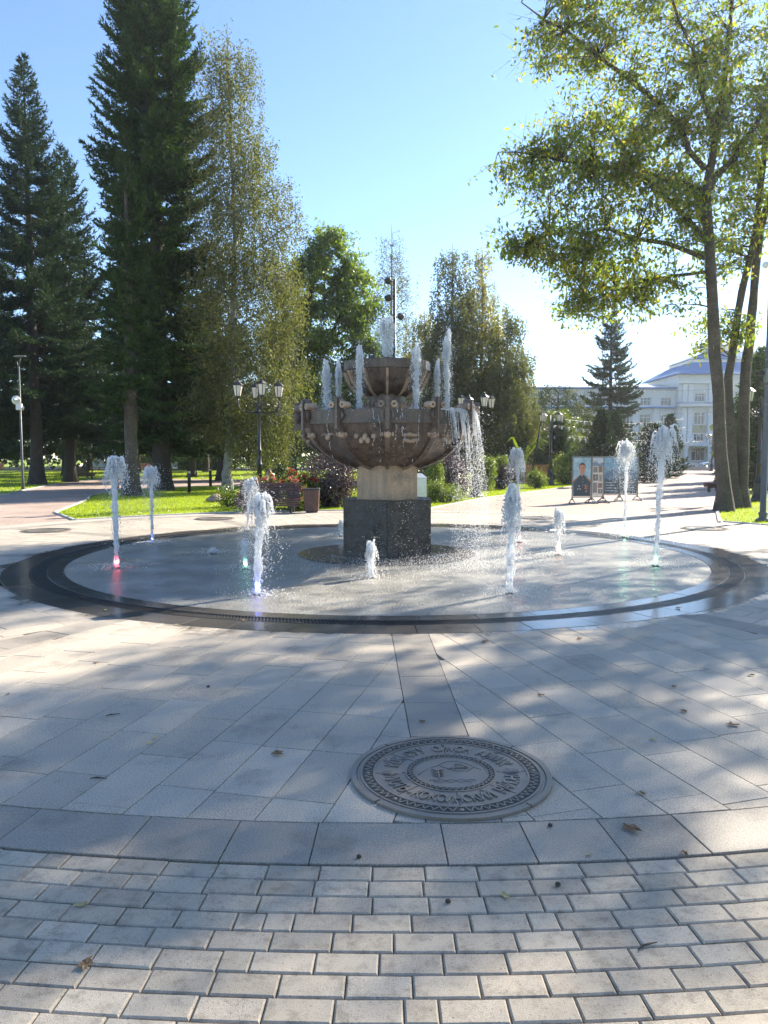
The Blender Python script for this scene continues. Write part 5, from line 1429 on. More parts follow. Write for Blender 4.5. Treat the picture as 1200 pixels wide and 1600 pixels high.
BL = [(-5.3, 0.2, 10.0, 1.6, 1.8, 1.15, 66), (-3.6, 0.2, 10.9, 2.1, 2.1, 1.4, 92), (-1.9, -0.1, 12.2, 1.8, 2.1, 1.6, 92), (-4.8, -0.3, 13.4, 1.7, 1.7, 1.1, 62),
      (-5.0, -0.5, 7.7, 1.6, 1.6, 0.85, 58), (-3.3, 0.3, 7.0, 1.9, 1.7, 0.95, 70), (-2.5, 0.2, 8.9, 2.3, 1.9, 1.2, 84), (0.2, 0.2, 12.5, 1.6, 2.1, 2.4, 92),
      (0.5, 1.2, 8.7, 1.1, 1.4, 1.7, 46), (-2.8, -0.4, 15.1, 2.9, 2.3, 1.4, 110), (0.2, 1.2, 5.6, 1.0, 1.1, 0.7, 24), (-1.8, 0.5, 6.4, 0.9, 1.0, 0.55, 20), (1.9, 1.4, 10.6, 1.7, 1.8, 2.1, 80), (2.6, 1.5, 14.0, 2.0, 2.0, 2.0, 72), (-6.0, -0.6, 7.4, 0.6, 0.8, 0.5, 12), (-4.1, 0.6, 6.1, 1.0, 0.9, 0.45, 18), (-1.0, 0.4, 10.3, 1.2, 1.4, 1.0, 30)]
broadleaf('maple_tree', 'large multi-stemmed maple spreading over the path, leaves partly yellowing', bx_, by_, [T1, T2, T3], BL, 90, 'maple', 'bark', 0.42, 38, 0.165, 0.078, limbs=LM, nlimb=0, limb_r=0.04, hang=0.7, shell=0.3, flat=0.6)

# --- trees standing to the right of the view: their crowns throw the dappled shade over the paving
SH = [(13.0, 16.4, 101, 'maple beside the path whose crown shades the fountain'), (16.0, 10.0, 102, 'maple shading the slab paving'), (13.2, 8.2, 103, 'young maple shading the pavers'), (18.5, 22.0, 104, 'tall maple further right behind the shading maples')]
SB = {101: [(0, 0, 9.0, 3.9, 3.6, 2.4, 150), (-0.8, 0.6, 12.6, 2.6, 2.6, 2.0, 80), (1.5, -1.2, 6.6, 2.2, 2.2, 1.3, 40)], 102: [(0, 0, 9.2, 3.8, 3.6, 2.6, 120), (0.2, 0.4, 13.0, 2.8, 2.8, 2.0, 80)],
      103: [(0, 0, 5.6, 1.9, 1.9, 1.6, 34), (0.2, 0, 7.8, 1.5, 1.5, 1.3, 22)], 104: [(0, 0, 11.0, 3.6, 3.6, 2.6, 100), (0, 0, 15.0, 2.6, 2.6, 2.0, 60)], 105: [(0, 0, 9.4, 3.2, 3.4, 2.4, 110), (0, 0, 13.4, 2.8, 2.8, 2.2, 80)]}
for x, y, sd_, lb in SH:
    top = max(b_[2] + b_[5] for b_ in SB[sd_])
    broadleaf('maple_tree', lb, x, y, [[(0, 0, 0, 0.25), (0.05, 0.05, top * 0.3, 0.2), (-0.05, 0.1, top * 0.6, 0.14), (0, 0, top * 0.95, 0.03)]], SB[sd_], sd_, 'maple', 'bark', 0.42, 36, 0.17, 0.095, nlimb=12, limb_r=0.09, hang=0.5, shell=0.3, group='maples along the right side')

# --- shrubs and flowers
def shrub(name, label, x, y, blobs, seed, mat_, per=70, L=0.055, W=0.035, cr=0.10, group=None, stems=5):
    g = np.random.default_rng(seed)
    t = thing(name, label, 'shrub' if 'flower' not in name else 'flower', (x, y, -0.03), 0, group)
    cent = []
    for (cx, cy, cz, rx, ry, rz, nc) in blobs:
        u = norm(g.normal(0, 1, (nc, 3))); q = (0.35 + 0.65 * g.random(nc)) ** 0.5
        cent.append(np.array([cx, cy, cz]) + u * np.array([rx, ry, rz]) * q[:, None])
    cent = np.vstack(cent); cent[:, 2] = np.maximum(cent[:, 2], 0.08)
    P0 = np.zeros_like(cent); P0[:, :2] = cent[:, :2] * 0.25
    V, q = tubes(bez(P0, (P0 + cent) / 2 + np.array([0, 0, 0.1]), cent, 4), np.tile(np.linspace(0.012, 0.004, 4), (len(cent), 1)), 4)
    mk('stems', np_mesh('stems', V, q, True), M['bark_dark'], t)
    ci = np.repeat(np.arange(len(cent)), per); n_ = len(ci)
    C = cent[ci] + g.normal(0, cr, (n_, 3)); C[:, 2] = np.maximum(C[:, 2], 0.03)
    V, q = leaves(C, g.normal(0, 0.7, (n_, 3)) + np.array([0, 0, 0.25]), g.normal(0, 0.7, (n_, 3)) + np.array([0, 0, 0.6]), L * g.uniform(0.7, 1.3, n_), W * g.uniform(0.7, 1.3, n_))
    mk('foliage', np_mesh('foliage', V, q), M[mat_], t)
    return t, cent
shrub('barberry_bush', 'large dark purple rounded bush left of the fountain shaft', -1.75, 24.6, [(0, 0, 0.95, 0.85, 0.7, 0.75, 120), (0, 0, 0.45, 0.85, 0.7, 0.45, 60)], 201, 'barberry', 90, 0.05, 0.035, 0.12)
shrub('barberry_bush', 'large dark purple rounded bush right of the fountain shaft behind the waterfall', 2.35, 31.2, [(0, 0, 1.0, 0.95, 0.7, 0.8, 120), (0.4, 0, 0.45, 1.0, 0.7, 0.45, 60)], 202, 'barberry', 80, 0.055, 0.04, 0.13)
shrub('round_shrub', 'bright yellow green egg-shaped shrub right of the waterfall', 4.75, 36.2, [(0, 0, 0.85, 0.52, 0.5, 0.8, 90)], 203, 'shrub', 80, 0.06, 0.045, 0.10)
shrub('barberry_bush', 'purple bush with a yellow green top beside the egg-shaped shrub', 5.75, 37.4, [(0, 0, 0.6, 0.5, 0.5, 0.6, 60)], 204, 'barberry', 70, 0.06, 0.04, 0.1)
shrub('round_shrub', 'small yellow tuft growing out of the purple bush', 5.72, 37.6, [(0, 0, 1.35, 0.42, 0.4, 0.28, 30)], 205, 'shrub', 60, 0.06, 0.04, 0.09)
shrub('round_shrub', 'bright green upright shrub behind the white stone block', 1.85, 28.2, [(0, 0, 1.0, 0.3, 0.3, 0.5, 34), (0.05, 0, 0.5, 0.3, 0.3, 0.3, 20)], 206, 'shrub', 60, 0.06, 0.045, 0.08)
shrub('low_shrub', 'low spreading juniper at the lawn edge right of the granite base', 2.15, 27.2, [(0, 0, 0.3, 0.7, 0.5, 0.25, 60), (-0.3, 0, 0.5, 0.3, 0.3, 0.2, 20)], 207, 'shrub', 60, 0.07, 0.025, 0.09)
shrub('round_shrub', 'pale green bush with cream flower heads before the timber box', 7.75, 39.0, [(0, 0, 0.45, 0.5, 0.45, 0.42, 50)], 208, 'shrub', 60, 0.08, 0.05, 0.1)
shrub('hedge_bush', 'dark bush behind the timber box', 8.6, 48.5, [(0, 0, 1.4, 1.7, 1.0, 1.2, 110), (1.5, 0, 0.8, 1.0, 0.9, 0.8, 50)], 209, 'shrub_dark', 60, 0.10, 0.07, 0.16)
shrub('hedge_bush', 'loose green bush between lamp and portrait boards', 10.6, 44.5, [(0, 0, 0.9, 0.9, 0.7, 0.9, 60)], 210, 'shrub', 50, 0.10, 0.06, 0.14)
shrub('hedge_bush', 'dark leafy bush under the weeping birch', -4.7, 38.5, [(0, 0, 0.8, 1.0, 0.8, 0.8, 60)], 211, 'shrub_dark', 55, 0.09, 0.06, 0.14)
shrub('hedge_bush', 'low yellowish plant beside the bench', -4.95, 24.4, [(0, 0, 0.3, 0.4, 0.35, 0.28, 26)], 212, 'shrub', 50, 0.07, 0.04, 0.08)
shrub('hedge_bush', 'small pale bush on the lawn behind the classic lamp', -6.7, 47.0, [(0, 0, 0.6, 0.5, 0.5, 0.55, 30)], 213, 'shrub', 50, 0.1, 0.06, 0.12)
HB = [(-21.5, 92, 'clipped hedge behind the far lawn, part below the flags'), (-14.0, 93, 'clipped hedge behind the far orange bench'), (-29.5, 92, 'clipped hedge at the left end of the far lawn'), (-6, 92, 'clipped hedge behind the linden')]
for i, (x, y, lb) in enumerate(HB):
    shrub('hedge', lb, x, y, [(0, 0, 1.1, 3.8, 0.8, 1.1, 130)], 220 + i, 'shrub', 40, 0.2, 0.13, 0.25, group='hedge behind the far lawn')
shrub('hedge_bush', 'bright low bush beside the far path bench', 24.5, 73, [(0, 0, 0.6, 0.9, 0.8, 0.6, 40)], 230, 'shrub', 40, 0.12, 0.08, 0.15)
shrub('hedge_bush', 'round dark bush next to the far path bench', 22.6, 75, [(0, 0, 0.8, 0.8, 0.8, 0.8, 40)], 231, 'shrub_dark', 40, 0.12, 0.08, 0.15)
# flower bed
FL = [(-3.95, 23.4, 0.95, 'petal_pink', 'pink flowering plant right behind the bench'), (-3.45, 23.7, 1.1, 'petal_pink', 'taller pink flowering plant behind the bench'), (-2.95, 24.2, 1.35, 'petal_red', 'tall crimson flowering plant above the bench'), (-2.65, 23.3, 1.0, 'petal_pink', 'pale pink flowering plant between bench and bin'),
      (-2.35, 24.0, 1.05, 'petal_red', 'crimson flowering plant beside the purple bush'), (-4.3, 24.0, 0.5, 'petal_pink', 'low pink flowering plant by the crouching person'), (-2.5, 22.85, 0.35, 'petal_pink', 'low flowering plant next to the bin')]
for i, (x, y, h_, mt_, lb) in enumerate(FL):
    t, cent = shrub('flowering_plant', lb, x, y, [(0, 0, h_ * 0.5, 0.32, 0.28, h_ * 0.45, 26)], 240 + i, 'shrub', 34, 0.09, 0.045, 0.09, group='flower bed behind the bench')
    t['category'] = 'flower'
    g = np.random.default_rng(300 + i); c2 = cent[cent[:, 2] > h_ * 0.5]
    for c in c2[:16]:
        C = np.tile(c + np.array([0, 0, 0.08]), (14, 1)) + g.normal(0, 0.025, (14, 3))
        V, q = leaves(C, g.normal(0, 0.8, (14, 3)) + np.array([0, 0, 0.5]), g.normal(0, 1, (14, 3)), np.full(14, 0.10), np.full(14, 0.07))
        mk('blossom', np_mesh('blossom', V, q), M[mt_], t)
# long-leaved plant behind the bush
def long_leaf_plant():
    t = thing('long_leaved_plant', 'arching pale striped long-leaved plant behind the slanted pole', 'plant', (8.3, 46.2, -0.03))
    g = random.Random(4)
    for i in range(13):
        a = g.uniform(0, 6.28); L = g.uniform(1.3, 1.9); hh = g.uniform(2.0, 2.9)
        pts = [(0, 0, 0.1), (L * .2 * math.cos(a), L * .2 * math.sin(a), hh * .7), (L * .6 * math.cos(a), L * .6 * math.sin(a), hh), (L * math.cos(a), L * math.sin(a), hh * 0.86)]
        w = Vector((-math.sin(a), math.cos(a), 0)); vs2 = []
        for p, ww in zip(pts, (0.05, 0.09, 0.1, 0.01)):
            p = Vector(p); vs2 += [p - w * ww, p + w * ww + Vector((0, 0, 0.0)), ]
        MB().add(vs2, [(0, 1, 3, 2), (2, 3, 5, 4), (4, 5, 7, 6)], True).build('leaf_blade', M['shrub'], t)
long_leaf_plant()
# ================================================================ lamps, benches, boards
def classic_lamp(label, x, y, rot):
    t = thing('classic_lamp', label, 'lamp', (x, y, -0.02), rot, 'classic four-lantern lamps')
    MB().lathe([(0.30, 0), (0.30, 0.06), (0.22, 0.12), (0.16, 0.3), (0.15, 0.62), (0.17, 0.66), (0.15, 0.72), (0.10, 0.82), (0.085, 0.95)], 12, smooth=False).build('base', M['iron'], t)
    MB().lathe([(0.085, 0.95), (0.08, 1.3), (0.10, 1.33), (0.10, 1.37), (0.075, 1.4), (0.07, 1.75), (0.088, 1.78), (0.088, 1.82), (0.062, 1.85), (0.052, 2.9), (0.07, 2.93), (0.07, 3.0), (0.05, 3.03), (0.045, 3.5), (0.06, 3.53), (0.02, 3.62), (0.035, 3.66), (0.005, 3.74)], 14).build('column', M['iron'], t)
    for k in range(4):
        a = PI / 2 * k; u = Vector((math.cos(a), math.sin(a), 0))
        pt = lambda r, z: u * r + Vector((0, 0, z))
        g = MB()
        g.tube([pt(0.04, 3.05), pt(0.3, 3.02), pt(0.52, 3.06), pt(0.64, 3.2), pt(0.66, 3.36), pt(0.66, 3.5)], [0.03, 0.03, 0.028, 0.026, 0.024, 0.022], 8)
        g.tube([pt(0.05 + 0.0, 3.30), pt(0.2, 3.34), pt(0.34, 3.28), pt(0.36, 3.18), pt(0.28, 3.12), pt(0.2, 3.17), pt(0.24, 3.23)], 0.016, 6)
        g.tube([pt(0.36, 3.20), pt(0.46, 3.28), pt(0.56, 3.24), pt(0.54, 3.14), pt(0.47, 3.14)], 0.014, 6)
        g.tube([pt(0.05, 3.12), pt(0.14, 3.2), pt(0.1, 3.28), pt(0.05, 3.24)], 0.014, 6)
        arm = g.build('arm', M['iron'], t)
        L = Matrix.Translation(u * 0.66 + Vector((0, 0, 3.5))) @ Matrix.Rotation(a, 4, 'Z')
        g = MB(); g.lathe([(0.03, 0), (0.105, 0.02), (0.115, 0.045)], 6, M=L, smooth=False); lan = g.build('lantern', M['iron'], t)
        g = MB(); g.lathe([(0.095, 0.045), (0.150, 0.38)], 6, M=L, smooth=False); g.build('lantern_glass', M['lantern_glass'], lan)
        g = MB()
        for j in range(6):
            b_ = PI / 3 * j
            g.tube([(0.099 * math.cos(b_), 0.099 * math.sin(b_), 0.04), (0.154 * math.cos(b_), 0.154 * math.sin(b_), 0.385)], 0.010, 4, M=L)
        g.build('lantern_bars', M['iron'], lan)
        g = MB(); g.lathe([(0.185, 0.38), (0.19, 0.395), (0.12, 0.46), (0.05, 0.51), (0.02, 0.53), (0.028, 0.56), (0.004, 0.60)], 6, M=L, smooth=False); g.build('lantern_cap', M['iron'], lan)
    return t
classic_lamp('classic black lamp with four lanterns behind the brown bench', -4.05, 25.0, R(18))
classic_lamp('classic lamp seen through the falling water of the overflow', 3.65, 30.5, R(20))
classic_lamp('classic lamp beside the timber box and the wide path', 9.27, 42.8, R(25))
classic_lamp('classic lamp before the solitary spruce', 22.3, 72.0, R(15))
classic_lamp('classic lamp by the far bench near the building', 26.3, 80.5, R(20))
classic_lamp('classic lamp nearest the building entrance', 36.0, 84.5, R(40))
classic_lamp('classic lamp on the lawn right behind the grey pole', 13.4, 27.5, R(30))

def bench(label, x, y, rot, mt='wood', L=1.8):
    """front faces local -Y"""
    t = thing('bench', label, 'bench', (x, y, -0.02), rot, 'slatted park benches')
    for i in range(6):
        z = 0.44 + 0.075 * i; yy = 0.20 + 0.028 * i
        MB().box((0, 0, 0), (L, 0.03, 0.066), Matrix.Translation((0, yy, z)) @ Matrix.Rotation(R(-18), 4, 'X'), 0.006).build('back_slat', M[mt], t)
    for i in range(5):
        MB().box((0, -0.28 + 0.095 * i, 0.40 - 0.012 * i), (L + 0.06, 0.083, 0.03), ch=0.006).build('seat_slat', M[mt], t)
    for i in range(3):
        MB().box((0, -0.335 + 0.018 * i, 0.35 - 0.062 * i), (L + 0.06, 0.03, 0.055), ch=0.006).build('front_slat', M[mt], t)
    for s in (-1, 1):
        g = MB(); X = s * (L / 2 - 0.22)
        prof = [(-0.30, 0.0), (-0.18, 0.0), (-0.15, 0.17), (0.14, 0.17), (0.16, 0.0), (0.28, 0.0), (0.27, 0.40), (0.40, 0.84), (0.36, 0.86), (0.17, 0.36), (-0.32, 0.375)]
        n_ = len(prof)
        g.add([(X - 0.03, y_, z) for y_, z in prof] + [(X + 0.03, y_, z) for y_, z in prof], [tuple(range(n_)), tuple(reversed(range(n_, 2 * n_)))] + [((i + 1) % n_, i, n_ + i, n_ + (i + 1) % n_) for i in range(n_)])
        g.build('side_frame', M['iron'], t)
    return t
def bin_(label, x, y, s=1.0):
    t = thing('litter_bin', label, 'bin', (x, y, -0.02), 0, 'brown litter bins')
    for i in range(4):
        a = PI / 2 * i; MM = Matrix.Rotation(a, 4, 'Z')
        for j in range(5):
            xx = -0.16 + 0.08 * j
            MB().add([(xx * 0.9 - 0.034, -0.19, 0.05), (xx * 0.9 + 0.034, -0.19, 0.05), (xx + 0.036, -0.215, 0.66), (xx - 0.036, -0.215, 0.66), (xx * 0.9 - 0.034, -0.17, 0.05), (xx * 0.9 + 0.034, -0.17, 0.05), (xx + 0.036, -0.195, 0.66), (xx - 0.036, -0.195, 0.66)],
                     [(0, 1, 2, 3), (5, 4, 7, 6), (1, 5, 6, 2), (4, 0, 3, 7), (3, 2, 6, 7), (4, 5, 1, 0)], False, MM).build('slat', M['wood'], t)
    MB().box((0, 0, 0.685), (0.46, 0.46, 0.04), ch=0.008).build('rim', M['iron'], t)
    MB().box((0, 0, 0.34), (0.33, 0.33, 0.60)).build('liner', M['iron'], t)
    MB().box((0, 0, 0.025), (0.3, 0.3, 0.05)).build('foot', M['iron'], t)
bench('dark brown slatted bench before the flower bed', -3.32, 22.1, R(-3))
bin_('brown slatted litter bin beside the bench before the purple bush', -2.07, 22.0)
bench('far bench seen from its side beside the lawn path', -21.6, 55.0, R(65))
bin_('litter bin at the end of the far side-on bench', -22.6, 55.0)
bench('bench in the shade by the stout grey trunk with someone sitting on it', -12.5, 37.5, R(-70))
bench('orange bench far back on the lawn behind the great fir', -27.5, 92.0 - 4, R(40), 'orange_wood')
bench('orange bench far back at the left end of the lawn', -43.5, 86.0, R(20), 'orange_wood')
bench('bench with pale back by the far side of the wide path', 22.9, 69.5, R(70), 'white_stone')
bench('dark bench on the lawn behind the portrait boards', 10.1, 39.5, R(75))
bench('brown bench half hidden by the maple trunk', 15.3, 34.5, R(-70))

# modern pole with loudspeaker and cameras on the left
def left_pole():
    t = thing('street_light', 'slim grey street light with loudspeaker and camera on the left lawn', 'street light', (-17.4, 37.0, -0.03))
    MB().tube([(0, 0, 0), (0, 0, 0.6), (0, 0, 5.9)], [0.085, 0.06, 0.04], 10).build('pole', M['steel_dark'], t)
    MB().tube([(0, 0, 5.85), (0.06, 0, 6.15), (0.1, 0, 6.32)], 0.025, 8).build('arm', M['steel_dark'], t)
    MB().tube([(0, 0, 5.85), (-0.06, 0, 6.0), (-0.08, 0, 6.15)], [0.02, 0.03, 0.02], 8).build('arm', M['steel_dark'], t)
    MB().ball((0.05, 0, 6.38), 0.3, 16, 6, sc=(1, 0.5, 0.15)).build('lamp_head', M['steel'], t)
    g = MB(); g.lathe([(0.04, 0.18), (0.07, 0.1), (0.2, 0.0), (0.21, -0.01), (0.18, 0.0), (0.05, 0.06), (0.03, 0.02), (0.0001, 0.0)], 20, M=rotM((-0.12, -0.16, 4.3), 0, R(90)), cap=False); g.build('loudspeaker', M['white_plastic'], t)
    MB().box((0.0, -0.1, 3.98), (0.26, 0.16, 0.3), ch=0.02).build('control_box', M['white_plastic'], t)
    MB().box((0, 0, 0), (0.1, 0.3, 0.1), rotM((0.2, -0.2, 3.9), R(35), R(-15)), 0.015).build('camera_housing', M['white_plastic'], t)
left_pole()
def plain_pole(label, x, y, h, r=0.05, mt='iron', cap=True):
    t = thing('lamp_post', label, 'lamp post', (x, y, -0.03), 0, 'slender lamp posts')
    MB().tube([(0, 0, 0), (0, 0, h * 0.3), (0, 0, h)], [r * 1.3, r, r * 0.8], 8).build('pole', M[mt], t)
    MB().lathe([(r * 2.6, 0), (r * 2.6, 0.04), (r * 1.5, 0.08)], 10).build('base_plate', M[mt], t)
    MB().ball((0, 0, h), r * 2.2, 10, 6, sc=(1, 1, 0.5)).build('lamp_head', M['steel'], t)
plain_pole('thin dark lamp post beyond the far bench', -26.0, 68.5, 4.2)
plain_pole('thin dark lamp post beside the stout grey trunk', -24.0, 72.0, 5.4)
plain_pole('thin dark post on the lawn below the birch cluster', 8.4, 48.0, 4.3, 0.045)
# short bollard lights in the lawn
for x, y, lb in ((-8.71, 34.35, 'short black bollard light on the lawn right of the great fir'), (-9.25, 40.95, 'short black bollard light near the cross path')):
    t = thing('bollard_light', lb, 'bollard', (x, y, -0.03), 0, 'bollard lights')
    MB().lathe([(0.075, 0), (0.075, 0.85), (0.07, 0.87)], 14).build('post', M['iron'], t)
    MB().lathe([(0.06, 0.87), (0.06, 0.97)], 14).build('lens', M['lantern_glass'], t)
    MB().lathe([(0.08, 0.97), (0.08, 1.0), (0.02, 1.03)], 14).build('cap', M['iron'], t)
# field stone
g = np.random.default_rng(8)
bm = bmesh.new(); bmesh.ops.create_icosphere(bm, subdivisions=3, radius=1)
for v in bm.verts:
    n_ = 1 + 0.12 * math.sin(v.co.x * 4 + 1) + 0.1 * math.sin(v.co.y * 5) + 0.08 * math.sin(v.co.z * 6 + 2) + g.normal(0, 0.012)
    v.co = Vector((v.co.x * 0.34 * n_, v.co.y * 0.22 * n_, max(-0.12, v.co.z * 0.17 * n_)))
me = bpy.data.meshes.new('boulder'); bm.to_mesh(me); bm.free()
tag(mk('boulder', me, M['stone'], None, (-6.0, 27.3, 0.06)), 'brown boulder lying on the lawn left of the bench', 'boulder')
# white stone block right of the shaft
t = thing('stone_block', 'white stone block among the shrubs right of the fountain shaft', 'stone block', (1.18, 26.4, -0.03))
MB().box((0, 0, 0.45), (0.55, 0.4, 0.9), ch=0.02).build('block', M['white_stone'], t)
MB().add([(-0.3, -0.22, 0.9), (0.3, -0.22, 0.9), (0.3, 0.22, 0.9), (-0.3, 0.22, 0.9), (-0.12, 0, 1.05), (0.12, 0, 1.05)], [(0, 1, 5, 4), (2, 3, 4, 5), (1, 2, 5), (3, 0, 4), (3, 2, 1, 0)]).build('cap', M['white_stone'], t)
# lighting mast behind the fountain
t = thing('lighting_mast', 'tall thin mast with three floodlights rising behind the upper bowl', 'mast', (0.40, 30.0, -0.03))
MB().tube([(0, 0, 0), (0, 0, 4), (0, 0, 8.4)], [0.09, 0.075, 0.05], 10).build('pole', M['iron'], t)
for z, s, hh in ((8.3, -1, .3), (7.65, -1, .2), (6.95, 1, .28)):
    g = MB(); g.tube([(0, 0, z), (s * 0.16, 0, z + 0.02)], 0.02, 6)
    g.lathe([(0.05, 0), (0.12, 0.05), (0.13, 0.22), (0.11, 0.24)], 12, M=rotM((s * 0.2, 0, z - 0.08), 0, R(25), R(s * 20)))
    g.build('floodlight', M['iron'], t)
# grey pole at the right edge
t = thing('service_pole', 'stout grey steel pole with flanged base, junction box and camera by the maple', 'pole', (9.5, 19.2, -0.03))
MB().lathe([(0.17, 0), (0.17, 0.05), (0.10, 0.09), (0.09, 0.15), (0.11, 0.18), (0.11, 0.22), (0.075, 0.24), (0.07, 2.5), (0.062, 6.6)], 14).build('pole', M['steel_dark'], t)
MB().box((-0.02, -0.11, 3.62), (0.22, 0.14, 0.34), ch=0.015).build('junction_box', M['steel'], t)
MB().box((-0.22, -0.08, 3.66), (0.14, 0.1, 0.10), ch=0.015).build('camera', M['iron'], t)
MB().tube([(0, 0, 6.2), (-0.12, -0.05, 6.3), (-0.16, -0.08, 6.3)], 0.02, 6).build('bracket', M['steel'], t)
MB().ball((-0.2, -0.1, 6.28), 0.08, 12, 8).build('dome_camera', M['white_plastic'], t)
for z in (2.9, 3.35, 4.0):
    MB().lathe([(0.074, 0), (0.074, 0.03)], 14, c=(0, 0, z)).build('clamp', M['steel'], t)
# slanted cable pole and timber box
t = thing('slanted_pole', 'slanted dark cable pole leaning beside the timber box', 'pole', (8.6, 45.3, -0.03))
MB().tube([(0, 0, 0), (0.7, 0.1, 4.0)], [0.06, 0.05], 8).build('pole', M['iron'], t)
MB().lathe([(0.12, 0), (0.12, 0.05)], 10).build('foot', M['iron'], t)
MB().tube([(0.7, 0.1, 3.9), (0.3, 0.1, 3.95), (-0.8, 0.4, 3.98)], 0.012, 5).build('cross_wire', M['iron'], t)
t = thing('timber_box', 'orange brown timber planter box on the lawn', 'planter', (9.1, 45.9, -0.03), R(6))
for i in range(6):
    MB().box((-0.62 + i * 0.21, -0.4, 0.58), (0.2, 0.03, 1.12), ch=0.005).build('board', M['orange_wood'], t)
for s in (-1, 1):
    for i in range(4): MB().box((s * 0.74, -0.28 + i * 0.2, 0.58), (0.03, 0.19, 1.12), ch=0.005).build('board', M['orange_wood'], t)
MB().box((0, 0.1, 1.0), (1.4, 0.9, 0.1)).build('soil', M['bed'], t)

# ---------------------------------------------------------------- display boards
def flat(name, poly, z, m, parent, T):
    """thin printed shape on a board: poly in board coordinates (x across, y up)"""
    g = MB(); n_ = len(poly); e = 0.0012
    g.add([T @ Vector((x, -z, y)) for x, y in poly] + [T @ Vector((x, -z + e, y)) for x, y in poly], [tuple(range(n_)), tuple(reversed(range(n_, 2 * n_)))])
    return g.build(name, m, parent)
def ell(cx, cy, rx, ry, n=18, a0=0, a1=2 * PI):
    return [(cx + rx * math.cos(a0 + (a1 - a0) * i / n), cy + ry * math.sin(a0 + (a1 - a0) * i / n)) for i in range(n + (0 if abs(a1 - a0 - 2 * PI) < 1e-6 else 1))]
def ink(name, c): 
    if name not in M: M[name] = mat(name, c, 0.5, 0.12, 6, 60, 0.08, 0.0)
    return M[name]
def print_bg(name, lo, hi):
    m, nt, out = new_mat(name); tc = nd(nt, 'ShaderNodeTexCoord').outputs['Object']
    n1 = noise(nt, tc, 5.0, 5, 0.6); r1 = ramp(nt, [(0.35, lo), (0.65, hi)]); nt.links.new(n1, r1.inputs[0])
    b_ = nd(nt, 'ShaderNodeBsdfPrincipled'); nt.links.new(r1.outputs[0], b_.inputs['Base Color']); b_.inputs['Roughness'].default_value = 0.45
    nt.links.new(b_.outputs[0], out.inputs[0]); return m
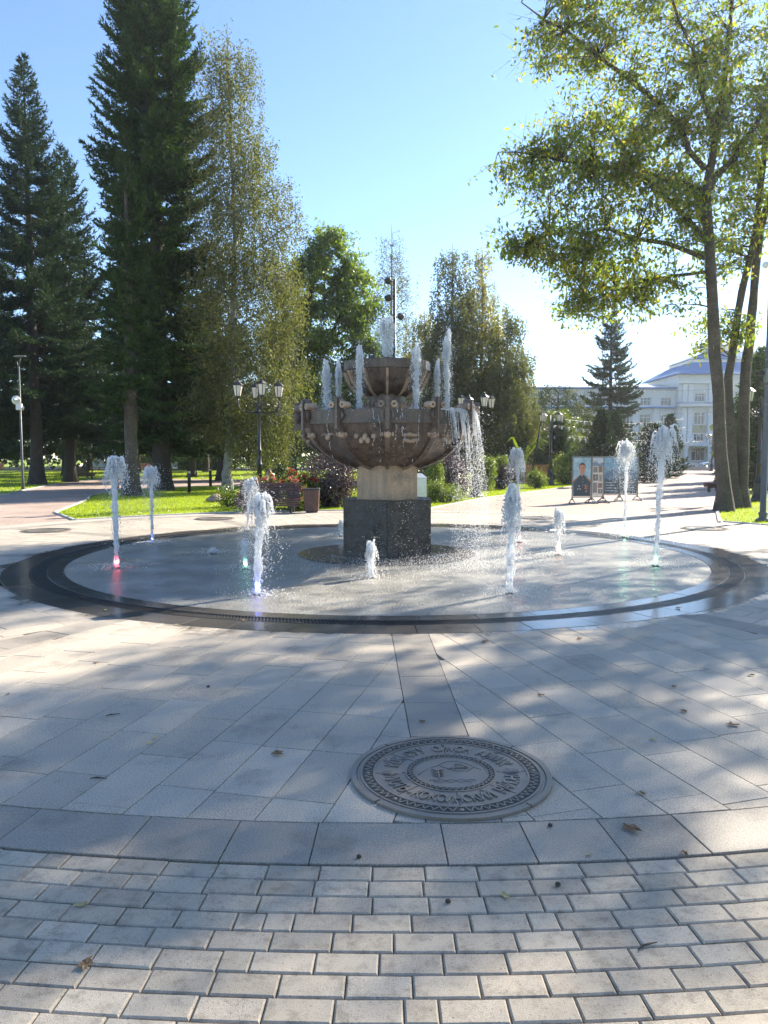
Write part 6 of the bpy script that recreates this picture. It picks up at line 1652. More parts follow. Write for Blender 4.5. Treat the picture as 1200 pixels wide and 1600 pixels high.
def board(label, x, y, rot, W, kind):
    t = thing('display_board', label, 'board', (x, y, -0.02), rot, 'exhibition boards on the wide path')
    H0, H1 = 0.22, 1.62
    T = Matrix.Identity(4)
    fr = []
    for (a, b_) in (((-W / 2, H0 - 0.1), (-W / 2, H1)), ((W / 2, H0 - 0.1), (W / 2, H1))):
        MB().box(((a[0] + b_[0]) / 2, 0, (a[1] + b_[1]) / 2), (0.035, 0.035, b_[1] - a[1])).build('frame_post', M['steel'], t)
    for z in (H0, H1 - 0.018):
        MB().box((0, 0, z), (W - 0.04, 0.034, 0.035)).build('frame_rail', M['steel'], t)
    for s in (-1, 1):
        g = MB(); g.tube([(s * W / 2, -0.34, 0.012), (s * W / 2, 0, 0.20), (s * W / 2, 0.34, 0.012)], 0.018, 6); g.tube([(s * W / 2, -0.36, 0.012), (s * W / 2, 0.36, 0.012)], 0.014, 6); g.build('foot', M['steel'], t)
    y0, y1 = H0 + 0.03, H1 - 0.045; w2 = W / 2 - 0.03
    bgc = {'portrait': print_bg('painted_sky', (0.20, 0.34, 0.44), (0.42, 0.56, 0.62)), 'photos': print_bg('cream_print', (0.6, 0.55, 0.48), (0.72, 0.66, 0.6)), 'mountain': print_bg('blue_print', (0.14, 0.28, 0.42), (0.25, 0.42, 0.56))}[kind]
    pan = MB().box((0, 0, (y0 + y1) / 2), (2 * w2, 0.016, y1 - y0)).build('panel', bgc, t)
    f = 0.012
    if kind == 'portrait':
        dark = ink('uniform_ink', (0.045, 0.07, 0.09)); sk = ink('skin_ink', (0.52, 0.26, 0.18)); gold = ink('gold_ink', (0.5, 0.24, 0.10)); hr = ink('hair_ink', (0.09, 0.05, 0.05)); rd = ink('medal_ink', (0.42, 0.12, 0.08)); wh = ink('pale_ink', (0.6, 0.55, 0.48))
        flat('tunic_print', [(-w2, y0), (w2, y0), (w2, 0.80), (0.14, 0.93), (0.06, 0.98), (-0.06, 0.98), (-0.14, 0.93), (-w2, 0.80)], f, dark, pan, T)
        flat('neck_print', [(-0.07, 0.93), (0.07, 0.93), (0.065, 1.1), (-0.065, 1.1)], f + 0.002, sk, pan, T)
        flat('face_print', ell(0.0, 1.20, 0.105, 0.165, 20), f + 0.004, sk, pan, T)
        flat('hair_print', [(-0.112, 1.19)] + ell(0, 1.24, 0.118, 0.165, 12, PI, 0) + [(0.112, 1.19), (0.09, 1.30), (0.02, 1.33), (-0.08, 1.31)], f + 0.006, hr, pan, T)
        for s in (-1, 1):
            flat('shoulder_print', [(s * 0.13, 0.93), (s * w2, 0.79), (s * w2, 0.735), (s * 0.14, 0.89)][::s], f + 0.003, gold, pan, T)
            flat('eye_print', ell(s * 0.04, 1.215, 0.018, 0.008, 8), f + 0.007, hr, pan, T)
            flat('brow_print', [(s * 0.018, 1.238), (s * 0.065, 1.242), (s * 0.062, 1.252), (s * 0.02, 1.249)][::s], f + 0.007, hr, pan, T)
            flat('collar_print', [(s * 0.01, 0.95), (s * 0.075, 1.0), (s * 0.08, 0.95), (s * 0.03, 0.90)][::s], f + 0.005, dark, pan, T)
        flat('nose_print', [(-0.012, 1.15), (0.016, 1.15), (0.006, 1.21)], f + 0.006, rd, pan, T); flat('mouth_print', ell(0, 1.11, 0.032, 0.009, 10), f + 0.006, rd, pan, T)
        for i, (x_, y_) in enumerate(((0.12, 0.62), (0.17, 0.6), (0.12, 0.53), (0.17, 0.52), (0.15, 0.42))):
            flat('medal_print', ell(x_, y_, 0.03, 0.035, 10), f + 0.004, rd if i % 2 else gold, pan, T)
        for x_, y_ in ((-0.10, 0.6), (-0.14, 0.5), (-0.06, 0.5)): flat('medal_print', ell(x_, y_, 0.02, 0.03, 8), f + 0.004, wh, pan, T)
        for y_ in (0.85, 0.74, 0.63): flat('button_print', ell(0.03, y_, 0.012, 0.012, 8), f + 0.004, wh, pan, T)
    elif kind == 'photos':
        cols = [ink('photo_ink_a', (0.20, 0.22, 0.24)), ink('photo_ink_b', (0.30, 0.20, 0.17)), ink('photo_ink_c', (0.14, 0.13, 0.13)), ink('photo_ink_d', (0.38, 0.36, 0.34))]
        flat('sky_print', [(-w2, 1.28), (w2, 1.28), (w2, y1), (-w2, y1)], f, ink('haze_ink', (0.45, 0.5, 0.58)), pan, T)
        flat('hill_print', [(-w2, 1.28), (w2, 1.28), (w2, 1.42), (0.05, 1.36), (-0.1, 1.45), (-w2, 1.40)], f + 0.002, ink('hill_ink', (0.18, 0.26, 0.36)), pan, T)
        for i, (xa, ya, xb, yb) in enumerate(((-.22, 1.06, -.02, 1.26), (.02, 1.06, .22, 1.30), (-.22, .78, 0.0, 1.0), (.03, .74, .22, 1.0), (-.22, .36, -.03, .72), (.0, .52, .22, .70), (.02, .34, .22, .49))):
            s_ = w2 / 0.24
            flat('photo_print', [(xa * s_, ya), (xb * s_, ya), (xb * s_, yb), (xa * s_, yb)], f + 0.002, cols[i % 4], pan, T)
            xm = (xa + xb) / 2 * s_; flat('figure_print', ell(xm, ya + (yb - ya) * 0.5, 0.03, (yb - ya) * 0.35, 10), f + 0.004, cols[(i + 1) % 4], pan, T)
    else:
        flat('peak_print', [(-w2, 0.95), (-0.12, 1.12), (-0.05, 1.08), (0.05, 1.24), (0.12, 1.12), (w2, 1.0), (w2, 0.7), (-w2, 0.7)], f, ink('peak_ink', (0.12, 0.20, 0.30)), pan, T)
        flat('forest_print', [(-w2, y0), (w2, y0), (w2, 0.76), (0.1, 0.82), (-0.05, 0.74), (-w2, 0.84)], f + 0.002, ink('forest_ink', (0.07, 0.11, 0.14)), pan, T)
        flat('snow_print', [(0.02, 1.16), (0.05, 1.22), (0.09, 1.14), (0.05, 1.17)], f + 0.002, ink('pale_ink', (0.6, 0.55, 0.48)), pan, T)
        for i in range(4): flat('caption_print', [(-w2 * .8, .66 - i * .1), (w2 * (.6 - .2 * (i % 2)), .66 - i * .1), (w2 * (.6 - .2 * (i % 2)), .68 - i * .1), (-w2 * .8, .68 - i * .1)], f + 0.004, ink('haze_ink', (0.45, 0.5, 0.58)), pan, T)
board('board with a painted portrait in dark uniform with medals', 6.80, 26.4, R(3), 0.66, 'portrait')
board('board with a column of old photographs beside the portrait', 7.40, 26.62, R(26), 0.52, 'photos')
board('blue board with a mountain peak behind the photograph board', 8.30, 28.0, R(2), 0.62, 'mountain')
board('second blue mountain board behind the bell-headed jet', 8.98, 28.2, R(10), 0.72, 'mountain')

# ---------------------------------------------------------------- string lights
def string_lights(label, p0, p1, sag, nb, seed):
    t = thing('string_lights', label, 'string lights', (0, 0, 0), 0, 'strings of bulbs across the path')
    p0, p1 = Vector(p0), Vector(p1); L = 24
    f = lambda s: p0.lerp(p1, s) + Vector((0, 0, -sag * 4 * s * (1 - s)))
    MB().tube([f(i / L) for i in range(L + 1)], 0.008, 4).build('wire', M['iron'], t)
    me = None
    for i in range(nb):
        s = (i + 0.5) / nb; p = f(s)
        if me is None:
            me = MB().lathe([(0.02, 0.0), (0.025, -0.04), (0.052, -0.09), (0.062, -0.14), (0.046, -0.19), (0.006, -0.21)], 8).mesh('bulb'); me.materials.append(M['white_plastic'])
        o = bpy.data.objects.new('bulb', me); o.location = p; link(o, t)
SL = [((9.9, 46, 3.9), (24, 62, 4.6), 0.35, 22, 'highest string of bulbs crossing before the solitary spruce'), ((9.9, 46, 3.5), (25, 64, 4.0), 0.45, 24, 'second string of bulbs below the highest one'), ((10, 48, 3.0), (25, 66, 3.4), 0.5, 26, 'string of bulbs sagging over the small spruces'),
      ((12, 50, 3.0), (27, 66, 2.9), 0.35, 26, 'low string of bulbs before the far lamps'), ((19, 60, 6.9), (29, 60, 7.3), 0.4, 13, 'string of bulbs before the building roof edge'), ((20, 62, 5.2), (33, 66, 6.2), 0.5, 18, 'string of bulbs before the upper windows'), ((22, 64, 4.2), (35, 68, 3.6), 0.45, 18, 'string of bulbs before the middle windows'), ((24, 66, 3.4), (36, 70, 2.9), 0.35, 18, 'lowest string of bulbs before the entrance')]
for i, (a, c, sg, nb_, lb) in enumerate(SL): string_lights(lb, a, c, sg, nb_, i)
for x, y, h_, lb in ((9.9, 46.0, 4.1, 'thin mast holding the left ends of the bulb strings'), (29.5, 61, 8.4, 'white thin mast with angled tip before the building'),):
    t = thing('thin_mast', lb, 'mast', (x, y, -0.03))
    MB().tube([(0, 0, 0), (0, 0, h_)], [0.05, 0.035], 8).build('pole', M['steel'], t)
    MB().lathe([(0.1, 0), (0.1, 0.04)], 10).build('foot', M['steel'], t)
    if h_ > 6: MB().tube([(0, 0, h_ - 0.9), (0.15, 0, h_ - 0.35), (0.45, 0, h_ + 0.1)], 0.05, 6).build('arm', M['white_plastic'], t)

# ================================================================ the building
BY = 120.0
def wall(name, x0, x1, z0, z1, holes, y, depth, m, parent):
    """wall face at y, openings cut through, reveals running back"""
    xs = sorted({x0, x1, *[h[0] for h in holes], *[h[1] for h in holes]}); zs = sorted({z0, z1, *[h[2] for h in holes], *[h[3] for h in holes]})
    g = MB()
    for xa, xb in zip(xs, xs[1:]):
        for za, zb in zip(zs, zs[1:]):
            xm, zm = (xa + xb) / 2, (za + zb) / 2
            if any(h[0] < xm < h[1] and h[2] < zm < h[3] for h in holes): continue
            g.add([(xa, y, za), (xb, y, za), (xb, y, zb), (xa, y, zb)], [(0, 1, 2, 3)])
    for a, b_, c, d in holes:
        g.add([(a, y, c), (b_, y, c), (b_, y, d), (a, y, d), (a, y + depth, c), (b_, y + depth, c), (b_, y + depth, d), (a, y + depth, d)], [(0, 4, 5, 1), (1, 5, 6, 2), (2, 6, 7, 3), (3, 7, 4, 0)])
    g.add([(x0, y, z0), (x0, y + 14, z0), (x0, y + 14, z1), (x0, y, z1), (x1, y, z0), (x1, y + 14, z0), (x1, y + 14, z1), (x1, y, z1)], [(1, 0, 3, 2), (4, 5, 6, 7)])
    return g.build(name, m, parent)
def window(parent, x0, x1, z0, z1, y):
    g = MB(); t_ = 0.10
    g.box(((x0 + x1) / 2, y, z0 + t_ / 2), (x1 - x0, 0.1, t_)); g.box(((x0 + x1) / 2, y, z1 - t_ / 2), (x1 - x0, 0.1, t_))
    for xx in (x0 + t_ / 2, x1 - t_ / 2): g.box((xx, y, (z0 + z1) / 2), (t_, 0.1, z1 - z0 - 2 * t_ - 0.004))
    for k_ in (1, 2):
        xx = x0 + (x1 - x0) * k_ / 3; g.box((xx, y, (z0 + z1) / 2), (0.07, 0.09, z1 - z0 - 2 * t_ - 0.004))
    g.box(((x0 + x1) / 2, y - 0.01, z0 + (z1 - z0) * 0.70), (x1 - x0 - 2 * t_ - 0.004, 0.06, 0.06))
    w = g.build('window', M['window_frame'], parent)
    MB().box(((x0 + x1) / 2, y + 0.04, (z0 + z1) / 2), (x1 - x0 - 0.05, 0.02, z1 - z0 - 0.05)).build('pane', M['window_glass'], w)
    MB().box(((x0 + x1) / 2, y - 0.16, z0 - 0.05), (x1 - x0 + 0.2, 0.25, 0.07)).build('sill', M['wall_white'], w)
B = thing('long_building', 'pale three-storey public building with blue hipped roofs beyond the path', 'building', (0, 0, 0))
WX = [24.6 + 3.2 * i for i in range(7)]
ww = 0.85
holes = [(x - ww, x + ww, za, zb) for x in WX for za, zb in ((3.9, 5.2), (6.55, 8.15), (9.4, 10.7))]
wall('wing_wall', 21.6, 45.2, -0.03, 12.0, holes, BY, 0.35, M['wall_pale'], B)
for h in holes: window(B, h[0], h[1], h[2], h[3], BY + 0.28)
for x in WX:
    for za, zb in ((5.25, 6.5), (2.4, 3.82)):
        MB().box((x, BY - 0.03, (za + zb) / 2), (1.9, 0.06, zb - za - 0.16)).build('spandrel', M['wall_khaki'], B)
for i in range(8):
    x = 23.0 + 3.2 * i
    if x < 45: MB().box((x, BY - 0.10, 4.9), (0.8, 0.2, 8.4)).build('pilaster', M['wall_white'], B)
MB().box((33.4, BY - 0.30, 9.12), (23.6, 0.6, 0.22)).build('ledge', M['roof_blue'], B)
MB().box((33.4, BY - 0.25, 12.1), (23.9, 0.5, 0.25)).build('cornice', M['roof_blue'], B)
MB().add([(21.3, BY - 0.6, 12.25), (45.15, BY - 0.6, 12.25), (45.15, BY + 7, 13.3), (21.3, BY + 7, 13.3), (21.3, BY + 14.6, 12.25), (45.15, BY + 14.6, 12.25)], [(0, 1, 2, 3), (3, 2, 5, 4), (0, 3, 4)]).build('wing_roof', M['roof_grey'], B)
# central block with pilastered front
cx0, cx1 = 45.2, 69.2
PX = [46.1, 46.95] + [50.1 + 3.1 * i for i in range(6)] + [67.4, 68.3]
bays = [(46.95, 50.1)] + [(50.1 + 3.1 * i, 53.2 + 3.1 * i) for i in range(5)]
holes = []
for a, c in bays:
    m_ = (a + c) / 2
    holes += [(m_ - 0.8, m_ + 0.8, 9.9, 11.3), (m_ - 0.8, m_ + 0.8, 6.5, 8.4), (m_ - 0.8, m_ + 0.8, 3.75, 5.1)]
holes += [(bays[1][0] + 0.45, bays[1][1] - 0.45, 0.9, 3.0), (bays[0][0] + 0.5, bays[0][1] - 0.5, 0.9, 3.0)]
wall('central_wall', cx0, cx1, -0.03, 14.1, holes, BY - 1.2, 0.35, M['wall_pale'], B)
for h in holes: window(B, h[0], h[1], h[2], h[3], BY - 1.2 + 0.28)
for a, c in bays:
    MB().box(((a + c) / 2, BY - 1.23, 5.82), (2.15, 0.06, 1.2)).build('spandrel', M['wall_khaki'], B)
for x in PX:
    MB().box((x, BY - 1.35, 6.4), (0.72, 0.3, 5.2)).build('pilaster', M['wall_white'], B)
    MB().box((x, BY - 1.35, 11.2), (0.72, 0.3, 2.9)).build('pilaster', M['wall_white'], B)
MB().box(((cx0 + cx1) / 2, BY - 1.7, 9.42), (24.4, 1.0, 0.5)).build('ledge', M['wall_white'], B)
MB().box(((cx0 + cx1) / 2, BY - 1.75, 9.72), (24.6, 1.1, 0.08)).build('ledge_cover', M['roof_blue'], B)
MB().box(((cx0 + cx1) / 2, BY - 1.45, 12.9), (24.3, 0.5, 0.4)).build('frieze', M['wall_white'], B)
MB().box(((cx0 + cx1) / 2 - 8.4, BY - 2.6, 3.35), (8.0, 3.0, 0.5)).build('porch_roof', M['wall_white'], B)
for x in (45.5, 49.0, 52.4): MB().box((x, BY - 3.9, 1.55), (0.45, 0.45, 3.09)).build('porch_post', M['wall_white'], B)
# stepped roof: lower hip, upper hip, lantern
def hip(x0, x1, y0, y1, z0, ix, iy, z1, m, name):
    MB().add([(x0, y0, z0), (x1, y0, z0), (x1, y1, z0), (x0, y1, z0), (x0 + ix, y0 + iy, z1), (x1 - ix, y0 + iy, z1), (x1 - ix, y1 - iy, z1), (x0 + ix, y1 - iy, z1)],
             [(0, 1, 5, 4), (1, 2, 6, 5), (2, 3, 7, 6), (3, 0, 4, 7), (4, 5, 6, 7), (3, 2, 1, 0)]).build(name, m, B)
hip(44.2, 70.2, BY - 2.2, BY + 14, 14.1, 3.6, 3.0, 16.2, M['roof_blue'], 'central_roof')
MB().box((57.2, BY + 6, 16.45), (18.4, 9.6, 0.49)).build('roof_step', M['wall_white'], B)
hip(47.6, 66.8, BY + 0.9, BY + 11.1, 16.7, 4.0, 3.2, 18.3, M['roof_blue'], 'upper_roof')
MB().box((54.0, BY + 5, 18.75), (5.2, 2.6, 0.88)).build('roof_lantern', M['wall_white'], B)
MB().box((54.0, BY + 5, 19.26), (5.6, 3.0, 0.12)).build('lantern_roof', M['roof_blue'], B)
fp = MB().tube([(56.4, BY + 3, 18.2), (56.4, BY + 3, 23.0)], 0.06, 6).build('flagpole', M['white_plastic'], B)
MB().add([(56.5, BY + 3, 21.7), (57.4, BY + 3.2, 21.95), (58.4, BY + 2.9, 22.5), (58.4, BY + 2.9, 23.3), (57.4, BY + 3.2, 22.9), (56.5, BY + 3, 22.8)], [(0, 1, 4, 5), (1, 2, 3, 4)]).build('flag', M['roof_grey'], fp)
for i in range(5):
    MB().box((48.5 - i * 0.0, BY - 6.2 + i * 0.35, 0.08 + i * 0.16), (9.0, 0.36, 0.16)).build('entrance_step', M['concrete'], B)
MB().box((51.4, BY - 1.28, 1.95), (1.9, 0.06, 1.9)).build('red_notice', ink('notice_red', (0.55, 0.16, 0.12)), B)
# low steps crossing the path's end
t = thing('low_steps', 'low broad grey steps at the end of the wide path', 'steps', (37.0, 87.8, -0.02))
for i in range(3): MB().box((0, i * 0.45, 0.07 + i * 0.13), (12.5, 0.46, 0.14 + i * 0.0), ch=0.01).build('step', M['concrete'], t)
# white block with flags far on the left
W2 = thing('white_building', 'white building half hidden by trees behind the hedge, flags before it', 'building', (-38, 118, 0))
holes = [(-5 + 3.2 * i, -3.4 + 3.2 * i, 1.2 + 3.2 * j, 2.9 + 3.2 * j) for i in range(5) for j in range(3)]
MBw = wall('wall', -8, 12, -0.03, 10.5, holes, 0, 0.3, M['wall_white'], W2)
for h in holes: window(W2, h[0], h[1], h[2], h[3], 0.25)
MB().box((2, 7, 10.65), (20.6, 14.8, 0.3)).build('roof', M['roof_grey'], W2)
for x, c, nm in ((-36.5, 'flag_orange', (0.7, 0.25, 0.05)), (-38.5, 'flag_blue', (0.08, 0.15, 0.5)), (-40.3, 'flag_white', (0.7, 0.7, 0.72))):
    t = thing('flagpole', {'flag_orange': 'white flagpole with an orange flag', 'flag_blue': 'white flagpole with a blue flag', 'flag_white': 'white flagpole with a white flag'}[c] + ' before the white building', 'flagpole', (x, 108, -0.03))
    MB().tube([(0, 0, 0), (0, 0, 7.5)], [0.07, 0.04], 8).build('pole', M['white_plastic'], t)
    vs2 = [(0.05 + 0.15 * math.sin(i * 1.1) * 0 + i * 0.22, 0.1 * math.sin(i * 1.3), z - i * 0.05) for z in (5.6, 6.9) for i in range(7)]
    MB().add(vs2, [(i, i + 1, 8 + i, 7 + i) for i in range(6)], True).build('flag', ink(c, nm), t)

# distant tree mass closing the view behind the park
def far_wood(label, x0, x1, y, h, seed, m):
    g = np.random.default_rng(seed); n_ = 3000
    X = x0 + (x1 - x0) * g.random(n_); hh = h * (0.75 + 0.25 * np.sin(X * 0.35 + seed) * np.sin(X * 0.13)) 
    Zc = hh * g.random(n_) ** 0.8; Yc = y + g.normal(0, 2.5, n_)
    C = np.repeat(np.c_[X, Yc, Zc], 5, 0) + g.normal(0, 0.5, (n_ * 5, 3)); C[:, 2] = np.maximum(C[:, 2], 0.0)
    V, q = leaves(C, g.normal(0, 1, (n_ * 5, 3)), g.normal(0, 1, (n_ * 5, 3)), np.full(n_ * 5, 0.7), np.full(n_ * 5, 0.5))
    tag(mk('far_wood', np_mesh('far_wood', V, q), M[m]), label, 'wood', kind='stuff')
far_wood('dark mass of distant trees behind the far lawn on the left', -75, 0, 100, 14, 1, 'shrub_dark')
far_wood('distant trees closing the view between birches and spruce', 0, 24, 82, 6, 2, 'shrub_dark')
far_wood('distant trees to the right of the wide path', 33, 75, 72, 7.5, 3, 'shrub_dark')

# ---------------------------------------------------------------- cars before the building
def car(label, x, y, rot, paint):
    t = thing('parked_car', label, 'car', (x, y, 0.0), rot, 'cars parked before the building')
    pm_ = mat('car_paint_' + str(len(bpy.data.materials)), paint, 0.25, 0.03, 2, 10, 0.02, 0.0, spec=0.7)
    side = [(-2.1, 0.35), (-1.75, 0.28), (1.75, 0.28), (2.1, 0.35), (2.12, 0.65), (1.95, 0.80), (1.05, 0.93), (-1.75, 0.98), (-2.1, 0.85)]
    def loft(prof, w0, w1, m, nm):
        n_ = len(prof); g = MB()
        vs2 = []
        for s in (-1, 1):
            vs2 += [(x_, s * (w0 + (w1 - w0) * max(0, min(1, (z - 0.9) / 0.5))), z) for x_, z in prof]
        g.add(vs2, [tuple(range(n_)), tuple(reversed(range(n_, 2 * n_)))] + [((i + 1) % n_, i, n_ + i, n_ + (i + 1) % n_) for i in range(n_)])
        return g.build(nm, m, t)
    loft(side, 0.86, 0.86, pm_, 'body')
    loft([(-1.70, 0.97), (1.0, 0.92), (0.35, 1.38), (-0.9, 1.44), (-1.45, 1.30)], 0.80, 0.62, M['window_glass'], 'windows')
    loft([(0.38, 1.385), (0.30, 1.43), (-0.9, 1.49), (-1.48, 1.33), (-1.46, 1.30), (-0.9, 1.445)], 0.63, 0.63, pm_, 'roof')
    for xx in (-1.3, 1.35):
        for s in (-1, 1):
            g = MB(); g.lathe([(0.31, -0.1), (0.32, -0.05), (0.32, 0.05), (0.31, 0.1)], 20, M=rotM((xx, s * 0.78, 0.32), 0, R(90))); wh = g.build('wheel', M['iron'], t)
            g = MB(); g.lathe([(0.19, -0.105), (0.19, 0.105)], 14, M=rotM((xx, s * 0.78, 0.32), 0, R(90))); g.build('rim', M['steel'], wh)
    for s in (-1, 1):
        MB().box((2.08, s * 0.62, 0.66), (0.08, 0.3, 0.13), ch=0.02).build('headlight', M['white_plastic'], t)
        MB().box((-2.09, s * 0.66, 0.78), (0.06, 0.2, 0.16), ch=0.02).build('tail_light', ink('notice_red', (0.55, 0.16, 0.12)), t)
car('white car parked at the end of the wide path', 36.0, 94.0, R(4), (0.7, 0.71, 0.73))
car('pale blue car parked before the entrance behind the maple trunk', 41.8, 96.0, R(184), (0.35, 0.45, 0.58))
car('silver car parked behind the bell-headed jet', 28.8, 95.0, R(2), (0.5, 0.5, 0.52))

# ================================================================ people
def person(label, loc, rot, J, radii, clothes, hand_dirs=True):
    """J: joint name -> position; body grown as one skin over the joints"""
    t = thing('person', label, 'person', loc, rot, None)
    bones = [('pelvis', 'belly'), ('belly', 'chest'), ('chest', 'neck'), ('neck', 'head0'), ('head0', 'head1'), ('chest', 'shL'), ('shL', 'elL'), ('elL', 'wrL'), ('chest', 'shR'), ('shR', 'elR'), ('elR', 'wrR'),
             ('pelvis', 'hipL'), ('hipL', 'knL'), ('knL', 'anL'), ('anL', 'toL'), ('pelvis', 'hipR'), ('hipR', 'knR'), ('knR', 'anR'), ('anR', 'toR')]
    names = list(J); P = [Vector(J[k]) for k in names]; E = [(names.index(a), names.index(b_)) for a, b_ in bones]
    rad = dict(pelvis=.13, belly=.12, chest=.14, neck=.055, head0=.085, head1=.095, shL=.065, shR=.065, elL=.045, elR=.045, wrL=.03, wrR=.03, hipL=.095, hipR=.095, knL=.06, knR=.06, anL=.04, anR=.04, toL=.035, toR=.035); rad.update(radii)
    # palms and fingers
    Rd = [rad[k] for k in names]
    for s in ('L', 'R'):
        w = Vector(J['wr' + s]); d = (w - Vector(J['el' + s])).normalized(); side = d.cross(Vector((0, 0, 1)))
        side = side.normalized() if side.length > 0.1 else Vector((0, 1, 0)); nrm = side.cross(d)
        iw = names.index('wr' + s); P.append(w + d * 0.07); Rd.append(0.024); ip = len(P) - 1; E.append((iw, ip))
        for k_, (o_, L_) in enumerate(((-0.03, .06), (-0.01, .075), (0.01, .07), (0.03, .055))):
            P.append(w + d * 0.09 + side * o_); Rd.append(0.011); E.append((ip, len(P) - 1))
            P.append(w + d * (0.09 + L_) + side * o_ * 1.1 - nrm * 0.025); Rd.append(0.008); E.append((len(P) - 2, len(P) - 1))
        P.append(w + d * 0.05 + side * (-0.045)); Rd.append(0.012); E.append((iw, len(P) - 1)); P.append(w + d * 0.085 + side * (-0.06)); Rd.append(0.009); E.append((len(P) - 2, len(P) - 1))
    me = bpy.data.meshes.new('body'); me.from_pydata([tuple(p) for p in P], E, []); me.update()
    o = mk('body', me, M['skin'], t)
    md = o.modifiers.new('skin', 'SKIN'); md.use_smooth_shade = True
    for v, r_ in zip(me.skin_vertices[0].data, Rd): v.radius = (r_, r_)
    me.skin_vertices[0].data[names.index('pelvis')].use_root = True
    o.modifiers.new('sub', 'SUBSURF').levels = 1; o.modifiers['sub'].render_levels = 1
    def sleeve(nm, chain, m, k=1.22):
        g = MB(); pts = [Vector(J[c]) if isinstance(c, str) else Vector(c) for c in chain]; rr2 = [rad[c] * k if isinstance(c, str) else 0.06 for c in chain]
        fine = []; fr = []
        for a, b_, ra, rb in zip(pts, pts[1:], rr2, rr2[1:]):
            for q in range(4): fine.append(a.lerp(b_, q / 4)); fr.append(ra + (rb - ra) * q / 4)
        fine.append(pts[-1]); fr.append(rr2[-1]); g.tube(fine, fr, 14); g.build(nm, m, t)
    up, low = clothes
    sleeve('shirt', ['pelvis', 'belly', 'chest', 'neck'], M[up], 1.18)
    for s in 'LR':
        sleeve('sleeve', ['chest', 'sh' + s, 'el' + s], M[up], 1.2)
        sleeve('trouser_leg', ['pelvis', 'hip' + s, 'kn' + s, 'an' + s], M[low], 1.18)
        a, b_ = Vector(J['an' + s]), Vector(J['to' + s]); MB().tube([a, a.lerp(b_, .5), b_ + (b_ - a) * 0.25], [0.05, 0.052, 0.035], 10).build('shoe', M['iron'], t)
    h0, h1 = Vector(J['head0']), Vector(J['head1']); ax = (h1 - h0).normalized(); c = h0.lerp(h1, 0.55)
    fw = Vector(J.get('_face', (0, -1, 0)))
    MB().ball(c + ax * 0.035 - fw * 0.018, 0.113, 14, 8).build('hair', M['hair'], t)
    s_ = fw.cross(ax).normalized()
    hd = MB(); hd.ball(c + fw * 0.045 - ax * 0.03, 0.082, 14, 10, sc=(1, 1, 1.2)); f_ = hd.build('face', M['skin'], t)
    MB().tube([c + fw * 0.12 + ax * 0.0, c + fw * 0.142 - ax * 0.035], [0.008, 0.014], 6).build('nose', M['skin'], f_)
    for q in (-1, 1):
        MB().ball(c + fw * 0.118 + s_ * q * 0.032 + ax * 0.0, 0.011, 8, 5).build('eye', M['hair'], f_)
        MB().ball(c + s_ * q * 0.088 - ax * 0.01, 0.022, 8, 5).build('ear', M['skin'], f_)
    MB().ball(c + fw * 0.115 - ax * 0.07, 0.018, 8, 5, sc=(1.3, 0.5, 0.35)).build('mouth', ink('lip_ink', (0.4, 0.15, 0.13)), f_)
    return t
CR = dict(pelvis=(0, 0.08, 0.36), belly=(0.05, 0, 0.52), chest=(0.14, -0.04, 0.78), neck=(0.20, -0.05, 0.93), head0=(0.23, -0.06, 0.99), head1=(0.27, -0.07, 1.12), shL=(0.20, 0.13, 0.84), elL=(0.40, 0.14, 0.68), wrL=(0.60, 0.08, 0.60), shR=(0.16, -0.20, 0.84), elR=(0.38, -0.22, 0.66), wrR=(0.60, -0.16, 0.56),
          hipL=(0.02, 0.18, 0.36), knL=(0.38, 0.20, 0.46), anL=(0.10, 0.20, 0.07), toL=(0.30, 0.20, 0.04), hipR=(0.02, -0.06, 0.36), knR=(0.36, -0.12, 0.46), anR=(0.08, -0.10, 0.07), toR=(0.28, -0.12, 0.04))
CR = {k: v for k, v in CR.items()}
person('person in a white shirt crouching at the flower bed and reaching out', (-4.05, 25.3, -0.03), 0, CR, {}, ('white_cloth', 'white_cloth'))
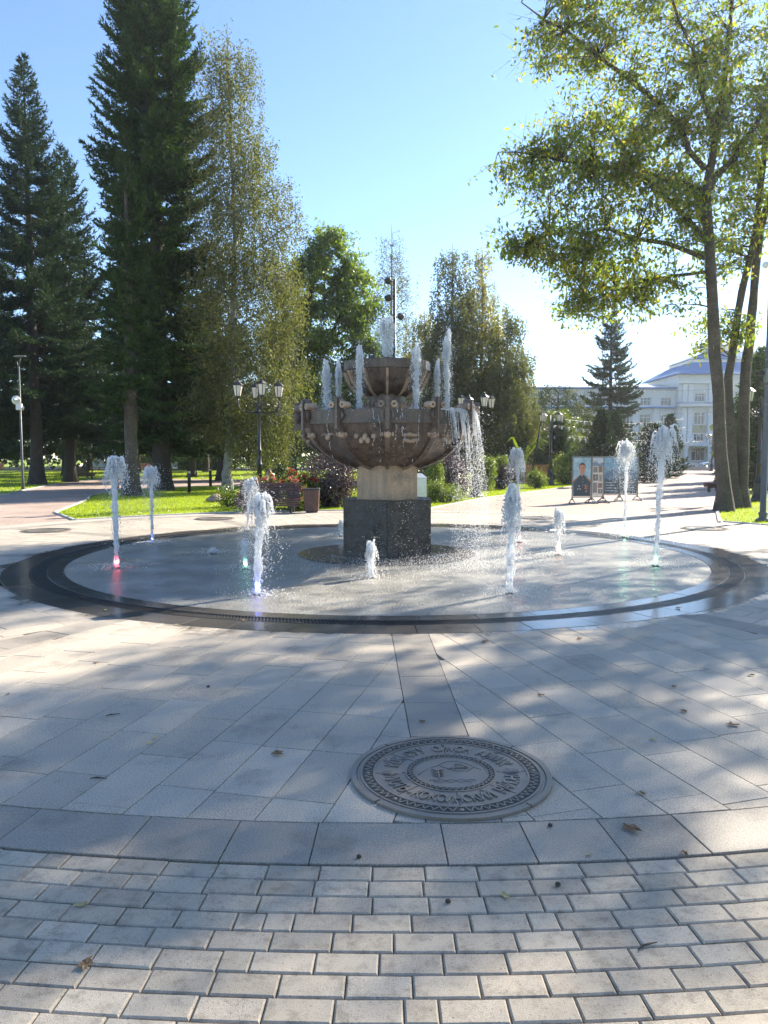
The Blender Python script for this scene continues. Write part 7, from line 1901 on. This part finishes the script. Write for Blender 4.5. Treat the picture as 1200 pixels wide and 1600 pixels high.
ST = dict(pelvis=(0, 0, 0.93), belly=(0, 0, 1.08), chest=(0, 0, 1.30), neck=(0, 0, 1.47), head0=(0, -0.01, 1.54), head1=(0, -0.02, 1.66), shL=(0.19, 0, 1.38), elL=(0.24, 0.03, 1.10), wrL=(0.24, -0.08, 0.88), shR=(-0.19, 0, 1.38), elR=(-0.24, 0.04, 1.10), wrR=(-0.22, -0.04, 0.86),
          hipL=(0.1, 0, 0.90), knL=(0.11, -0.10, 0.49), anL=(0.11, -0.04, 0.08), toL=(0.12, -0.2, 0.04), hipR=(-0.1, 0, 0.90), knR=(-0.11, 0.04, 0.49), anR=(-0.11, 0.20, 0.10), toR=(-0.11, 0.06, 0.04))
person('person in a black top and pale trousers walking before the far hedge', (-31.5, 88.5, -0.03), R(150), ST, {}, ('black_cloth', 'grey_cloth'))
person('person in dark clothes walking behind the thin trunk far back', (-30.2, 89.5, -0.03), R(20), ST, {}, ('black_cloth', 'black_cloth'))
SI = dict(pelvis=(0, 0.02, 0.55), belly=(0, 0.05, 0.70), chest=(0, 0.08, 0.94), neck=(0, 0.06, 1.11), head0=(0, 0.03, 1.18), head1=(0, -0.01, 1.30), shL=(0.19, 0.08, 1.02), elL=(0.24, -0.04, 0.76), wrL=(0.12, -0.26, 0.66), shR=(-0.19, 0.08, 1.02), elR=(-0.24, -0.04, 0.76), wrR=(-0.12, -0.26, 0.66),
          hipL=(0.1, 0, 0.54), knL=(0.12, -0.44, 0.54), anL=(0.12, -0.42, 0.08), toL=(0.13, -0.58, 0.04), hipR=(-0.1, 0, 0.54), knR=(-0.12, -0.44, 0.54), anR=(-0.12, -0.42, 0.08), toR=(-0.13, -0.58, 0.04))
person('person in a pale top sitting on the shaded bench', (-12.55, 37.5, -0.02), R(-70), SI, {}, ('grey_cloth', 'skin'))

# ================================================================ volume added to imitate lens glare: thin haze over the park
hz = MB(); hz.box((0, 140, 15.2), (470, 390, 32.8))
ho = hz.build('veil', None)
hm = bpy.data.materials.new('glare_veil'); hm.use_nodes = True; hm.node_tree.nodes.clear()
ht = hm.node_tree; hv = nd(ht, 'ShaderNodeVolumePrincipled'); hv.inputs['Color'].default_value = (0.93, 0.96, 1.0, 1)
hv.inputs['Density'].default_value = 0.00045; hv.inputs['Anisotropy'].default_value = 0.7
hx = nd(ht, 'ShaderNodeOutputMaterial'); ht.links.new(hv.outputs[0], hx.inputs['Volume'])
ho.data.materials.append(hm)
tag(ho, 'thin added lens-glare haze over the whole park', 'veil', kind='stuff')
